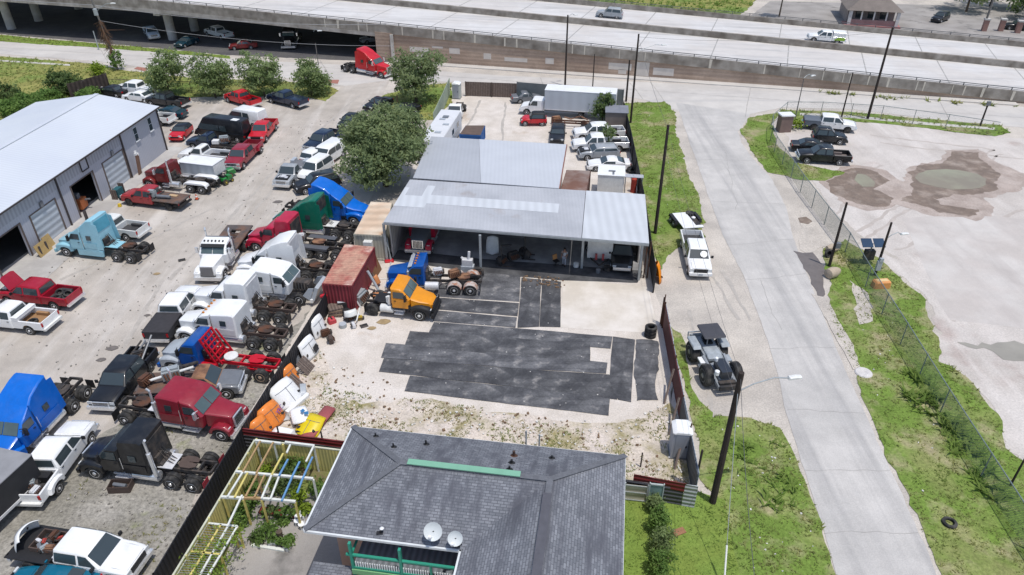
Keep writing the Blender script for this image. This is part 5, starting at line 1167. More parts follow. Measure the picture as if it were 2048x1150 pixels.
t = fence_line('sheet_fence', 'striped white and grey corrugated fence with maroon top beside the lawn', [sl_[0], sl_[0].lerp(sl_[1], .82)], 1.35, DKST, None, thick=.05)
o = -sl_[0]; a, b = sl_[0] + o + Vector((.5, .02, 0)), sl_[0].lerp(sl_[1], .84) + o + Vector((0, .02, 0))
m = MB(); m.slab([a + Vector((0, 0, 1.2)), b + Vector((0, 0, 1.2)), b + Vector((0, 0, 1.85)), a + Vector((0, 0, 1.85))], Vector((0, -.05, 0))); m.build('top_sheet', DMAR, t, 0)
a, b = sl_[0].lerp(sl_[1], .825) + o + Vector((0, -.03, 0)), sl_[1] + o + Vector((0, -.03, 0)); m = MB(); m.slab([a, b, b + Vector((0, 0, 1.8)), a + Vector((0, 0, 1.8))], Vector((0, .06, 0))); m.build('end_sheet', WHST, t, 0)
tag(MB().beam((0, 0, 0), (.1, .2, 2.3), .1, .1, (1, 0, 0)).build('fence_post', POLEW), 'dark leaning post at the street corner of the striped fence', 'post').location = G(1392, 960)
tag(MB().tube((0, 0, 0), (0, 0, 1.2), .045).build('fence_post', POLEW), 'thin dark stake in the dirt behind the striped fence', 'post').location = G(1281, 934)
t = thing('garden_gate', 'cream metal gate panel with white frame below the house corner', 'gate', G(1247, 1000), RAD(-8))
m = MB(); m.b2(0, 1.25, 0, .04, .1, 1.3); m.build('panel', M('gate_cream', (.45, .43, .34), var=.15, uv=True, corr=.5, cax=1, corrcol=.2), t, 0)
m = MB()
for x in (0, 1.28): m.b2(x - .04, x + .04, -.06, -.01, 0, 1.5)
for z in (.12, .75, 1.3): m.b2(0, 1.28, -.05, -.01, z - .03, z + .03)
m.build('frame', GALV, t, 0)
t = thing('carport_frame', 'small greenish glass awning frame next to the cream gate', 'awning', G(1296, 1004), RAD(-8))
m = MB(); m.b2(0, .72, .0, .03, .15, 1.45); m.build('pane', M('green_pane', (.2, .3, .29), rough=.25, var=.3), t, 0)
m = MB(); m.b2(-.06, .0, -.04, .06, 0, 1.6); m.b2(.72, .78, -.04, .06, 0, 1.6); m.b2(-.06, .78, -.04, .06, 1.46, 1.54); m.build('frame', M('frame_pale', (.42, .48, .48), rough=.5), t, 0)
# top yard enclosure
rf = [G(1248, 205, 2.2), G(1262, 262, 2.2), G(1287, 382, 2.2), G(1304, 490, 2.2), G(1312, 545, 2.0)]
for p in rf: p.z = 0
fence_line('screen_fence', 'black screened fence along the grass strip beside the rear yard', rf, 2.2, M('black_screen', (.02, .021, .024), rough=.8, var=.2, scale=1.5), PLAST, 3.5, .04, postside=-1)
gf = [G(932, 192), G(1036, 196)]
fence_line('wooden_gate', 'dark brown wooden double gate closing the rear yard', gf, 2.0, WOODB, BROWNB, 3.6, .08, cat='gate', postside=-1, pw=.14)
gf = [G(1034, 197), G(1128, 205), G(1245, 213)]
fence_line('screen_fence', 'grey screened fence behind the grey sedan and box truck', gf, 2.3, M('grey_screen', (.14, .155, .16), rough=.8, var=.2, scale=1), GREY, 4, .05, postside=-1)
gf = [G(900, 188), G(886, 222), G(868, 262)]
fence_line('sheet_fence', 'pale green metal fence beside the portable toilet in the rear yard', gf, 2.3, M('pale_green_sheet', (.34, .4, .3), rough=.7, var=.15, uv=True, corr=.3, cax=0, corrcol=.12), None)
wf = [G(146, 203), G(222, 180)]
fence_line('wood_fence', 'dark wooden board fence panel at the far corner of the workshop', wf, 2.4, M('dark_boards', (.07, .052, .045), rough=.9, var=.35, scale=2, uv=True, corr=.6, cax=0, corrcol=.25, stain=((.25, .22, .2), 1.2, .64, .7)), BROWNB, 2, .06)
gf = [G(222, 181), G(330, 186), G(600, 190)]
WIRE = M('chain_link_dark', (.1, .1, .09), rough=.6)
def link_mat(name, col, cover, sc=9.0):
    m = M(name, col, rough=.6, var=.1); nt = m.node_tree; bs = nt.nodes['Principled BSDF']
    tc = nt.nodes.new('ShaderNodeTexCoord'); mp = nt.nodes.new('ShaderNodeMapping'); mp.inputs['Rotation'].default_value = (0, 0, RAD(45)); nt.links.new(tc.outputs['UV'], mp.inputs[0])
    sp = nt.nodes.new('ShaderNodeSeparateXYZ'); nt.links.new(mp.outputs[0], sp.inputs[0]); outs = []
    for ax in (0, 1):
        a = nt.nodes.new('ShaderNodeMath'); a.operation = 'MULTIPLY'; a.inputs[1].default_value = sc; nt.links.new(sp.outputs[ax], a.inputs[0])
        f = nt.nodes.new('ShaderNodeMath'); f.operation = 'FRACT'; nt.links.new(a.outputs[0], f.inputs[0])
        l = nt.nodes.new('ShaderNodeMath'); l.operation = 'LESS_THAN'; l.inputs[1].default_value = cover; nt.links.new(f.outputs[0], l.inputs[0]); outs.append(l.outputs[0])
    mx = nt.nodes.new('ShaderNodeMath'); mx.operation = 'MAXIMUM'; nt.links.new(outs[0], mx.inputs[0]); nt.links.new(outs[1], mx.inputs[1]); nt.links.new(mx.outputs[0], bs.inputs['Alpha'])
    return m
def chain_fence(label, pts, h, mat, postm, step=3.0, rail=True):
    t = thing('chain_link_fence', label, 'fence', pts[0]); o = -pts[0]
    m = MB(); r = MB()
    for a, b in zip(pts[:-1], pts[1:]):
        m.add([a + o + Vector((0, 0, .05)), b + o + Vector((0, 0, .05)), b + o + Vector((0, 0, h)), a + o + Vector((0, 0, h))], [(0, 1, 2, 3)])
        if rail: r.tube(a + o + Vector((0, 0, h)), b + o + Vector((0, 0, h)), .035)
        k = max(1, int((b - a).length / step))
        for i in range(k):
            p = a.lerp(b, i / k) + o; q = MB(); q.tube(p, p + Vector((0, 0, h + .06)), .038); q.build('post', postm, t)
    m.build('mesh_panel', mat, t, 0)
    if rail: r.build('top_rail', postm, t)
    return t
LINKG = link_mat('chain_link_green', (.13, .19, .17), .2, 11)
LINKD = link_mat('chain_link_brown', (.13, .11, .09), .12, 9)
POSTG = M('fence_post_grey', (.2, .24, .24), rough=.5, metal=.3)
chain_fence('chain link fence at the front of the truck yard behind the young trees', gf, 1.7, LINKD, BROWNB, 3.5)
cf = [G(1540, 282), G(1548, 305), G(1600, 385), G(1648, 450), G(1690, 505), G(1730, 575), G(1800, 690), G(1880, 825), G(1960, 955), G(2048, 1098), G(2120, 1215)]
chain_fence('long grey green chain link fence along the right lot', cf, 2.0, LINKG, POSTG, 3.2)
cf = [G(1540, 282), G(1541, 258), G(1570, 232), G(1640, 232), G(1760, 240), G(1890, 258), G(1990, 274)]
chain_fence('thin wire fence along the frontage side of the lot', cf, 1.9, link_mat('chain_link_thin', (.25, .27, .26), .05, 8), POSTG, 3.4)
for i, (x, y) in enumerate([(752, 228), (797, 222)]):
    tag(MB().tube((0, 0, 0), (0, 0, 2.6), .06).build('gate_post', RUST), ['rusty gate post at the right side of the driveway entrance', 'dark gate post in front of the grass island oak'][i], 'post').location = G(x, y + 8)

# ---------------------------------------------------------------- poles and wires
def pole(label, base, topv, r=.16, mat=POLEW, lean=None, name='utility_pole', arm=None, hmax=None, group=None):
    b = G(*base); h = height(base[0], base[1], topv) if hmax is None else hmax
    t = thing(name, label, 'utility pole' if name == 'utility_pole' else 'lamp post', b, 0, group); l = Vector(lean or (0, 0, 0))
    m = MB(); m.tube((0, 0, 0), Vector((0, 0, h)) + l, r, r * .72, 10); m.build('pole', mat, t)
    if arm:
        dx, dy, z, dz = arm; a = Vector((0, 0, z)) + l * (z / h); e = a + Vector((dx, dy, dz)); m = MB(); m.path([a, a.lerp(e, .3) + Vector((0, 0, .25)), a.lerp(e, .7) + Vector((0, 0, .3)), e], .035); ar = m.build('lamp_arm', GALV, t)
        d = Vector((dx, dy, 0)).normalized(); m = MB(); m.prism([(-.05, -.06), (0, .08), (.35, .1), (.7, .03), (.7, -.05)], .14, .05); hd = m.build('lamp_head', OFFW, t); hd.location = e; hd.rotation_euler = (0, 0, math.atan2(dy, dx))
    t['h'] = h
    return t, b, h
PP = {}
PP['p15'] = pole('thick dark utility pole with street lamp beside the striped fence', (1425, 1005), 745, .2, arm=(2.7, .5, 8.4, .5))
PP['p8'] = pole('tall bare dark pole on the grass strip beside the repair shed', (1310, 467), 250, .17)
PP['p7'] = pole('tall utility pole with lamp arm at the rear yard corner', (1261, 246), 68, .15, arm=(3.2, 1.2, 9.0, .6))
PP['p6'] = pole('shorter leaning pole beside the kerb behind the rear yard', (1252, 203), 120, .15)
PP['p4'] = pole('tall lamp pole behind the grey screened fence', (1130, 172), 30, .15, name='lamp_post', mat=POLEW, arm=(.9, .3, 9.6, .4))
PP['p5'] = pole('thin pole behind the white box truck', (1185, 178), 108, .09)
PP['p13'] = pole('brown pole with meter box standing at the wet road edge', (1658, 533), 405, .13)
PP['p14'] = pole('dark pole with small lamp arm beside the solar sign', (1749, 551), 445, .12, arm=(1.3, .3, 3.6, .3))
PP['p11'] = pole('tallest dark utility pole crossing the highway at the right', (1735, 238), 55, .17)
PP['p10'] = pole('thin dark pole left of the tallest utility pole', (1682, 238), 145, .1)
PP['p9'] = pole('slim street lamp post behind the white pickup of the right lot', (1590, 238), 158, .07, POLEG, name='lamp_post', arm=(1.1, .6, 5.4, .1))
PP['p12'] = pole('short pole with dark box at the far lot corner', (1960, 252), 203, .12)
PP['p16'] = pole('thin black pole behind the chain link fence at the right edge', (2020, 972), 900, .07)
PP['p17'] = pole('leaning grey pole beside the brick gate pillar across the highway', (1965, 62), -40, .2, POLEG)
PP['p3'] = pole('small street lamp post beside the thin young tree', (637, 130), 86, .08, POLEG, name='lamp_post', arm=(.6, .1, 5.2, .1))
PP['p2'] = pole('short pale pole left of the vine covered pole', (198, 100), 62, .11, GALV)
PP['p1'] = pole('leaning utility pole wrapped in dead vines with transformer and lamp', (236, 140), -10, .17, POLEG, lean=(-1.2, .6, 0), arm=(2.4, .3, 8.6, 1.2))
t, b, h = PP['p1']; m = MB(); m.lathe([(-.5, .1), (-.48, .3), (.42, .3), (.5, .12)], (-.6, -.35, 8.8), 'z', 14); m.build('transformer', GALV, t)
foliage('vine', [(.1, 0, 1.6, .8, .8, 1.6)], 40, 18, .17, LEAFC, t, 11, .35)
m = MB(); r_ = random.Random(2)
for q in range(190):
    z = r_.uniform(3, 7.6); a = r_.uniform(0, 6.28); p = Vector((-.12 * z + .1, .05 * z, z)); e = p + Vector((math.cos(a) * r_.uniform(.3, 1.3), math.sin(a) * .6, -r_.uniform(.2, 1.5))); m.tube(p, e, .045, .015, 4)
m.tube((-.7, .3, 6.0), (2.6, .5, 6.0), .05, .01, 5); m.build('dead_vine', VINE, t)
for k, (dx, z) in (('p13', (.22, 2.2)), ('p12', (.0, 3.0))):
    t, b, h = PP[k]; m = MB(); m.box((dx, -.1, min(z, h - .2)), (.4, .3, .5)); m.build('meter_box', GREY, t, 0)
t, b, h = PP['p14']; m = MB(); m.box((0, -.16, 1.1), (.4, .24, .9)); m.box((.05, -.2, 1.7), (.3, .24, .3)); m.build('meter_box', LGREY, t, 0)
WIREM = M('wire', (.09, .09, .095), rough=.6, var=0)
def wire(label, a, b, sag, r=.02, n=14, mat=WIREM):
    pts = [a.lerp(b, i / n) - Vector((0, 0, sag * 4 * (i / n) * (1 - i / n))) for i in range(n + 1)]
    m = MB(); m.path(pts, r, 5); return tag(m.build('power_line', mat), label, 'power line')
def ptop(k, f=.97): t, b, h = PP[k]; return b + Vector((0, 0, h * f))
p1t = PP['p1'][1] + Vector((-1.1, .55, 9.6))
GRW = M('grey_wire', (.35, .35, .36), rough=.5)
wire('pale power line sagging from the vine covered pole across the underpass', p1t, G(780, 128) + Vector((0, 0, 6.2)), 1.0, .035, mat=GRW)
wire('pale power line leaving the vine covered pole to the left', p1t, G(-300, 60) + Vector((0, 0, 9)), .6, .035, mat=GRW)
wire('lower power line from the vine covered pole along the frontage', PP['p1'][1] + Vector((-.9, .4, 7.4)), G(790, 150) + Vector((0, 0, 4.4)), 1.0, .025, mat=GRW)
wire('power line from the grass strip pole to the thick near pole', ptop('p8'), ptop('p15'), .5, .009)
wire('lower service line between the grass strip pole and the thick pole', ptop('p8', .8), ptop('p15', .82), .6, .009)
wire('power line from the thick near pole out of the bottom edge', ptop('p15'), G(1440, 1500) + Vector((0, 0, 9)), .5, .014)
wire('line between the two poles behind the rear yard', ptop('p7'), ptop('p8'), .5, .014)
wire('line from the rear yard corner pole to the tallest right pole', ptop('p7'), ptop('p11'), .8, .014)
b15 = PP['p15'][1]
t = tag(MB().path([Vector((0, 0, 0)), b15 + Vector((0, 0, 8.6)) - G(1447, 1185)], .018, 5).build('guy_wire', GALV), 'pale guy wire running from the thick pole to the lawn', 'guy wire'); t.location = G(1447, 1185)
m = MB(); dd = (b15 + Vector((0, 0, 8.6)) - G(1447, 1185)).normalized(); m.tube((0, 0, 0), dd * 2.4, .05); m.build('guard', WHITE, t)

# ---------------------------------------------------------------- rubber mats, each its own strip
MATR = [M('rubber_mat_%d' % i, tuple(k * c for c in (.068, .069, .075)), rough=.8, var=.35, scale=.9, col2=tuple(k * c for c in (.12, .12, .125)), mixs=.5, speck=.3, sscale=6, stain=((.3, .28, .26), .9, .58, .8), streak=((.05, .05, .056), .2, 2.6, RAD(10), .5, .8), spec=.3) for i, k in enumerate((1, 1.25, .85, 1.1))]
def mat(label, px, z, jag=.03):
    pts = [G(*p) for p in px]; c = sum(pts, Vector()) / len(pts); SEED[0] += 1.3
    rg = ragged([p - c for p in pts], jag, .8 if jag < .1 else .35, SEED[0]); rot = random.Random(int(SEED[0] * 10)).uniform(-.02, .02)
    m = MB(); m.slab([Vector((p.x, p.y, z)) for p in rg], .02); o = m.build('rubber_mat', MATR[int(SEED[0] * 7) % 4], None, 0); o.location = c; return tag(o, label, 'rubber mat', 'rubber mats on the dirt yard')
mat('mat strip under the yellow truck nose, nearest the blue truck', [(955, 545), (1041, 552), (1039, 604), (860, 593), (880, 570)], .02)
mat('mat strip second from the blue truck', [(868, 595), (1038, 607), (1035, 633), (870, 619)], .024)
mat('mat strip running from the yellow truck bumper to the pale seam', [(868, 621), (1034, 635.5), (1031, 656), (866, 643)], .02)
mat('square mat beside the concrete pad, left half', [(1043, 556), (1083, 560), (1078, 654), (1035, 656)], .028)
mat('square mat touching the weeds next to the concrete pad', [(1084, 560), (1122, 564), (1121, 655), (1079, 654)], .024)
mat('long mat with round tyre marks below the concrete pad', [(868, 645), (1030, 657), (1225, 674), (1221, 698), (858, 665)], .03)
mat('long mat strip starting below the yellow truck', [(820, 663), (1000, 674), (1180, 690), (1180, 724), (1000, 710), (810, 690)], .034)
mat('long mat strip reaching farthest left but one', [(772, 687), (1000, 706), (1215, 726), (1212, 748), (1000, 735), (762, 716)], .028)
mat('longest mat strip with a crimped left end', [(768, 717), (1000, 736), (1218, 750), (1236, 763), (1234, 800), (1000, 771), (758, 744)], .034)
mat('nearest mat strip in front of the house roof', [(820, 752), (1000, 772), (1220, 797), (1217, 832), (1000, 806), (809, 783)], .03)
mat('upright mat strip left of the split wedge', [(1226, 674), (1270, 680), (1266, 740), (1262, 805), (1236, 800), (1218, 762)], .038)
mat('torn brownish mat strip against the maroon fence', [(1272, 680), (1316, 684), (1318, 740), (1310, 770), (1316, 801), (1274, 802), (1268, 742)], .042, .12)
# ---------------------------------------------------------------- garden pergola and plants
PW = M('pergola_white', (.66, .67, .62), rough=.7, var=.2, scale=3); PY = M('pergola_yellow', (.6, .5, .16), rough=.7, var=.2, scale=3)
PB = M('pergola_brown', (.38, .25, .12), rough=.8, var=.25, scale=3); PBL = M('pergola_blue', (.12, .27, .48), rough=.7, var=.2, scale=3)
def zp(x, y): return (300 + x / 4.259, 880 + y / 4.259)
PH = 2.15
pg = thing('pergola', 'painted timber pergola frame of white, yellow, brown and blue beams', 'pergola', yl[2]); pgo = -yl[2]
def pb(a, b, mt, w=.1, h=.1, z=PH, nm='rafter'): m = MB(); m.beam(G(*zp(*a), z) + pgo, G(*zp(*b), z) + pgo, w, h); m.build(nm, mt, pg, 0)
for a, b, mt in [((895, 5), (1115, 30), PW), ((1150, 20), (1400, 50), PW), ((730, 270), (1390, 330), PW), ((610, 485), (800, 495), PW), ((800, 495), (950, 498), PB), ((950, 498), (1240, 525), PW)]: pb(a, b, mt, .13, .13, PH, 'cross_beam')
for a, b, mt in [((940, 10), (790, 275), PB), ((1050, 20), (905, 285), PB), ((1135, 115), (1035, 300), PY), ((1175, 165), (1100, 305), PBL), ((1275, 185), (1205, 325), PBL), ((1385, 145), (1300, 330), PBL),
                 ((790, 275), (660, 485), PW), ((832, 280), (720, 490), PY), ((915, 290), (815, 480), PB), ((975, 300), (890, 490), PB), ((1035, 300), (950, 500), PW), ((1098, 315), (1025, 505), PW), ((1207, 325), (1122, 520), PBL), ((1300, 330), (1255, 450), PBL), ((1195, 40), (1165, 110), PW), ((1395, 50), (1330, 185), PW), ((785, 470), (660, 735), PW)]: pb(a, b, mt, .1, .08, PH + .11)
for a, mt in [((905, 10), PW), ((1055, 25), PW), ((1395, 50), PW), ((740, 275), PY), ((1390, 330), PW), ((625, 490), PY), ((795, 500), PY), ((950, 505), PY), ((1235, 525), PY), ((1130, 30), PY), ((915, 295), PB)]:
    p = G(*zp(*a), PH) + pgo; m = MB(); m.b2(p.x - .05, p.x + .05, p.y - .05, p.y + .05, -yl[2].z, PH - .07); m.build('post', mt, pg, 0)
tr = thing('trellis', 'white and yellow wire trellis over the vegetable bed at the bottom edge', 'trellis', G(*zp(490, 705))); tro = -tr.location; TH_ = 1.75
def tb(a, b, mt, nm='slat', w=.07): m = MB(); m.beam(G(*zp(*a), TH_) + tro, G(*zp(*b), TH_) + tro, w, .06); m.build(nm, mt, tr, 0)
for a, b, mt in [((490, 708), (745, 735), PW), ((490, 708), (180, 1220), PW), ((745, 735), (450, 1230), PW), ((320, 945), (600, 975), PY), ((605, 720), (300, 1225), PY), ((668, 728), (380, 1228), PW)]: tb(a, b, mt, 'frame', .1)
m = MB()
for q in range(24):
    a = G(*zp(lerp(492, 190, q / 24), lerp(716, 1212, q / 24)), TH_) + tro; b = G(*zp(lerp(742, 455, q / 24), lerp(742, 1222, q / 24)), TH_) + tro; m.tube(a, b, .012, None, 4)
m.build('wire_grid', GALV, tr)
for a in [(700, 735), (745, 740), (600, 975), (495, 712), (460, 1200), (325, 950)]:
    p = G(*zp(*a), TH_) + tro; m = MB(); m.b2(p.x - .05, p.x + .05, p.y - .05, p.y + .05, 0, TH_ - .035); m.build('post', PY, tr, 0)
foliage('bean_vine', [tuple(G(*zp(x, y), 1.5) + tro) + (1.0, 1.2, .45) for x, y in ((500, 1000), (540, 1040), (440, 1130), (640, 850), (570, 900), (480, 1080))], 46, 26, .085, leafmat('bean_leaves', (.12, .22, .02), (.26, .34, .06), 2.0), tr, 15, .45)
def plant(label, px, R, h, matl, seed, group='garden plants', nc=26, s=.11, pot=None, name='potted_plant', cat='plant', k=18):
    t = thing(name, label, cat, G(*px), 0, group if pot else None); z = .0
    if pot: m = MB(); m.lathe([(0, .13), (.02, .15), (.28, .19), (.3, .19), (.27, .15)], (0, 0, 0), 'z', 14); m.build('pot', pot, t); z = .28
    foliage('leaves', [(0, 0, z + h * .5, R, R, h * .55)], nc, k, s, matl, t, seed, R * .5, .2)
    m = MB(); m.tube((0, 0, z * .5), (0, 0, z + h * .6), .03, .01, 5); m.build('stem', BARK, t); return t
POTW = M('pot_white', (.55, .56, .55)); POTB = M('pot_black', (.03, .03, .03)); POTT = M('pot_clay', (.3, .13, .07))
lst = [('leafy vine mass under the blue rafters of the pergola', zp(1270, 215), 1.0, 1.0, LEAFC, None), ('second green vine mass below the pergola cross beam', zp(1170, 300), .8, .7, LEAFD, None), ('lime tall bush at the house side corner of the pergola', zp(1290, 560), .5, 1.5, LEAFY, None),
       ('dense leafy plants under the middle pergola rafters', zp(1160, 420), .8, .6, LEAFD, None), ('light green squash plant below the white diagonal beam', zp(770, 680), .75, .6, LEAFC, None), ('squash plant climbing the yellow pergola post', zp(860, 570), .55, .7, LEAFC, None), ('low herbs in the soil near the corner of the yellow fence', zp(890, 420), .5, .4, LEAFC, None), ('grassy bed along the yellow fence under brown rafters', zp(985, 260), .5, .3, LEAFY, None),
       ('bushy green plant in the middle of the concrete court', zp(1010, 815), .58, .9, LEAFC, None), ('round clump at the left end of the court planter', zp(915, 850), .38, .5, LEAFD, None), ('small bush right of the brown stump on the court', zp(1175, 865), .33, .4, LEAFC, None), ('cabbage plants along the red shelf under the pergola', zp(1040, 610), .34, .35, LEAFD, None), ('cabbage plants at the right of the red shelf', zp(1150, 625), .32, .35, LEAFC, None), ('bright green leaves in front of the red shelf', zp(1140, 690), .35, .3, LEAFC, None), ('bushy plant beside the house wall corner', zp(1430, 460), .5, .6, LEAFC, POTW), ('lime green shrub near the white chairs', zp(1320, 630), .4, .6, LEAFY, None)]
for i, (lab, px, R, h, ml_, pot) in enumerate(lst): plant(lab, px, R, h, ml_, 200 + i, nc=34 if R > .7 else 20, pot=pot, name='garden_plant' if not pot else 'potted_plant', cat='plant')
for i, (x, y, pt) in enumerate([(985, 650, POTB), (1090, 665, POTB), (1170, 650, POTW), (1215, 660, POTB), (1030, 890, POTW), (1075, 885, POTW), (950, 885, POTB), (1110, 905, POTB), (1175, 935, POTW), (1315, 660, POTW)]):
    plant(['herb in a black pot at the left end of the red shelf', 'herb in a black pot in the middle of the red shelf', 'herb in a white pot on the red shelf', 'herb in a black pot at the right end of the red shelf', 'plant in a white pot on the court planter, left of two', 'plant in a white pot beside the brown stump', 'plant in a black pot at the left of the court planter', 'plant in a black pot at the right of the court planter', 'lone white pot standing off the right of the planter', 'white pot below the lime shrub near the house'][i], zp(x, y), .2, .22, LEAFC, 240 + i, nc=9, s=.07, pot=pt)
tag(MB().b2(-.95, .95, -.09, .09, 0, .14).build('planter_edge', PW), 'white timber edging in front of the court plants', 'edging').location = G(*zp(1010, 925)); COL.objects[-1].rotation_euler.z = RAD(-10)
t = thing('plant_shelf', 'low dark red timber plant shelf under the pergola', 'shelf', G(*zp(1110, 640)), RAD(-9)); m = MB(); m.b2(-1.2, 1.2, -.2, .2, .2, .26); m.build('board', DRED, t, 0); m = MB(); [m.b2(x - .05, x + .05, -.18, .18, 0, .2) for x in (-1.1, 0, 1.1)]; m.build('leg', DRED, t, 0)
tag(MB().lathe([(0, .16), (.3, .14), (.7, .17), (.72, .1)], (0, 0, 0), 'z', 12).build('stump', BARK), 'brown tree stump among the court plants', 'stump').location = G(*zp(1118, 850))
for i, (x, y) in enumerate(((1270, 690), (1265, 725), (1300, 755))):
    t = thing('garden_chair', ['white wire chair farthest from the eave corner', 'middle white wire chair near the house eave', 'white wire chair touching the house eave corner'][i], 'chair', G(*zp(x, y)), .4 * i, 'white garden chairs'); m = MB()
    m.lathe([(.4, .2), (.42, .2)], (0, 0, 0), 'z', 12); m.build('seat', WHITE, t); m = MB(); [m.tube((.16 * math.cos(a), .16 * math.sin(a), .4), (.2 * math.cos(a), .2 * math.sin(a), 0), .018) for a in (.8, 2.4, 3.9, 5.5)]; m.build('legs', WHITE, t)
    m = MB(); m.path([(.19 * math.cos(a), .19 * math.sin(a), .42 + .42 * math.sin((a + .9) / 1.8 * PI)) for a in [(-.9 + .2 * q) for q in range(10)]], .02); m.build('backrest', WHITE, t)
t = thing('timber_row', 'row of stepping timbers lying in the garden soil', 'timber', G(*zp(850, 360)), RAD(60)); m = MB()
for q in range(7): m.b2(-1.2 + q * .4, -1.05 + q * .4, -.35, .35, .01, .06)
m.build('planks', WOOD, t, 0)
# hedge of shrubs on the lawn
for i, (x, y, R, h) in enumerate([(1308, 1020, .42, 1.1), (1315, 1062, .55, 1.5), (1320, 1105, .62, 1.7), (1318, 1150, .7, 1.6)]):
    t = tree(['shrub of the lawn row nearest the glass awning frame', 'second shrub of the lawn row', 'third shrub of the lawn row', 'shrub of the lawn row at the bottom edge'][i], (x, y), h, lobesr(R, h, h * .55, 4, 300 + i, .5, 1.0), 70, 26, .085, LEAFC if i % 2 else LEAFB, 310 + i, 'shrub', .05, 'shrub', 'shrub row on the lawn', cr=.22)
tag(MB().box((0, 0, .05), (.7, .4, .1), .4).build('dirt_pile', M('red_soil', (.3, .15, .08), speck=.3)), 'small red soil heap on the lawn beside the shrubs', 'soil heap').location = G(1358, 1065)

# ---------------------------------------------------------------- scrap yard things
def engine(label, c, rz=0, s=1.0, mt=GALV, name='engine_block', z=0, cat='engine'):
    t = thing(name, label, cat, Vector(c) + Vector((0, 0, z)), rz); r = random.Random(len(label))
    m = MB(); m.box((0, 0, .45 * s), (.95 * s, .5 * s, .55 * s)); m.box((0, 0, .16 * s), (.7 * s, .36 * s, .26 * s)); m.box((0, .02, .78 * s), (.85 * s, .34 * s, .16 * s)); m.build('block', mt, t)
    m = MB(); m.lathe([(-.08, .26 * s), (0, .3 * s), (.1, .26 * s)], (.56 * s, 0, .42 * s), 'x', 14); m.lathe([(-.2, .1 * s), (.2, .14 * s)], (-.1 * s, .36 * s, .6 * s), 'x', 10); m.build('flywheel', DARK, t)
    m = MB()
    for q in range(5): x = (-.35 + q * .17) * s; m.tube((x, -.25 * s, .65 * s), (x + .1 * s, -.42 * s, .3 * s), .05 * s)
    m.build('manifold', RUST, t); return t
def tyre(label, c, r=.5, w=.28, tilt=None, group=None, z=0):
    m = MB(); h = w / 2; m.lathe([(-h, r * .6), (-h, r * .9), (-h * .7, r), (h * .7, r), (h, r * .9), (h, r * .6), (0, r * .56), (-h, r * .6)], (0, 0, 0), 'z', 20)
    o = tag(m.build('loose_tyre', RUBBER), label, 'tyre', group); o.location = Vector(c) + Vector((0, 0, h + z)); 
    if tilt: o.rotation_euler = tilt
    return o
def pipe(label, a, b, r, mt, name='pipe', cat='pipe'): a = Vector(a); b = Vector(b); o = tag(MB().tube((0, 0, 0), b - a, r, None, 10).build(name, mt), label, cat); o.location = a; return o
def panel(label, c, size, rot, mt, name='scrap_sheet', cat='sheet', bend=0.0):
    m = MB(); n = 6
    vs = []; fs = []
    for i in range(n + 1):
        for j in range(2): x = (i / n - .5); vs.append((x * size[0], (j - .5) * size[1], bend * (1 - 4 * x * x)))
    for i in range(n): fs.append((2 * i, 2 * i + 2, 2 * i + 3, 2 * i + 1))
    m.add(vs, fs); o = tag(m.build(name, mt), label, cat); o.location = c; o.rotation_euler = rot; md = o.modifiers.new('s', 'SOLIDIFY'); md.thickness = .03; return o
def truck_hood(label, base, W, Hh, bulge, lean, rz, mt, name='truck_hood', notch=0.0, top=.85, z=0.02, cat='truck hood'):
    # shell of a lorry hood standing on its open end and leaning back
    t = thing(name, label, cat, Vector(base) + Vector((0, 0, z)), rz); m = MB(); nu, nv = 16, 8; vs = []
    for j in range(nv + 1):
        v = j / nv
        for i in range(nu + 1):
            u = i / nu * 2 - 1; wd = W / 2 * lerp(1, top, v * v); a = abs(u)
            x = u * wd; d = bulge * (1 - a ** 2.6) * (1 - .35 * v * v); hz = Hh * v * (1 - .12 * a * a * v) - (notch * (1 - a * 2) * (1 - v) if a < .5 else 0)
            if v > .8: d -= (v - .8) * bulge * 1.6
            y = -d + hz * math.sin(lean); vs.append((x, y, max(0, hz * math.cos(lean) + d * math.sin(lean) * .6)))
    fs = [(j * (nu + 1) + i, j * (nu + 1) + i + 1, (j + 1) * (nu + 1) + i + 1, (j + 1) * (nu + 1) + i) for j in range(nv) for i in range(nu)]
    m.add(vs, fs); o = m.build('shell', mt, t, 60); md = o.modifiers.new('s', 'SOLIDIFY'); md.thickness = .04
    def sf(u, v):
        a = abs(u); d = bulge * (1 - a ** 2.6) * (1 - .35 * v * v); hz = Hh * v * (1 - .12 * a * a * v); return Vector((u * W / 2 * lerp(1, top, v * v), -d + hz * math.sin(lean) - .025, max(.05, hz * math.cos(lean) + d * math.sin(lean) * .6)))
    if W > 1.25:
        for u in (-.62, .62):
            c = sf(u, .3); m = MB(); m.box(c, (.26, .06, .16), -.7 * u, -lean); m.build('lamp_opening', DARK, t, 0)
        m = MB(); m.path([sf(0, q / 8) for q in range(1, 7)], .018, 5); m.build('centre_seam', GREY, t)
        m = MB(); m.path([sf(-.8 + q * .2, .72) for q in range(9)], .016, 5); m.build('panel_seam', GREY, t)
    return t
def vent(t, c, size, rot, mt=PLAST, nm='grille_opening'): m = MB(); m.box((0, 0, 0), size); o = m.build(nm, mt, t, 0); o.location = c; o.rotation_euler = rot; return o
FA = RAD(-96)  # leaning against the black fence: fence is on local +y
fdir = RAD(-90)
truck_hood('white truck hood leaning on the fence nearest the container', G(643, 668), 1.7, 1.6, .22, .22, RAD(72), WHITE)
t = truck_hood('white truck hood with dark grille opening leaning on the fence', G(625, 712), 1.9, 1.6, .25, .3, RAD(70), WHITE); vent(t, (.3, -.2, .55), (.55, .05, .5), (-.3, 0, .2))
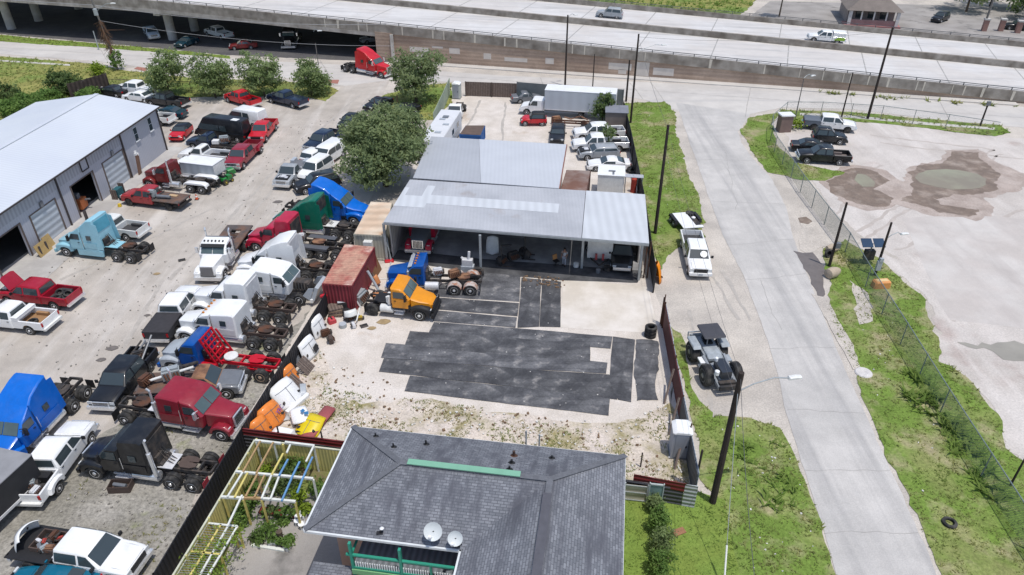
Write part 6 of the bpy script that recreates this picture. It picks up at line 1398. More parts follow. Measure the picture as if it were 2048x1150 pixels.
truck_hood('crumpled dark grey fender wedged against the black fence', G(598, 728), .8, 1.0, .2, .3, RAD(76), GREY, 'truck_fender', cat='fender')
for i, (u, v) in enumerate(((622, 742), (600, 778))):
    t = thing('wooden_pallet', ['weathered pallet leaning on the fence below the white hoods', 'smaller weathered pallet leaning beside the orange fender'][i], 'pallet', G(u, v), RAD(76), 'weathered pallets'); m = MB()
    for q in range(7): m.box((-.5 + q * .165, .35 - .0, .45), (.13, .03, 1.15), rx=-.75)
    m.build('boards', WOODB, t, 0); m = MB()
    for k in (-.45, 0, .45): m.box((0, .35 + k * .68 + .04, .45 + k * .73 - .04), (1.15, .07, .07), rx=-.75)
    m.build('stringers', WOODB, t, 0)
truck_hood('orange truck bumper cover leaning by the pallets', G(588, 764), 1.3, 1.4, .25, .3, RAD(68), ORNG2, 'bumper_cover', .2, cat='bumper cover')
truck_hood('large white truck hood with rounded nose on the weedy ground', G(584, 806), 2.2, 1.8, .5, .6, RAD(62), WHITE)
t = COL.objects[-2]; m = MB(); m.prism([(-1.05, 0), (-1.05, .3), (1.05, .3), (1.05, 0)], .16, .08, -.5); lp = m.build('bumper_lip', WHITE, t); t = truck_hood('orange truck hood with purple lettering against the black fence', G(552, 848), 1.9, 1.6, .4, .45, RAD(62), ORNG2)
fx = bpy.data.curves.new('lettering', 'FONT'); fx.body = 'YRC'; fx.size = .42; fx.extrude = .006; fx.align_x = 'CENTER'; o = bpy.data.objects.new('lettering_curve', fx); COL.objects.link(o)
me = bpy.data.meshes.new_from_object(o.evaluated_get(bpy.context.evaluated_depsgraph_get())); COL.objects.unlink(o); bpy.data.objects.remove(o); me.materials.clear(); me.materials.append(M('letter_purple', (.12, .03, .3), rough=.5)); o = link('lettering', me, t)
o.location = (.42, -.28, .92); o.rotation_euler = (RAD(52), 0, RAD(20))
truck_hood('orange truck fender half hidden by the maroon topped fence', G(528, 874), 1.6, 1.5, .4, .35, RAD(60), ORNG2, 'truck_fender', cat='fender')
t = thing('white_roof_box', 'white fibreglass roof cap with a dark slot behind the garden fence', 'roof cap', G(568, 880), RAD(-14)); m = MB(); m.prism([(-.75, .1), (-.75, .55), (-.4, .75), (.6, .7), (.8, .3), (.8, .1)], .5, .14); m.build('shell', WHITE, t); m = MB(); m.box((-.2, -.3, .76), (.06, .4, .04), .3); m.build('slot', PLAST, t, 0)
t = truck_hood('yellow truck hood lying on the ground with a black mark', G(612, 868), 1.7, 1.5, .4, 1.2, RAD(-20), YELL); m = MB(); m.slab([Vector(p) for p in ((-.5, -.45, .5), (-.25, -.4, .58), (.05, -.42, .55), (-.2, -.5, .5), (-.35, -.52, .45))], (0, -.01, .015)); m.build('black_mark', PLAST, t, 0)
t = truck_hood('white truck fender with blue patches lying on the yellow hood', G(606, 852), 1.2, 1.1, .25, 1.1, RAD(28), WHITE, 'truck_fender', z=.4, cat='fender')
for p, r in (((.2, .28, .62), .5), ((.38, .1, .5), -.2)): vent(t, p, (.26, .2, .02), (.3, 0, r), M('logo_blue', (.03, .16, .35)), 'blue_patch')
panel('long faded red panel lying on the weedy ground', G(638, 850) + Vector((0, 0, .25)), (.85, 3.0), (0, .05, RAD(-18)), M('faded_red', (.38, .1, .1), rough=.6, var=.2, speck=.1), bend=.08)
panel('clear crumpled plastic sheet on the weeds', G(566, 838) + Vector((0, 0, .06)), (.9, .7), (0, .1, .5), M('plastic_sheet', (.45, .44, .43), rough=.3, var=.4), bend=.1)
panel('grey sheet lying between the white hood and pallets', G(608, 790) + Vector((0, 0, .3)), (.4, 1.2), (.5, .2, RAD(20)), LGREY)
# heap round the container
engine('big grey engine standing against the red container', G(722, 606), 1.2, 1.3)
engine('grey engine with dark flywheel behind the big engine', G(716, 590), .4, .9)
engine('rusty gearbox lying near the white hoods', G(652, 672), .5, .7, RUST, 'gearbox', cat='gearbox'); engine('brown axle housing nearest the mats', G(663, 685), 1.9, .65, BROWNB, 'axle_housing', cat='axle housing'); engine('dark engine under the grey bumper part', G(700, 640), .9, .9, DARK)
t = thing('floor_jack_stand', 'black stand with red cap between fence and container', 'jack', G(652, 622), 0); m = MB(); m.b2(-.16, .16, -.16, .16, 0, 1.4); m.build('body', PLAST, t, 0); m = MB(); m.prism([(-.25, 1.4), (-.25, 1.5), (.1, 1.66), (.3, 1.5), (.3, 1.4)], .18, .05); m.build('cap', BRED, t)
for i in range(5):
    tag(MB().b2(-.55, .55, -.5, .5, 0, .12).build('pallet_board', WOOD if i % 2 else WOODB), ['bottom pallet of the stack by the container', 'second pallet of the stack by the container', 'third pallet of the stack by the container', 'fourth pallet of the stack by the container', 'top pallet of the stack by the container'][i], 'pallet', 'stacked pallets').location = G(672, 628) + Vector((.03 * (i % 2), .02 * i, i * .15)); COL.objects[-1].rotation_euler.z = .1 * i
t = thing('red_toolbox', 'red metal box on the ground beside the scrap heap', 'toolbox', G(664, 645), .6); m = MB(); m.prism([(-.3, 0), (-.3, .3), (-.2, .42), (.25, .4), (.32, .25), (.32, 0)], .28, .08); m.build('body', M('box_red', (.5, .06, .07)), t); m = MB(); m.b2(-.05, .05, -.2, .2, .42, .46); m.build('handle', PLAST, t, 0)
t = thing('steel_drum', 'short grey steel drum with pale lid on the dirt', 'drum', G(686, 654)); m = MB(); m.lathe([(0, .3), (.15, .31), (.3, .3), (.32, .3)], (0, 0, 0), 'z', 18); m.build('body', GALV, t); m = MB(); m.lathe([(.325, .29), (.345, .27)], (0, 0, 0), 'z', 18); m.build('lid', LGREY, t)
for i in range(2):
    m = MB(); m.lathe([(0, .3), (.3, .31), (.6, .3)], (0, 0, 0), 'z', 16); o = tag(m.build('oil_drum', [PLAST, LBLUE][i]), ['black drum under the grey cabinet by the container', 'pale blue drum behind the grey cabinet'][i], 'drum'); o.location = G([694, 703][i], [632, 618][i])
t = thing('grey_cabinet', 'grey metal cabinet lid open beside the container end', 'cabinet', G(690, 620), .2); m = MB(); m.b2(-.45, .45, -.3, .3, 0, .9); m.build('body', DARK, t, 0); m = MB(); m.box((0, .05, .96), (.95, .65, .06), 0, .25); m.build('lid', LGREY, t, 0)
truck_hood('white bent bumper corner on top of the scrap heap', G(704, 642), 1.1, .5, .35, .3, .5, OFFW, 'bumper_corner', z=.55, cat='bumper')
for i, (a, b, r, mt) in enumerate([((703, 622), (706, 575), .1, GALV), ((722, 616), (716, 575), .08, ALU), ((760, 585), (748, 530), .12, LGREY), ((752, 560), (738, 515), .07, WOODB), ((757, 575), (742, 520), .06, RUST), ((742, 540), (736, 505), .08, GALV)]):
    A, B = G(*a), G(*b, 2.0); B = Vector((A.x - .9, A.y + .35, 1.7 + .1 * i)); pipe(['grey tube leaning on the container end corner', 'pale metal rail leaning on the container side', 'long pale bundle leaning on the container', 'grey brown plank leaning on the container', 'rusty bar leaning on the container side', 'thin grey tube leaning near the brown board'][i], A, B, r, mt)
t = thing('brown_board', 'large rusty brown arched board leaning at the tan container', 'board', G(758, 548), RAD(80)); m = MB(); m.slab([Vector(p) for p in ((-.8, 0, 0), (.8, 0, 0), (.8, .4, 1.3), (.5, .55, 1.9), (0, .6, 2.05), (-.5, .55, 1.9), (-.8, .4, 1.3))], (.02, .06, 0)); m.build('sheet', M('rust_board', (.2, .1, .05), rough=.9, var=.3, col2=(.12, .06, .03)), t, 0)
t = thing('steel_rack', 'bent white tube frame beside the blue truck hood', 'tube frame', G(772, 560)); m = MB(); m.path([(-.9, 0, .05), (.4, .2, .05), (.55, .2, .5), (.3, .9, .9), (.4, 1.0, 1.2)], .05, 8); m.build('tube', OFFW, t)
panel('orange plastic panel on the mat behind the yellow truck', G(762, 607) + Vector((0, 0, .9)), (1.1, .45), (.1, .1, .2), M('faded_orange', (.6, .25, .1), rough=.6), bend=.05)
truck_hood('faded orange fender piece leaning in the scrap heap', G(757, 572), .6, .8, .2, .3, 1.2, MATS['faded_orange'], 'fender_piece', z=.3, cat='fender')
engine('small yellow pump among the scrap', G(720, 640), .3, .45, M('pump_yellow', (.5, .36, .05)), 'pump', cat='pump'); panel('dark square mat lying beside the scrap heap', G(728, 652) + Vector((0, 0, .03)), (.6, .5), (0, 0, .5), DARK); engine('grey starter parts at the front of the heap', G(708, 655), 2, .5, ALU, 'machine_part', cat='machine part')
pipe('white flat bar lying across the scrap', G(714, 648) + Vector((0, 0, .3)), G(722, 632) + Vector((0, 0, .8)), .05, OFFW); pipe('grey bar lying across the scrap toward the drum', G(690, 645) + Vector((0, 0, .45)), G(722, 640) + Vector((0, 0, .55)), .05, ALU)
t = thing('brown_hose', 'tan hose piece on the fence foot near the red cap', 'hose', G(640, 636)); m = MB(); m.path([(-.2, .3, .5), (0, 0, .3), (.2, -.2, .15), (.5, -.3, .1)], .1, 8); m.build('hose', RUSTL, t)
t = thing('rusty_bin', 'rusty steel parts bin in front of the black tractor', 'bin', G(244, 978), .05); m = MB()
for x0, x1, y0, y1 in ((-.62, .62, -.35, -.31), (-.62, .62, .31, .35), (-.62, -.58, -.31, .31), (.58, .62, -.31, .31)): m.b2(x0, x1, y0, y1, 0, .5)
m.b2(-.58, .58, -.31, .31, .02, .08); m.build('walls', BROWNB, t, 0); pipe('grey bars lying in the rusty bin', G(244, 978) + Vector((-.4, .05, .36)), G(244, 978) + Vector((.4, -.1, .38)), .12, GREY)
for i, (x, y) in enumerate([(1300, 672)] * 3): tyre(['bottom tyre of the stack by the maroon fence', 'middle tyre of the stack by the maroon fence', 'top tyre of the stack by the maroon fence'][i], G(x, y), .46, .3, group='tyre stack', z=.31 * i)
tyre('loose tyre lying in the grass near the bottom right', G(1898, 1048), .4, .2)
tyre('tyre leaning at the foot of the brown pole', G(1656, 514), .42, .22, (1.2, 0, .3), z=.25)
t = thing('stone_block', 'pale round concrete block in the grass beside the brown pole', 'block', G(1664, 553), .5); m = MB(); m.lathe([(-.7, .2), (-.6, .45), (0, .5), (.5, .35), (.75, .2)], (0, 0, .42), 'x', 12); m.build('stone', M('pale_stone', (.45, .37, .28), speck=.2), t)
t = thing('stone_block', 'pale block behind the leaning tyre at the brown pole', 'block', G(1662, 503), .2); m = MB(); m.lathe([(-.5, .25), (0, .42), (.6, .3)], (0, 0, .35), 'x', 10); m.build('stone', MATS['pale_stone'], t)
t = thing('orange_barrier', 'orange water barrier box behind the chain link fence', 'barrier', G(1760, 574), .1); m = MB(); m.prism([(-.75, 0), (-.7, .55), (-.6, .68), (.6, .68), (.7, .55), (.75, 0)], .36, .1); m.build('body', M('barrier_orange', (.68, .3, .1), rough=.6), t); m = MB(); m.b2(-.5, .5, -.2, .2, .67, .7); m.build('lid', M('barrier_top', (.7, .5, .25), rough=.6), t, 0)
t = thing('solar_sign', 'solar powered trailer sign with two blue panels on a mast', 'solar sign', G(1733, 528)); m = MB(); m.tube((0, 0, 0), (0, 0, 2.1), .07); m.build('mast', GREY, t)
for dx in (-.5, .5): m = MB(); m.box((dx * 1.06, 0, 2.15), (.92, .9, .05), 0, .5); m.build('solar_panel', M('solar_blue', (.02, .05, .1), rough=.15), t, 0)
m = MB(); m.b2(-.4, .4, -.2, .3, .5, 1.4); m.build('battery_box', DARK, t, 0)
t = thing('rubble_ring', 'pale rubble ring with a hole in the grass by the road', 'rubble', G(1727, 746)); m = MB(); m.lathe([(0, .62), (.08, .55), (.1, .35), (.04, .16), (.02, .14)], (0, 0, .02), 'z', 18); m.build('ring', M('pale_rubble', (.6, .57, .55), speck=.2, bump=.5), t); m = MB(); m.lathe([(.03, .15), (.035, .01)], (0, 0, .0), 'z', 12); m.build('hole', GREY, t)
t = truck_hood('bright orange truck fender leaning on the black fence by the street', G(1314, 560), 1.5, 1.9, .35, .12, RAD(96), M('bright_orange', (.8, .24, .0), rough=.4), 'truck_fender', top=.35, cat='fender')  # the fender's own bright orange paint
t = thing('gas_cylinders', 'red gas cylinder standing by the black fence behind the shed', 'gas cylinder', G(1266, 384)); m = MB(); m.lathe([(0, .3), (1.5, .3), (1.75, .12)], (0, 0, 0), 'z', 14); m.build('body', M('cyl_red', (.45, .06, .04)), t); m = MB(); m.lathe([(1.75, .1), (1.95, .08)], (0, 0, 0), 'z', 10); m.build('valve', WHITE, t)
t = thing('site_cabin', 'small white cabin roof behind the striped part of the shed', 'cabin', (G(1219, 396)), RAD(-8)); m = MB(); m.b2(-1.35, 1.35, 0, 2.6, .3, 2.5); m.build('walls', OFFW, t, 0); m = MB(); m.b2(-1.4, 1.4, -.05, 2.65, 2.502, 2.56); m.build('roof', WHITE, t, 0); m = MB(); m.b2(-.3, .4, .9, 1.1, 2.565, 2.65); m.b2(.1, .3, .2, .88, 2.565, 2.6); m.build('roof_vent', GREY, t, 0)
t = thing('lean_to_roof', 'low grey lean-to roof joining the shed at the black fence', 'shed', G(1263, 400), RAD(-8)); m = MB(); m.slab([Vector(p) for p in ((-.9, 0, 2.5), (1.0, 0, 2.5), (1.0, 1.0, 2.4), (-.9, 1.0, 2.4))], .05); m.build('roof', RF1, t, 0); m = MB(); [m.b2(x - .05, x + .05, .4, .5, 0, 2.44) for x in (-.8, .9)]; m.build('post', GALV, t, 0)
t = thing('storage_shed', 'small storage shed with flat grey roof against the black fence', 'shed', G(1231, 262), RAD(-6)); m = MB(); m.b2(-1.35, 1.35, 0, 2.3, 0, 2.35); m.build('walls', M('shed_brown', (.2, .17, .15), var=.2), t, 0); m = MB(); m.slab([Vector(p) for p in ((-1.45, -.1, 2.36), (1.45, -.1, 2.36), (1.45, 2.4, 2.5), (-1.45, 2.4, 2.5))], .06); m.build('roof', M('shed_grey_roof', (.2, .21, .24)), t, 0)
t = thing('ticket_booth', 'narrow brown booth with white roof at the lot fence', 'booth', G(1566, 262), .1); m = MB(); m.b2(-.75, .75, -.6, .6, 0, 2.1); m.build('walls', M('booth_brown', (.2, .14, .12)), t, 0); m = MB(); m.b2(-.85, .85, -.7, .7, 2.102, 2.25); m.build('roof', WHITE, t, 0)
plant('yellow green bush behind the booth at the white pickup', (1592, 258), .8, 1.1, LEAFY, 401, None, 20, .16, name='bush', cat='bush')
# ---------------------------------------------------------------- vehicles of the truck yard
semi('pale blue high roof tractor unit facing the workshop', (136, 514), (236, 525), 'L', LBLUE, 'aero', sl=1.5, skirt=True, deck=LBLUE, fifth=RUST, rim=ALU, backmat=M('paint_blue_back', (.1, .36, .48)), roofcol=LBLUE, top=LBLUE, frame=DARK)
pickup('silver pickup with open bed beside the pale blue tractor', (181, 474), (255, 483), 'L', SILVER and OFFW, 'ext', rim=ALU)
r_, d = pickup('red pickup with stripped flat bed full of machine parts', (260, 412), (339, 422), 'L', paint('flat_red', .36, .03, .035, .15), 'ext', 'flat', bedmat=STEELD, rim=DARK, bump=PLAST, grille=PLAST)
engine('grey engine on the flat bed of the red pickup', at(r_, -.3, .5), r_.rotation_euler.z, 1.0, z=1.05); engine('second grey engine on the red flat bed near the cab', at(r_, -.2, -.5), 1.0, .8, ALU, z=1.05)
pipe('long dark exhaust pipe lying on the red flat bed', at(r_, -.9, .5, 1.3), at(r_, -2.3, .3, 1.25), .16, GREY); tag(MB().box((0, 0, .03), (.9, .4, .06)).build('cardboard', M('cardboard', (.5, .35, .2))), 'tan cardboard sheet on the red flat bed', 'cardboard').location = at(r_, -2.1, -.4, 1.04); COL.objects[-1].rotation_euler.z = r_.rotation_euler.z
semi('dark red old tractor unit with white rear fenders beside the flat bed', (300, 378), (383, 387), 'L', DRED, 'day', 'long', stacks=1, fifth=DARK, rearfender=WHITE, fsheet=True, rim=ALU, bumper=CHROME, wb=4.9)
t_ = boxtruck('white covered dump truck standing behind the dark red tractor', 0, (.6, -3.4, 2.1, .9, 2.2), WHITE, M('dump_grey', (.36, .39, .42), uv=True, corr=.9, cax=0, corrcol=.08), WHITE, (345, 360), (412, 368), 'L', name='dump_truck', cat='dump truck')
pickup('white single cab pickup with dark open bed in front of the black van', (374, 326), (436, 332), 'L', WHITE, 'reg', rim=DARK, lo=3.4)
pickup('maroon dual rear wheel pickup facing the green garden tractor', (489, 339), (521, 307), 'L', MAROON, 'crew', liner=M('bed_maroon', (.2, .08, .08)), dually=True, lo=3.6)
pickup('bright red pickup behind the maroon one at the end of the black van', (534, 285), (553, 262), 'L', BRED, 'ext', grille=PLAST, bump=BRED)
v, d = car('long black passenger van with a white patch on the roof', (396, 275), (482, 287), 'L', BLACK, 'van', wb=5.4)
m = MB(); m.box((d['tail'] + 1.2, .4, d['roof'] + .012), (.9, .7, .02)); m.build('roof_patch', WHITE, v, 0)
car('white van mostly hidden behind the long black van', (462, 250), (508, 258), 'L', WHITE, 'van', high=2.3)
r_, d = pickup('dark blue stripped truck with engine parts on its frame behind the white single cab', (388, 300), (452, 306), 'L', NAVY, 'reg', 'frame'); engine('engine sitting on the dark blue stripped truck', at(r_, -1.6, 0), .3, 1.1, GALV, z=.8); tag(MB().box((0, 0, .2), (.8, .7, .4)).build('crate', WHITE), 'white crate on the dark blue stripped truck', 'crate').location = at(r_, -.6, .2, .8)
pipe('rusty bar across the dark blue stripped truck', at(r_, -1.2, -.6, 1.1), at(r_, -2.6, .5, 1.3), .09, RUST)
car('small red hatchback with black roof by the workshop corner', (371, 280), (384, 268), 'L', BRED, 'hatch', roofmat=BLACK, wb=2.5)
car('dark teal sedan parked nose first behind the workshop', (312, 238), (351, 240), 'L', TEAL, 'sedan')
pickup('black pickup with open bed behind the far workshop corner', (303, 213), (350, 219), 'L', BLACK, 'ext')
pickup('white crew cab pickup with covered bed by the wire fence', (240, 190), (294, 195), 'L', WHITE, 'crew', 'cover', bedmat=WHITE)
car('dark sedan mostly hidden behind the workshop roof', (200, 192), (234, 196), 'L', BLACK, 'sedan'); car('white sedan tucked between the white and black pickups behind the roof', (255, 203), (290, 207), 'L', WHITE, 'sedan')
pickup('white pickup whose tailgate shows past the workshop wall', (268, 248), (321, 253), 'L', OFFW, 'ext')
pickup('red extended cab pickup under the young trees', (457, 206), (491, 217), 'L', BRED, 'ext', liner=PLAST, rim=ALU)
pickup('dark blue pickup in the shade of the round young tree', (543, 207), (586, 218), 'L', NAVY, 'ext', 'cover', bedmat=NAVY, bump=CHROME)
pickup('dark navy crew cab pickup with tan bed floor alone in the driveway', (642, 307), (677, 286), 'L', NAVY, 'crew', liner=M('bed_tan', (.3, .25, .2)), dually=True)
r_, d = pickup('silver flat bed pickup with its hood missing', (589, 374), (614, 348), 'L', SILVER, 'reg', 'flat', hood='off', bedmat=M('flat_grey', (.16, .165, .18)), lo=3.6)
for sx, nm in ((.6, 'left'), (-.6, 'right')): m = MB(); m.box((d['tail'] + .5, sx * 1.2, 1.2), (1.0, .4, .35)); m.build('side_box', LGREY, r_, 0)
car('white utility vehicle with red tail lamp behind the silver flat bed', (662, 318), (636, 333), 'R', WHITE, 'suv')
car('white utility vehicle nosing out from under the big oak', (622, 370), (668, 338), 'L', WHITE, 'suv', high=1.9, wb=3.3)
car('second white van half covered by the big oak crown', (652, 338), (690, 312), 'L', WHITE, 'van', high=2.0, wb=3.2)
car('black utility vehicle under the oak beside the blue tractor', (612, 390), (668, 378), 'L', BLACK, 'suv', wb=3.0)
car('dark sedan in the oak shade at the driveway', (752, 224), (778, 214), 'L', BLACK, 'sedan'); car('black sedan deep in the shade of the island oak', (800, 238), (832, 228), 'L', BLACK, 'sedan', wb=2.7); car('black hatchback left of the big oak crown', (700, 262), (722, 246), 'L', BLACK, 'hatch', wb=2.5)
semi('bright blue high roof tractor unit facing the tan container', (709, 452), (606, 441), 'R', BLUE, 'aero', sl=1.9, skirt=True, rim=ALU, deck=DARK, wb=5.3, fifth=DARK)
semi('dark green high roof tractor unit facing the open yard', (560, 470), (672, 482), 'L', GREEN, 'aero', sl=1.9, deck=OFFW, wb=5.4, rim=ALU, fifth=DARK)
r_, d = semi('crimson mid roof tractor unit with three rear axles and grey deck fenders', (514, 505), (617, 517), 'L', CRIM, 'step', axles=3, sl=1.5, rim=CHROME, fifth=RUSTL, backmat=DARK, wb=5.0)
for sg in (-1, 1): m = MB(); m.b2(d['axl'][0] + .7, d['axl'][1] - .6, sg * .62, sg * 1.22, 1.1, 1.15); m.b2(d['axl'][0] + .7, d['axl'][1] - .6, sg * 1.18, sg * 1.22, .95, 1.1); m.build('deck_fender', M('deck_fender_grey', (.1, .105, .12), rough=.6, var=.2), r_, 0)
engine('transmission parts lying on the crimson tractor frame', at(r_, d['xd'] + 1.1, 0), .2, .8, ALU, 'transmission', z=1.1)
semi('white aero tractor unit with tall smooth fairing facing the driveway', (498, 560), (612, 567), 'L', WHITE, 'aero', sl=2.0, rim=ALU, deck=None, wb=5.1, backmat=ALU)
semi('white mid roof tractor unit with hood folded open toward the red container', (601, 612), (484, 600), 'R', WHITE, 'flat', hood='open', hoodcol=LGREY, sl=1.9, wb=5.0, rim=ALU)
semi('white tractor unit with stepped roof between the flat roofed and open hood ones', (402, 634), (530, 648), 'L', WHITE, 'step', 'long', sl=1.8, wb=5.2, fifth=RUST, backmat=ALU, frame=BROWNB, rim=CHROME)
semi('white flat roofed tractor unit with five roof lamps behind the grey hooded truck', (375, 687), (507, 701), 'L', WHITE, 'flat', 'long', sl=1.9, lamps=5, fifth=RUST, frame=BROWNB, rim=CHROME, grille=PLAST)
r_, d = semi('grey hooded day cab truck with blue cab and red frame', (351, 747), (485, 763), 'L', DBLUE, 'day', 'aero', hoodcol=LGREY, frame=REDFR, fifth=REDFR, rim=OFFW, rearrim=M('rim_rusty', (.5, .36, .25), var=.3), drive_r=.55, dual=False, tank=REDFR, wb=5.3, fenders=LGREY, grille=PLAST)
m = MB()
for sg in (-1, 1):
    m.beam((d['xr'] - 1.0, sg * .75, 1.0), (d['xr'] - .25, sg * .75, 3.0), .12, .12); m.beam((d['xr'] - 1.5, sg * .75, 1.0), (d['xr'] - .6, sg * .75, 2.9), .1, .1)
for q in range(6): m.beam((d['xr'] - 1.0 + q * .14, -.8, 1.1 + q * .37), (d['xr'] - 1.0 + q * .14, .8, 1.1 + q * .37), .09, .09)
for y in (-.4, 0, .4): m.beam((d['xr'] - 1.0, y, 1.0), (d['xr'] - .25, y, 3.0), .07, .07)
m.build('ladder_rack', REDFR, r_, 0); m = MB(); m.lathe([(-.06, .48), (0, .5), (.06, .48)], (d['xd'] + 1.3, 0, 1.2), 'z', 20); m.build('hose_ring', OFFW, r_)
r_, d = pickup('stripped wrecker truck with rust topped white cab behind the maroon tractor', (446, 800), (326, 806), 'R', GREY, 'reg', 'flat', bedmat=STEELD, roofmat=RUSTL, r=.48, wb=4.6, hi=4.8)
engine('grey machine parts piled on the stripped wrecker bed', at(r_, -1.4, .2), .4, 1.2, GALV, z=1.05); engine('rusty parts at the rear of the stripped wrecker bed', at(r_, -3.0, -.2), 1.2, .9, RUST, z=1.05); pipe('white boom lying over the stripped wrecker bed', at(r_, -3.2, -.3, 1.3), at(r_, .1, .4, 1.9), .1, OFFW); pipe('dark boom beside the white wrecker boom', at(r_, -2.2, .6, 1.4), at(r_, .4, .5, 2.2), .12, DARK)
semi('maroon long nose tractor unit with chrome stack facing the black fence', (446, 884), (290, 858), 'R', MAROON, 'flat', 'long', sl=1.7, stacks=2, rim=ALU, fifth=RUST, grille=CHROME, deck=ALU, wb=5.5)
r_, d = pickup('black crew cab pickup with a bed full of bent tubes', (253, 810), (304, 744), 'L', BLACK, 'crew', rim=GREY, grille=CHROME, lo=3.6)
for i in range(4): pipe(['long dark tube across the black pickup bed', 'grey tube leaning over the black pickup tailgate', 'dark tube along the black pickup bed side', 'upright dark bar in the black pickup bed'][i], at(r_, d['cr'] - .2, -.5 + .35 * i, 1.1), at(r_, d['tail'] - .4, -.3 + .3 * i, 1.45 if i < 3 else 2.0), .07, GREY if i % 2 else DARK)
engine('dark engine in the black pickup bed', at(r_, d['tail'] + .8, 0), .5, .8, DARK, z=.75)
pickup('white crew cab pickup with flat black bed cover parked nose away', (404, 604), (356, 674), 'R', WHITE, 'crew', 'cover', bedmat=M('tonneau_black', (.04, .038, .042), rough=.9, var=.25, scale=3), rim=ALU, lo=3.8)
r_, d = pickup('red crew cab pickup with its hood raised by the workshop', (20, 610), (112, 621), 'L', paint('deep_red', .36, .008, .025), 'crew', hood='open', rim=ALU)
for i, (x, y, tl) in enumerate(((-.9, .35, None), (-.6, -.35, (.5, 0, 0)), (-1.4, -.3, (.2, .3, 0)))): tyre(['tyre lying in the red pickup bed near the tailgate', 'tilted tyre in the red pickup bed', 'worn tyre in the red pickup bed nearest the side'][i], at(r_, d['cr'] + x, y, .74), .36, .22, tl, 'tyres in the red pickup bed')
r_, d = pickup('white extended cab pickup with white cross box at the left edge', (-31, 660), (63, 670), 'L', WHITE, 'ext', liner=M('bed_rusty', (.3, .17, .08), var=.3), bumpr=OFFW)
t = thing('truck_toolbox', 'white cross bed toolbox behind the cab of the white pickup at the left edge', 'toolbox', at(r_, d['cr'] - .35, 0, 1.245), r_.rotation_euler.z); m = MB(); m.b2(-.25, .25, -1.0, 1.0, 0, .22); m.build('body', WHITE, t, 0); m = MB(); m.b2(-.26, .26, -1.01, 1.01, .225, .27); m.build('lid', WHITE, t, 0)
tyre('spare tyre lying in the bed of the white pickup at the left edge', at(r_, d['cr'] - 1.2, .3, .72), .36, .22)
semi('large bright blue tractor unit facing the bottom left corner', (54, 931), (149, 829), 'L', BLUE, 'aero', sl=2.0, rim=ALU, fifth=DARK, bumper=GREY, wb=5.0)
dw_, dd_ = r_, d = pickup('white dual rear wheel crew cab pickup with engines in its bed', (187, 887), (117, 986), 'R', WHITE, 'crew', dually=True, rim=ALU, lo=3.8, bumpr=OFFW); engine('grey engine in the white dual wheel pickup bed', at(r_, d['cr'] - 1.1, .2), .4, .75, GALV, z=.74); engine('pale engine parts near the tailgate of the white dual wheel pickup', at(r_, d['cr'] - 1.5, -.4), 1.4, .6, ALU, z=.74)
tag(MB().box((0, 0, .22), (.5, 1.3, .44)).build('black_box', PLAST), 'black box behind the cab in the white dual wheel pickup bed', 'box').location = at(r_, d['cr'] - .4, 0, .74); COL.objects[-1].rotation_euler.z = r_.rotation_euler.z
r_, d = semi('black high roof tractor unit with red mud flaps by the black fence', (197, 960), (343, 980), 'L', BLACK, 'step', sl=1.7, rim=CHROME, fifth=BROWNB, wb=4.9, deck=ALU, tank=CHROME, stacks=1, backmat=DARK)
for ch in kids(r_):
    if ch.name.startswith('mudflap'): ch.data.materials[0] = M('flap_red', (.35, .03, .05), var=.3)
r_, d = semi('white long nose day cab truck with rusty steel deck and roof light bar', (455, 557), (492, 503), 'L', WHITE, 'day', 'long', stacks=2, rim=ALU, lamps=6, visor=2, fifth=DARK, grille=M('grille_grey', (.2, .19, .185), rough=.5), nofifth=True, wb=5.0, bumper=CHROME)
m = MB(); m.b2(d['xe'] - .2, d['xr'] - .5, -1.2, -.45, 1.22, 1.34); m.b2(d['xe'] - .2, d['xr'] - .5, .45, 1.2, 1.22, 1.34); m.b2(d['xe'] - .2, d['xe'] + .7, -.45, .45, 1.22, 1.34); m.b2(d['xd'] + .2, d['xr'] - .5, -.45, .45, 1.22, 1.34)
for q in range(3): m.b2(d['xd'] - .9 + q * .35, d['xd'] - .78 + q * .35, -.45, .45, 1.2, 1.32)
m.build('deck', STEELD, r_, 0); m = MB(); m.b2(d['xr'] - .5, d['xr'] - .38, -1.15, 1.15, 1.0, 2.6); m.build('headboard', GREY, r_, 0)
# dark box trailer at the left edge
c_ = G(16, 1088); t = thing('box_trailer', 'dark box trailer with grey roof cut by the left picture edge', 'trailer', G(-26, 1055), RAD(-104)); m = MB(); m.b2(-3.2, 2.4, -1.15, 1.15, .95, 2.7); m.build('box', M('box_black', (.03, .03, .032), rough=.7, var=.25), t, 0); m = MB(); m.b2(-3.22, 2.42, -1.17, 1.17, 2.702, 2.76); m.build('roof', M('trailer_roof', (.26, .26, .27), var=.2), t, 0); m = MB(); m.b2(-3.2, 2.4, 1.152, 1.2, .82, .98); m.b2(-3.2, 2.4, -1.2, -1.152, .82, .98); m.build('side_rail', ALU, t, 0); m = MB(); m.b2(-3.1, 2.3, -.5, .5, .6, .9); m.build('frame', DARK, t, 0)
for x in (.6, -1.8):
    for sg in (-1, 1): wheel(t, x, sg * .95, .42, .3)
r_, d = pickup('white crew cab pickup with stripped black bed full of engine parts at the bottom edge', (237, 1172), (66, 1142), 'R', WHITE, 'crew', 'flat', rim=ALU, r=.44, dually=True, grille=PLAST, hi=4.7, bedmat=PLAST)
t = thing('parts_tray', 'black tray holding engine parts on the bottom pickup bed', 'tray', at(r_, d['cr'] - 1.0, .1, 1.035), r_.rotation_euler.z); m = MB()
for q in ((-.7, .7, -.62, -.56), (-.7, .7, .56, .62), (-.7, -.64, -.56, .56), (.64, .7, -.56, .56)): m.b2(*q, 0, .3)
m.build('walls', BROWNB, t, 0)
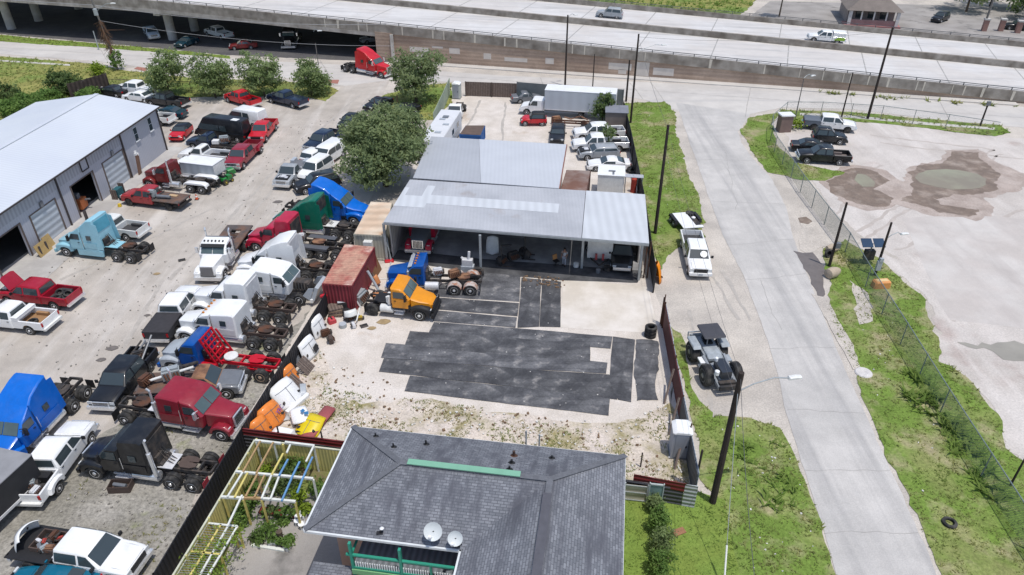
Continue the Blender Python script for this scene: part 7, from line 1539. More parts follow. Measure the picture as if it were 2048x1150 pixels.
for i in range(7): engine(['rusty red engine in the tray of the bottom pickup', 'grey engine beside the rusty red one in the bottom tray', 'small red pump in the bottom tray near the cab', 'pale pump part in the bottom tray', 'bright red part at the tray edge of the bottom pickup', 'brown turbine lying outside the tray of the bottom pickup', 'grey gear case at the middle of the bottom tray'][i], at(r_, d['cr'] - .55 - .32 * (i % 4), -.32 + .34 * (i // 2 % 3)), .9 * i, [.5, .45, .35, .35, .35, .6, .4][i], [RUSTL, GALV, M('red_parts', (.35, .05, .04)), ALU, MATS['red_parts'], RUST, GREY][i], z=1.04)
pipe('long pale bar lying across the bottom pickup bed', at(r_, d['cr'] - .1, -.8, 1.2), at(r_, d['cr'] - .25, .9, 1.25), .05, ALU)
truck_hood('white fender shell standing at the rear of the bottom pickup', at(r_, d['tail'] + .35, .1, 0), 1.7, 1.0, .5, .3, r_.rotation_euler.z + RAD(-90), WHITE, 'fender_shell', z=1.03, cat='fender')
for i in range(3): engine(['small grey motor by the tailgate of the white dual wheel pickup', 'dark bracket pile in the white dual wheel pickup bed', 'pale hose parts in the white dual wheel pickup bed'][i], at(dw_, dd_['cr'] - .9 - .35 * i, .5 - .5 * (i % 2)), 1.3 * i, .4, [GALV, DARK, OFFW][i], 'motor', z=.74, cat='motor')
car('teal car roof cut off by the bottom edge', (36, 1212), (136, 1222), 'L', TARPT, 'sedan', wb=2.8)
t = thing('garden_tractor', 'small green garden tractor with yellow wheels beside the maroon pickup', 'garden tractor', G(453, 366), RAD(60)); m = MB(); m.prism([(.75, .4), (.75, .75), (.6, .85), (.1, .9), (.1, .4)], .28, .08); m.build('hood', JDG, t); m = MB(); m.b2(-.6, .2, -.35, .35, .35, .5); m.prism([(-.65, .5), (-.6, .8), (-.1, .8), (-.1, .5)], .42, .08); m.build('body', JDG, t); m = MB(); m.prism([(-.5, .8), (-.55, 1.15), (-.4, 1.15), (-.3, .9), (0, .88), (0, .8)], .22, .05); m.build('seat', PLAST, t); m = MB(); m.tube((.1, 0, .85), (-.05, 0, 1.1), .025); m.lathe([(0, .17), (.02, .18)], (-.07, 0, 1.1)); m.build('steering_wheel', PLAST, t)
YR = M('rim_yellow', (.55, .42, .03))
for x, r, w, y in ((.55, .22, .15, .32), (-.4, .33, .25, .42)):
    for sg in (-1, 1): wheel(t, x, sg * y, r, w, YR)
t = thing('utility_cart', 'green cart body and loose wheel next to the garden tractor', 'cart', G(463, 352), RAD(40)); m = MB(); m.prism([(-.5, .35), (-.4, .9), (.3, .95), (.5, .6), (.5, .35)], .4, .12); m.build('body', JDG, t); wheel(t, .3, .55, .3, .2, YR); wheel(t, -.2, -.45, .3, .2, YR)
# ---------------------------------------------------------------- dirt yard and shed
r_, d = semi('orange day cab tractor unit with black fenders on the dirt yard', (832, 642), (751, 633), 'R', ORANGE, 'day', 'aero', axles=1, lowcol=PLAST, hoodcol=ORANGE, fenders=PLAST, rim=OFFW, rearrim=PLAST, deck=PLAST, bumper=PLAST, grille=PLAST, nofifth=True, wb=3.9, tank=OFFW, dual=False)
m = MB(); m.b2(d['xd'] + .4, d['xr'] - .5, -.62, .62, 1.08, 1.13); m.build('deck_mat', M('deck_grey', (.08, .08, .085), rough=.8, var=.2), r_, 0); m = MB(); m.lathe([(1.2, .14), (1.9, .14)], (d['xr'] - .25, -.9, 0), 'z', 10); m.lathe([(1.2, .12), (1.7, .12)], (d['xr'] - .45, -.7, 0), 'z', 10); m.build('air_tank', OFFW, r_); m = MB(); m.b2(d['xb'] - .01, d['xb'] + .06, -.9, .9, .7, 1.35); m.build('grille_guard', PLAST, r_, 0)
r_, d = semi('deep blue long nose day cab with chrome roof lamps in front of the shed', (797, 588), (903, 591), 'L', DBLUE, 'day', 'long', fifth=RUSTL, rim=ALU, lamps=5, visor=1, stacks=0, wb=4.9, tank=ALU, rearfender=M('fender_rusty_white', (.55, .5, .46), var=.3, col2=(.3, .12, .06), scale=2, mixs=2)); engine('rusty coupling parts on the blue day cab frame', at(r_, d['xd'] + .1, .2), .5, .9, RUSTL, 'coupling', z=1.15); engine('grey air parts behind the blue cab', at(r_, d['xr'] - .9, -.2), .2, .8, ALU, 'air_system', z=1.1)
semi('red long nose truck with grey covered hood inside the shed', (866, 506), None, 'L', CRIM, 'day', 'long', hoodcol=M('hood_cover_grey', (.12, .125, .135), rough=.8), fenders=CRIM, wb=4.6, heading=-97, grille=CHROME)
def stand(label, px, s, mt, rz=0):
    return engine(label, G(*px), rz, s, mt)
t = thing('engine_on_bench', 'grey engine on a pale bench at the shed front', 'engine', G(936, 548), RAD(-8)); m = MB(); m.b2(-.55, .55, -.3, .3, 0, .9); m.build('bench', LGREY, t, 0); m = MB(); m.box((0, 0, 1.2), (.9, .5, .6)); m.tube((.1, 0, 1.5), (.15, .1, 2.2), .12); m.tube((-.3, .2, 1.2), (-.6, .3, 1.5), .1); m.build('block', ALU, t)
stand('dark engine hanging beside the shed post', (954, 552), .9, DARK); stand('dark engine stand left of the three in the shed', (1003, 528), .9, DARK, 1); stand('dark engine stand in the middle of the shed floor', (1026, 520), 1.0, DARK, .5); stand('dark engine stand right of the three in the shed', (1050, 516), 1.1, DARK, 2)
for i, (x, y, h) in enumerate(((1003, 528, 1.9), (1050, 514, 2.1))):
    t = thing('engine_hoist', ['black engine hoist near the white door panel in the shed', 'black engine hoist at the back of the shed'][i], 'hoist', G(x, y)); m = MB(); m.beam((0, 0, .05), (0, 0, h), .12, .12, (1, 0, 0)); m.beam((0, 0, h), (.9, -.3, h + .2), .1, .1); m.beam((-.3, -.4, .05), (.9, -.6, .05), .1, .08); m.beam((-.3, .4, .05), (.9, .3, .05), .1, .08); m.build('frame', DARK, t, 0)
truck_hood('white truck door panel hanging in the shed behind the post', G(985, 512), 1.2, 1.7, .2, .15, RAD(-5), OFFW, 'cab_panel', .3, z=.3, cat='cab panel')
panel('grey board leaning on the left shed wall', G(792, 488) + Vector((0, 0, 1.2)), (1.0, 2.2), (RAD(80), 0, RAD(20)), M('board_grey', (.4, .38, .34), var=.2))
t = thing('enclosed_trailer', 'white enclosed trailer front with pink tongue jack in the shed', 'trailer', G(1198, 530), RAD(-7)); m = MB(); m.b2(-1.1, 1.1, 0.3, 4.2, .5, 2.5); m.build('box', OFFW, t, 0); m = MB(); m.beam((-.8, .3, .5), (0, -.9, .5), .1, .1); m.beam((.8, .3, .5), (0, -.9, .5), .1, .1); m.build('tongue', DARK, t, 0); m = MB(); m.b2(-.4, -.2, -.1, .1, .55, 1.1); m.b2(.2, .4, -.1, .1, .55, 1.1); m.build('propane_tank', M('tank_pink', (.4, .08, .08)), t, 0); wheel(t, -1.0, 2.4, .36, .22); wheel(t, 1.0, 2.4, .36, .22)
r_, d = car('dark utility vehicle with chrome bumper in the right shed bay', (1263, 540), None, 'L', BLACK, 'suv', wb=2.8, heading=-97, high=1.9); m = MB(); m.box((d['nose'] + .05, 0, .62), (.14, 1.5, .26)); m.build('chrome_guard', CHROME, r_, 0)
t = thing('floor_jack', 'red floor jack handle against the tan container at the shed', 'floor jack', G(779, 524), .2); m = MB(); m.prism([(-.4, 0), (-.4, .18), (.3, .25), (.4, .1), (.4, 0)], .2, .04); m.build('body', BRED, t); m = MB(); m.tube((.2, 0, .2), (-.2, .3, 2.6), .04); m.tube((.1, 0, .2), (.0, .5, 2.2), .05); m.build('handle', GALV, t)
t = thing('shop_chair', 'tan backed work chair on the shed floor near the person', 'chair', G(1112, 531), .6); m = MB(); m.box((0, 0, .48), (.45, .45, .08)); m.build('seat', PLAST, t, 0); m = MB(); m.box((0, .22, .8), (.45, .07, .45), rx=-.2); m.build('backrest', M('chair_tan', (.45, .22, .08)), t, 0); m = MB(); m.tube((0, 0, 0.05), (0, 0, .44), .03)
for q in range(5): m.tube((0, 0, .06), (.28 * math.cos(q * 1.257), .28 * math.sin(q * 1.257), .04), .025)
m.build('base', DARK, t)
for i, (x, y, r) in enumerate(((1152, 533, .25), (1196, 545, .2), (1214, 540, .35))): tag(MB().lathe([(0, r), (.35, r), (.36, r * .8)], (0, 0, 0)).build('bucket', [OFFW, GREY, DARK][i]), ['white bucket at the foot of the shed post', 'grey bucket under the trailer tongue', 'dark low tub on the shed floor right of the tongue'][i], 'bucket').location = G(x, y)
# ---------------------------------------------------------------- a person standing in the shed
def skin(name, nodes, edges, mat, parent, sub=1):
    me = bpy.data.meshes.new(name); me.from_pydata([n[:3] for n in nodes], edges, []); o = link(name, me, parent); me.materials.append(mat)
    md = o.modifiers.new('skin', 'SKIN'); md.use_smooth_shade = True
    for i, n in enumerate(nodes): me.skin_vertices[0].data[i].radius = (n[3], n[4] if len(n) > 4 else n[3])
    me.skin_vertices[0].data[0].use_root = True; s = o.modifiers.new('sub', 'SUBSURF'); s.levels = sub; s.render_levels = sub; return o
pr = thing('person', 'person in pale grey shirt and light trousers standing on the dark shed floor', 'person', G(1128, 531), RAD(-110))
nodes = [(0, 0, .95, .13, .16), (0, 0, 1.15, .11, .15), (0, 0, 1.36, .1, .17), (0, 0, 1.5, .055), (.01, 0, 1.58, .07), (.02, 0, 1.67, .095, .085), (.01, 0, 1.75, .06)]; edges = [(0, 1), (1, 2), (2, 3), (3, 4), (4, 5), (5, 6)]
for sg in (-1, 1):
    o = len(nodes); nodes += [(0, sg * .1, .88, .09), (.03 + .05 * sg, sg * .11, .5, .065), (-.02 + .06 * sg, sg * .12, .1, .045), (.12 + .06 * sg, sg * .13, .05, .045)]; edges += [(0, o), (o, o + 1), (o + 1, o + 2), (o + 2, o + 3)]
    o = len(nodes); nodes += [(0, sg * .2, 1.42, .055), (-.03, sg * .27, 1.14, .042), (.16, sg * .24, .98, .032), (.22, sg * .23, .95, .03)]; edges += [(2, o), (o, o + 1), (o + 1, o + 2), (o + 2, o + 3)]; h = o + 3
    for q, (dy, ln) in enumerate(((-.03, .07), (-.01, .085), (.01, .08), (.03, .065))):
        k = len(nodes); nodes += [(.26, sg * .23 + dy, .93, .009), (.26 + ln * .6, sg * .23 + dy, .9, .008), (.26 + ln * .8, sg * .23 + dy, .865, .007)]; edges += [(h, k), (k, k + 1), (k + 1, k + 2)]
    k = len(nodes); nodes += [(.23, sg * .23 - sg * .045, .93, .01), (.26, sg * .23 - sg * .06, .9, .008)]; edges += [(h, k), (k, k + 1)]
SKINM = M('skin', (.32, .17, .11), rough=.6, var=.08)
skin('body', nodes, edges, SKINM, pr)
skin('shirt', [(0, 0, .93, .145, .175), (0, 0, 1.15, .125, .165), (0, 0, 1.37, .115, .185), (0, .21, 1.42, .07), (-.02, .26, 1.22, .06), (0, -.21, 1.42, .07), (-.02, -.26, 1.22, .06)], [(0, 1), (1, 2), (2, 3), (3, 4), (2, 5), (5, 6)], M('shirt_grey', (.42, .44, .46), var=.1), pr)
skin('trousers', [(0, 0, .93, .14, .17), (0, .1, .86, .105), (.08, .11, .5, .085), (.04, .12, .1, .07), (0, -.1, .86, .105), (-.02, -.11, .5, .085), (-.08, -.12, .1, .07)], [(0, 1), (1, 2), (2, 3), (0, 4), (4, 5), (5, 6)], M('trousers_pale', (.36, .38, .42), var=.15), pr)
m = MB(); m.lathe([(1.66, .1), (1.72, .108), (1.78, .085), (1.81, .02)], (-.01, 0, 0), 'z', 12); m.build('hair', M('hair_black', (.01, .009, .008)), pr)
m = MB(); m.box((.115, 0, 1.655), (.03, .025, .04)); m.build('nose', SKINM, pr); m = MB(); [m.box((.1, s * .035, 1.69), (.02, .025, .012)) for s in (-1, 1)]; m.build('eyes', PLAST, pr, 0); m = MB(); m.box((.1, 0, 1.615), (.02, .05, .01)); m.build('mouth', MAROON, pr, 0); m = MB(); [m.box((.01, s * .1, 1.67), (.04, .02, .055)) for s in (-1, 1)]; m.build('ears', SKINM, pr)
for sg in (-1, 1): m = MB(); m.box((.07 + .06 * sg, sg * .125, .05), (.27, .1, .1)); m.build('shoe', PLAST, pr)
# ---------------------------------------------------------------- rear yard
t = thing('travel_trailer', 'long white travel trailer with roof vents in the rear yard', 'travel trailer', (G(873, 216, 3.1) + G(913, 219, 3.1)) / 2 * Vector((1, 1, 0)) if False else Vector((-8.3, 81.3, 0)), RAD(81)); m = MB(); m.prism([(5.2, .6), (5.2, 2.6), (4.9, 3.1), (-5.0, 3.1), (-5.2, 2.9), (-5.2, .6)], 1.25, .08); m.build('body', M('trailer_white', (.62, .63, .65), var=.06), t); m = MB(); m.b2(-4.8, 4.6, 1.252, 1.262, 1.0, 1.6); m.b2(-4.8, 4.6, -1.262, -1.252, 1.0, 1.6); m.build('stripe', LGREY, t, 0)
for x, y, s in ((2.3, .0, .7), (1.5, .2, .45), (-.2, -.6, .4), (-2.8, -.3, .5)): m = MB(); m.b2(x - s / 2, x + s / 2, y - .35, y + .35, 3.105, 3.2); m.build('roof_vent', GREY if s > .5 else LGREY, t, 0)
for x in (3, .5, -2.5): m = MB(); m.b2(x - .5, x + .5, -1.27, -1.264, 1.7, 2.3); m.build('window', GLASS, t, 0)
for x in (-.6, .4):
    for sg in (-1, 1): wheel(t, x, sg * 1.1, .36, .22)
m = MB(); m.b2(-5.2, 5.2, -.5, .5, .4, .6); m.build('frame', DARK, t, 0)
pickup('white single cab truck behind the travel trailer facing the shed', (922, 246), (932, 222), 'L', WHITE, 'reg', 'frame', r=.45)
car('grey sedan parked against the grey screened fence', (1074, 206), (1040, 208), 'R', GREY, 'sedan')
boxtruck('long white box truck parked across the rear yard', 0, (1.2, -8.0, 2.5, 1.05, 3.6), WHITE, M('box_pale', (.5, .53, .57), rough=.6, var=.05, scale=.5, uv=True, corr=1.2, cax=0, corrcol=.03), WHITE, (1054, 231), (1160, 238), 'L', wb=7.2)
car('small red off roader with black soft top in the rear yard', (1050, 253), (1084, 253), 'L', BRED, 'jeep', roofmat=PLAST)
t = thing('scrap_chassis', 'rusty stripped truck chassis beside the white box truck', 'chassis', G(1140, 256), RAD(172)); m = MB(); m.b2(-2.4, 2.4, -.45, -.35, .7, .9); m.b2(-2.4, 2.4, .35, .45, .7, .9); [m.b2(x - .05, x + .05, -.4, .4, .7, .85) for x in (-2, -.7, .7, 2)]; m.build('frame', RUST, t, 0); m = MB(); m.path([(-2.2, -.5, 1.0), (-1.2, -.6, 1.4), (0, -.5, 1.0), (.8, -.6, 1.2)], .08); m.build('bent_rail', RUSTL, t)
for x in (-1.7, 1.6):
    for sg in (-1, 1): wheel(t, x, sg * .8, .4, .26, RUST)
engine('tan coloured engine at the front of the stripped chassis', G(1112, 248), .3, 1.2, RUSTL)
car('black coupe facing the shed roof beside the white vehicles', (1128, 287), (1130, 266), 'L', BLACK, 'coupe')
pickup('white pickup farthest back of the white vehicles by the black fence', (1164, 283), (1230, 281), 'L', WHITE, 'crew')
pickup('white pickup with a bush before its door by the black fence', (1162, 306), (1237, 305), 'L', WHITE, 'ext')
car('silver wagon with smashed front among the white vehicles', (1174, 322), (1224, 320), 'L', SILVER, 'suv', hood='off', high=1.55)
car('white coupe nearest the repair shed in the rear yard', (1191, 344), (1243, 344), 'L', WHITE, 'coupe')
tyre('old tyre behind the white coupe', G(1262, 345), .5, .3, (.6, .2, 0), z=.2); tag(MB().b2(-.7, .5, -.4, .3, 0, .5).build('tan_bin', M('bin_tan', (.42, .36, .28), var=.3)), 'tan box at the rear bumper of the white coupe', 'box').location = G(1256, 338)
# ---------------------------------------------------------------- street side and right lot
r_, d = pickup('white crew cab pickup with white disc on its windshield parked on the shoulder', (1374, 549), (1361, 494), 'R', WHITE, 'crew', rim=ALU, grille=PLAST, bump=WHITE, lo=3.5)
q = MB(); P0 = Vector((d['xw'] - .3, .38, 1.55)); nn = Vector((.66, 0, .75)).normalized(); u = Vector((0, 1, 0)); w = nn.cross(u); q.poly([P0 + nn * .06 + u * .3 * math.cos(a * PI / 8) + w * .3 * math.sin(a * PI / 8) for a in range(16)]); q.build('sun_disc', WHITE, r_, 0); m = MB(); m.box((d['nose'] + .17, 0, .62), (.02, .35, .18)); m.build('number_plate', LGREY, r_, 0)  # flat white disc laid over the windshield
t = thing('flat_trailer', 'small flat trailer with white deck hitched to the white pickup', 'trailer', at(r_, d['tail'] - 2.9, .1), r_.rotation_euler.z + RAD(14)); m = MB(); m.b2(-1.5, 1.2, -1.0, .35, .72, .8); m.b2(1.2, 1.6, -1.0, 1.0, .7, .78); m.build('deck', WHITE, t, 0); m = MB(); m.b2(-1.7, 1.5, .35, 1.0, .6, .68); m.beam((1.5, 0, .6), (2.7, 0, .55), .14, .12); m.build('frame', DARK, t, 0)
for x in (-.2, -1.1):
    for sg in (-1, 1): wheel(t, x, sg * 1.2, .36, .24, ALU)
for sg in (-1, 1): m = MB(); m.prism([(.3, .5), (.2, .85), (-1.4, .85), (-1.6, .5), (-1.5, .5), (-1.3, .78), (.1, .78), (.2, .5)], .16, .03, sg * 1.2); m.build('mudguard', PLAST, t)
m = MB(); m.lathe([(0, .2), (0, .42), (.2, .42), (.2, .2)], (-1.2, .7, .7), 'z', 16); m.build('spare_wheel', RUBBER, t); m = MB(); m.lathe([(0, .18), (.12, .2), (.2, .1)], (-.3, .7, .7), 'z', 12); m.build('winch', WHITE, t)
# articulated grey tractor loader on the shoulder
t = thing('wheel_tractor', 'grey four wheeled articulated tractor with dark canopy on the street shoulder', 'tractor', G(1425, 742), RAD(-82)); S = t
TG = paint('tractor_grey', .26, .28, .3, .2); TL = paint('tractor_pale', .34, .37, .39, .25)
for x in (1.25, -1.45):
    for sg in (-1, 1): wheel(S, x, sg * 1.05, .78, .55, GREY)
m = MB(); m.b2(-2.6, -.3, -.7, .7, .7, 1.25); m.b2(-.3, .4, -.25, .25, .6, .95); m.b2(.4, 2.1, -.5, .5, .6, 1.1); m.build('chassis', TG, S)
m = MB(); m.prism([(-1.9, 1.25), (-1.9, 1.4), (-.2, 1.4), (.2, 1.3), (.2, 1.1), (-.3, 1.1)], .55, .06); m.build('engine_cover', TL, S)
m = MB(); m.b2(.75, 2.2, -.42, .3, 1.1, 1.7); m.build('front_hood', paint('tractor_dark', .03, .035, .045), S); m = MB(); m.b2(2.2, 2.5, -.6, .6, .7, 1.0); m.box((2.7, 0, .75), (.2, 1.3, .35)); m.build('blade_mount', DARK, S)
for sg in (-1, 1):
    m = MB(); m.beam((-.3, sg * .75, 1.2), (2.6, sg * .62, .7), .16, .22); m.build('lift_arm', TG, S, 0); m = MB(); m.prism([(-2.2, 1.5), (-2.1, 1.68), (-.9, 1.68), (-.7, 1.5)], .3, .05, sg * 1.05); m.build('mudguard', TL, S); m = MB(); m.b2(-.35, .35, sg * .6, sg * 1.15, 1.0, 1.12); m.b2(-.2, .3, sg * .62, sg * 1.1, .55, .62); m.build('step_plate', WHITE if sg < 0 else TL, S, 0)
m = MB(); [m.tube((x, y, 1.3), (x, y, 2.2), .05) for x in (-2.2, -1.2) for y in (-.2, .75)]; m.build('canopy_frame', GREY, S); m = MB(); m.prism([(-2.6, 2.2), (-2.6, 2.28), (-1.7, 2.34), (-1.0, 2.28), (-.9, 2.2)], .8, .08, .25); m.build('canopy', M('canopy_dark', (.06, .06, .07), rough=.7, var=.2), S); m = MB(); m.b2(-1.8, -1.3, -.3, .3, 1.4, 1.55); m.b2(-1.9, -1.75, -.3, .3, 1.5, 2.0); m.build('seat', PLAST, S); m = MB(); m.path([(-2.7, -1.0, 1.0), (-2.8, -1.0, 1.5), (-2.8, 1.0, 1.5), (-2.7, 1.0, 1.0)], .06); m.b2(-2.75, -2.6, -.9, .9, 1.1, 1.4); m.build('rear_rail', TL, S)
m = MB(); m.lathe([(1.7, .12), (1.95, .12), (2.0, .06)], (.9, -.35, 0), 'z', 10); m.build('filter', WHITE, S); m = MB(); m.lathe([(1.5, .16), (1.8, .17), (1.85, .1)], (2.1, -.75, 0), 'z', 10); m.build('air_cleaner', WHITE, S)
pickup('white crew cab pickup at the back of the right lot', (1693, 267), (1626, 261), 'R', WHITE, 'crew', 'cover', bedmat=M('cover_slate', (.12, .14, .17)), rim=DARK)
car('black off roader right behind the white lot pickup', (1678, 291), (1640, 288), 'R', BLACK, 'suv', high=1.85); car('black sedan with red tail lamp at the lot fence', (1650, 310), (1600, 306), 'R', BLACK, 'sedan')
pickup('black pickup with open grey bed nearest the lot fence', (1612, 328), (1677, 332), 'L', BLACK, 'ext', liner=M('bed_brown', (.18, .15, .14)))
# ---------------------------------------------------------------- under and on the highway
pickup('pale blue white utility pickup under the overpass facing the road', (300, 84), (288, 67), 'R', paint('pale_bluewhite', .5, .58, .66), 'reg')
pickup('white crew cab pickup under the overpass right of the pillar', (412, 71), (446, 81), 'L', WHITE, 'crew', liner=PLAST); car('dark sedan beside the front overpass pillar', (372, 96), (392, 89), 'L', TEAL, 'sedan', wb=2.7); car('dark burnt out car under the overpass edge', (470, 101), (502, 99), 'L', DRED, 'sedan', wb=2.7); car('white sedan far back under the overpass by the abutment', (735, 88), (764, 84), 'L', LGREY, 'sedan', wb=2.8)
semi('black long nose tractor unit with tall chrome stacks under the overpass', (590, 103), (603, 78), 'L', BLACK, 'flat', 'long', stacks=2, wb=5.2, lo=4, visor=1, bumper=CHROME)
semi('red high roof tractor unit driving on the frontage road', (764, 158), (703, 147), 'R', BRED, 'aero', 'long', sl=2.0, wb=5.6, fifth=DARK)
def hcar(f, *a, **k):
    r = f(*a, **k); o = r[0]; return o
def on_road(o, X, off, hd): p = HW(X, off, zs(X)); o.location = p; o.rotation_euler = (0, RAD(-2.5) * (-1 if abs(hd) > 90 else 1) * -1, RAD(hd))
o = car('grey utility vehicle driving on the far highway lanes', (300, 300), (340, 300), 'L', SILVER, 'suv', wb=2.85)[0]; c_ = G(1144, 27, zs(13)); on_road(o, 12.0, 23.5, 166.8)
o, d = pickup('white pickup with white bed topper driving on the far highway lanes', (300, 300), (340, 300), 'L', WHITE, 'ext', wb=3.7); on_road(o, 47.5, 20.8, 166.8)
m = MB(); m.prism([(d['cr'] - .05, 1.25), (d['cr'] - .05, 1.95), (d['tail'] + .1, 1.95), (d['tail'], 1.25)], .96, .08); m.build('bed_topper', WHITE, o); m = MB()
for sg in (-1, 1): m.slab([Vector((d['tail'] + .1, sg * 1.001, .7)), Vector((d['tail'] + 1.9, sg * 1.001, .7)), Vector((d['tail'] + 1.2, sg * 1.001, 1.2)), Vector((d['tail'] + .1, sg * 1.001, 1.22))], (0, sg * .006, 0))
m.build('side_graphic', M('graphic_green', (.25, .42, .05)), o, 0)
for i, (X, o_, mt) in enumerate(((84, 46, BLACK), (88, 52, GREY), (72, 50, BLACK))): o = car(['black car parked across the highway under the trees', 'grey car parked across the highway under the trees', 'dark car beside the small house across the highway'][i], (300, 300), (340, 300), 'L', mt, 'suv', wb=2.8)[0]; o.location = HW(X, o_); o.rotation_euler.z = RAD(160 + 30 * i)

# ---------------------------------------------------------------- cracks, joints and tyre marks
CRK = M('crack_dark', (.33, .315, .295), rough=.95, var=.3, scale=2)
def cracks(name, lines, w, z, mt, jit=.25, seed=1):
    rnd = random.Random(seed); m = MB()
    for a, b in lines:
        A, B = G(*a), G(*b); n = max(2, int((B - A).length / .7)); pr = None; d = (B - A).normalized(); nn = Vector((-d.y, d.x, 0)); off = 0
        for i in range(n + 1):
            off = off * .8 + rnd.uniform(-jit, jit) * .5; p = A.lerp(B, i / n) + nn * off; ww = w * rnd.uniform(.5, 1.4); q = (p - nn * ww / 2, p + nn * ww / 2)
            if pr: m.poly([(pr[0].x, pr[0].y, z), (q[0].x, q[0].y, z), (q[1].x, q[1].y, z), (pr[1].x, pr[1].y, z)])
            pr = q
    return struct(m.build(name, mt, None, 0))
cracks('road_cracks', [((1370, 260), (1500, 262)), ((1390, 320), (1512, 322)), ((1422, 402), (1572, 412)), ((1455, 490), (1590, 480)), ((1490, 560), (1612, 548)), ((1540, 700), (1672, 694)), ((1575, 820), (1728, 826)), ((1610, 940), (1780, 942)), ((1648, 1066), (1838, 1070)), ((1450, 300), (1470, 420)), ((1520, 560), (1560, 660))], .035, 7 * Z, CRK, .3, 3)
cracks('road_joints', [((200, 96), (215, 124)), ((420, 110), (440, 148)), ((640, 120), (665, 160)), ((860, 142), (880, 162)), ((1080, 156), (1090, 176)), ((1260, 166), (1285, 198)), ((1300, 164), (1330, 205)), ((1500, 176), (1490, 235)), ((1700, 190), (1705, 218)), ((1880, 204), (1900, 242)), ((0, 95), (600, 132)), ((600, 132), (1000, 160)), ((1000, 160), (1500, 196)), ((1500, 196), (2048, 236))], .09, 6.5 * Z, M('joint_grey', (.36, .34, .31), rough=.95), .08, 4)
TRK = M('tyre_track', (.42, .385, .345), rough=.95, var=.2, scale=1.5, speck=.2)
cracks('tyre_tracks', [((340, 560), (560, 330)), ((370, 575), (590, 330)), ((180, 800), (330, 560)), ((210, 815), (355, 570)), ((560, 330), (720, 190)), ((590, 335), (740, 195)), ((120, 560), (420, 420)), ((1480, 640), (1420, 540)), ((1500, 640), (1440, 540)), ((1380, 620), (1430, 840)), ((930, 260), (960, 200)), ((1000, 320), (1010, 205))], .3, 4 * Z, TRK, .2, 5)
cracks('tyre_tracks', [((1700, 470), (1990, 300)), ((1720, 480), (2010, 310)), ((1790, 500), (2048, 420)), ((1650, 440), (1760, 330)), ((1900, 640), (2048, 560)), ((1880, 600), (2048, 500)), ((1740, 270), (1990, 300)), ((1760, 285), (2048, 320))], .35, 4.2 * Z, M('lot_track', (.45, .4, .36), rough=.95, var=.2, scale=1), .4, 6)
def litter(name, poly, n, s0, s1, mt, seed):
    rnd = random.Random(seed); P_ = [G(*p) for p in poly]; xs = [p.x for p in P_]; ys = [p.y for p in P_]; m = MB(); k = 0
    while k < n:
        p = Vector((rnd.uniform(min(xs), max(xs)), rnd.uniform(min(ys), max(ys)), 0))
        if not inside(p, P_): continue
        k += 1; s = rnd.uniform(s0, s1); m.box((p.x, p.y, s * .3 + .03), (s, s * rnd.uniform(.4, 1), s * .5), rnd.uniform(0, 3), rnd.uniform(-.4, .4), rnd.uniform(-.4, .4))
    o = m.build(name, mt, None, 0, False); o['kind'] = 'stuff'; return o
PALE = M('pale_litter', (.62, .6, .56), rough=.8, var=.3, scale=3)
litter('litter', [(640, 700), (760, 800), (1240, 850), (1340, 800), (1390, 960), (1250, 995), (700, 900), (520, 895), (560, 810)], 420, .05, .16, PALE, 1)
litter('litter', [(1440, 850), (1560, 860), (1620, 1000), (1660, 1150), (1480, 1150)], 26, .05, .12, PALE, 2)
litter('litter', [(1700, 600), (1800, 600), (2000, 900), (2040, 1150), (1900, 1150), (1740, 800)], 22, .05, .12, PALE, 3)
litter('litter', [(1250, 210), (1340, 210), (1400, 450), (1310, 480)], 14, .05, .12, PALE, 4)
litter('brown_debris', [(640, 700), (860, 800), (1240, 850), (1390, 960), (1250, 995), (700, 900), (520, 895), (560, 810)], 260, .05, .18, M('brown_debris', (.2, .13, .08), rough=.95, var=.4, scale=3), 5)
litter('mat_scraps', [(870, 600), (1040, 560), (1120, 570), (1115, 650), (1225, 680), (1315, 690), (1310, 795), (1215, 825), (1000, 800), (820, 775), (770, 735), (830, 670)], 60, .03, .09, PALE, 9)
litter('brown_debris', [(1050, 552), (1130, 558), (1132, 580), (1040, 566)], 60, .06, .2, MATS['brown_debris'], 6)
litter('yard_stones', [(480, 700), (600, 660), (480, 860), (320, 1120), (60, 1150), (130, 1000), (330, 790)], 500, .05, .14, M('yard_stones', (.3, .28, .25), rough=.95, var=.5, scale=2), 7)
litter('yard_stones', [(60, 560), (500, 280), (700, 220), (640, 420), (520, 440), (330, 600), (180, 860), (0, 760)], 500, .04, .12, MATS['yard_stones'], 8)
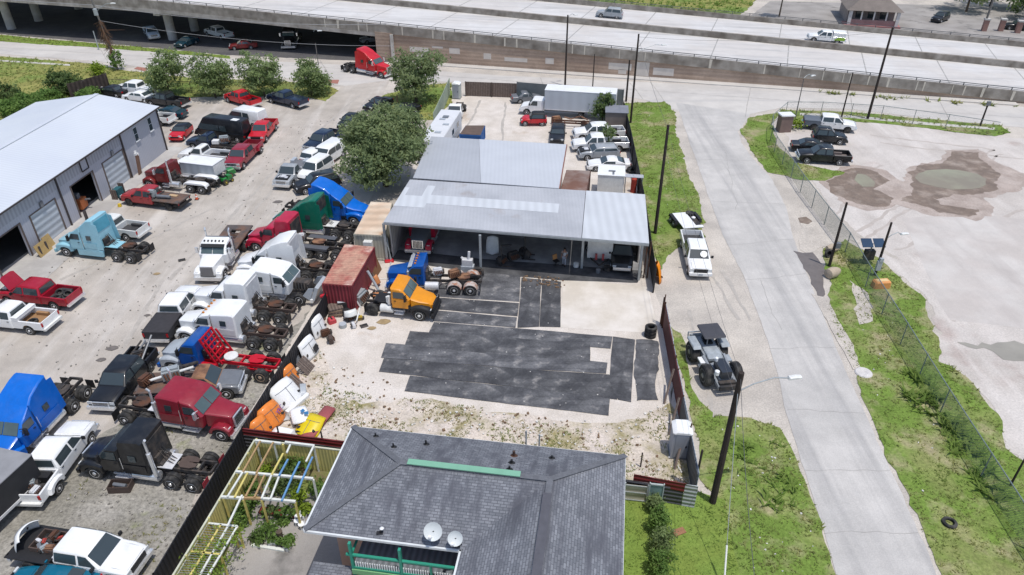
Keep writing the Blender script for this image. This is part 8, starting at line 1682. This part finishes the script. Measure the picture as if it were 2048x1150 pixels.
# ---------------------------------------------------------------- small litter and stains
def stain(px, r, mt, lab='oil_patch'): c = G(*px); sheet(lab, [tuple(c + Vector((r * math.cos(a * .7) * (1 + .3 * math.sin(a * 3)), r * .7 * math.sin(a * .7), 0))) for a in range(9)], 4 * Z, mt, .12, .25, world=True)
OIL = M('oil_stain', (.16, .14, .125), rough=.6, var=.3, scale=3); OCH = M('ochre_stain', (.33, .24, .13), rough=.9, var=.3, scale=3)
for px, r, mt in (((225, 697), .45, OIL), ((203, 720), .35, OIL), ((314, 548), .3, OCH), ((556, 404), .5, OIL), ((295, 631), .25, OIL), ((768, 644), .55, OCH), ((744, 657), .35, OCH), ((480, 235), .9, M('olive_patch', (.25, .24, .13))), ((390, 820), .5, OCH), ((300, 105 + 13), .5, OIL)): stain(px, r, mt)
tag(MB().box((0, 0, .05), (.6, .35, .1), .5).build('rubber_scrap', RUBBER), 'black rubber scrap lying on the open gravel yard', 'scrap').location = G(364, 521)
# ---------------------------------------------------------------- sky, sun, camera
sv = Vector((.2, -.2, 1)).normalized(); el = math.asin(sv.z); az = math.atan2(sv.x, sv.y)
w = bpy.data.worlds.new('World'); scene.world = w; w.use_nodes = True; nt = w.node_tree
sk = nt.nodes.new('ShaderNodeTexSky'); sk.sky_type = 'NISHITA'; sk.sun_disc = False; sk.sun_elevation = el; sk.sun_rotation = az; sk.air_density = 1.0; sk.dust_density = 1.5
nt.links.new(sk.outputs[0], nt.nodes['Background'].inputs[0]); nt.nodes['Background'].inputs[1].default_value = .15
L = bpy.data.lights.new('sun', 'SUN'); L.energy = 2.9; L.angle = RAD(.5); L.color = (1, .965, .91); lo_ = bpy.data.objects.new('sun', L); COL.objects.link(lo_); lo_.rotation_euler = sv.to_track_quat('Z', 'Y').to_euler(); lo_.location = (0, 50, 80)
cd = bpy.data.cameras.new('camera'); cd.sensor_width = 36; cd.lens = FO / 2048 * 36; cd.clip_end = 2000; cam = bpy.data.objects.new('camera', cd); COL.objects.link(cam)
cam.location = (0, 0, CH); cam.rotation_euler = (PI / 2 - TH, 0, 0); scene.camera = cam
vs_ = scene.view_settings; vs_.view_transform = 'Standard'; vs_.look = 'None'; vs_.exposure = 0; vs_.gamma = 1; vs_.use_curve_mapping = False
scene.cycles.max_bounces = 6; scene.cycles.transparent_max_bounces = 10; scene.cycles.use_denoising = True
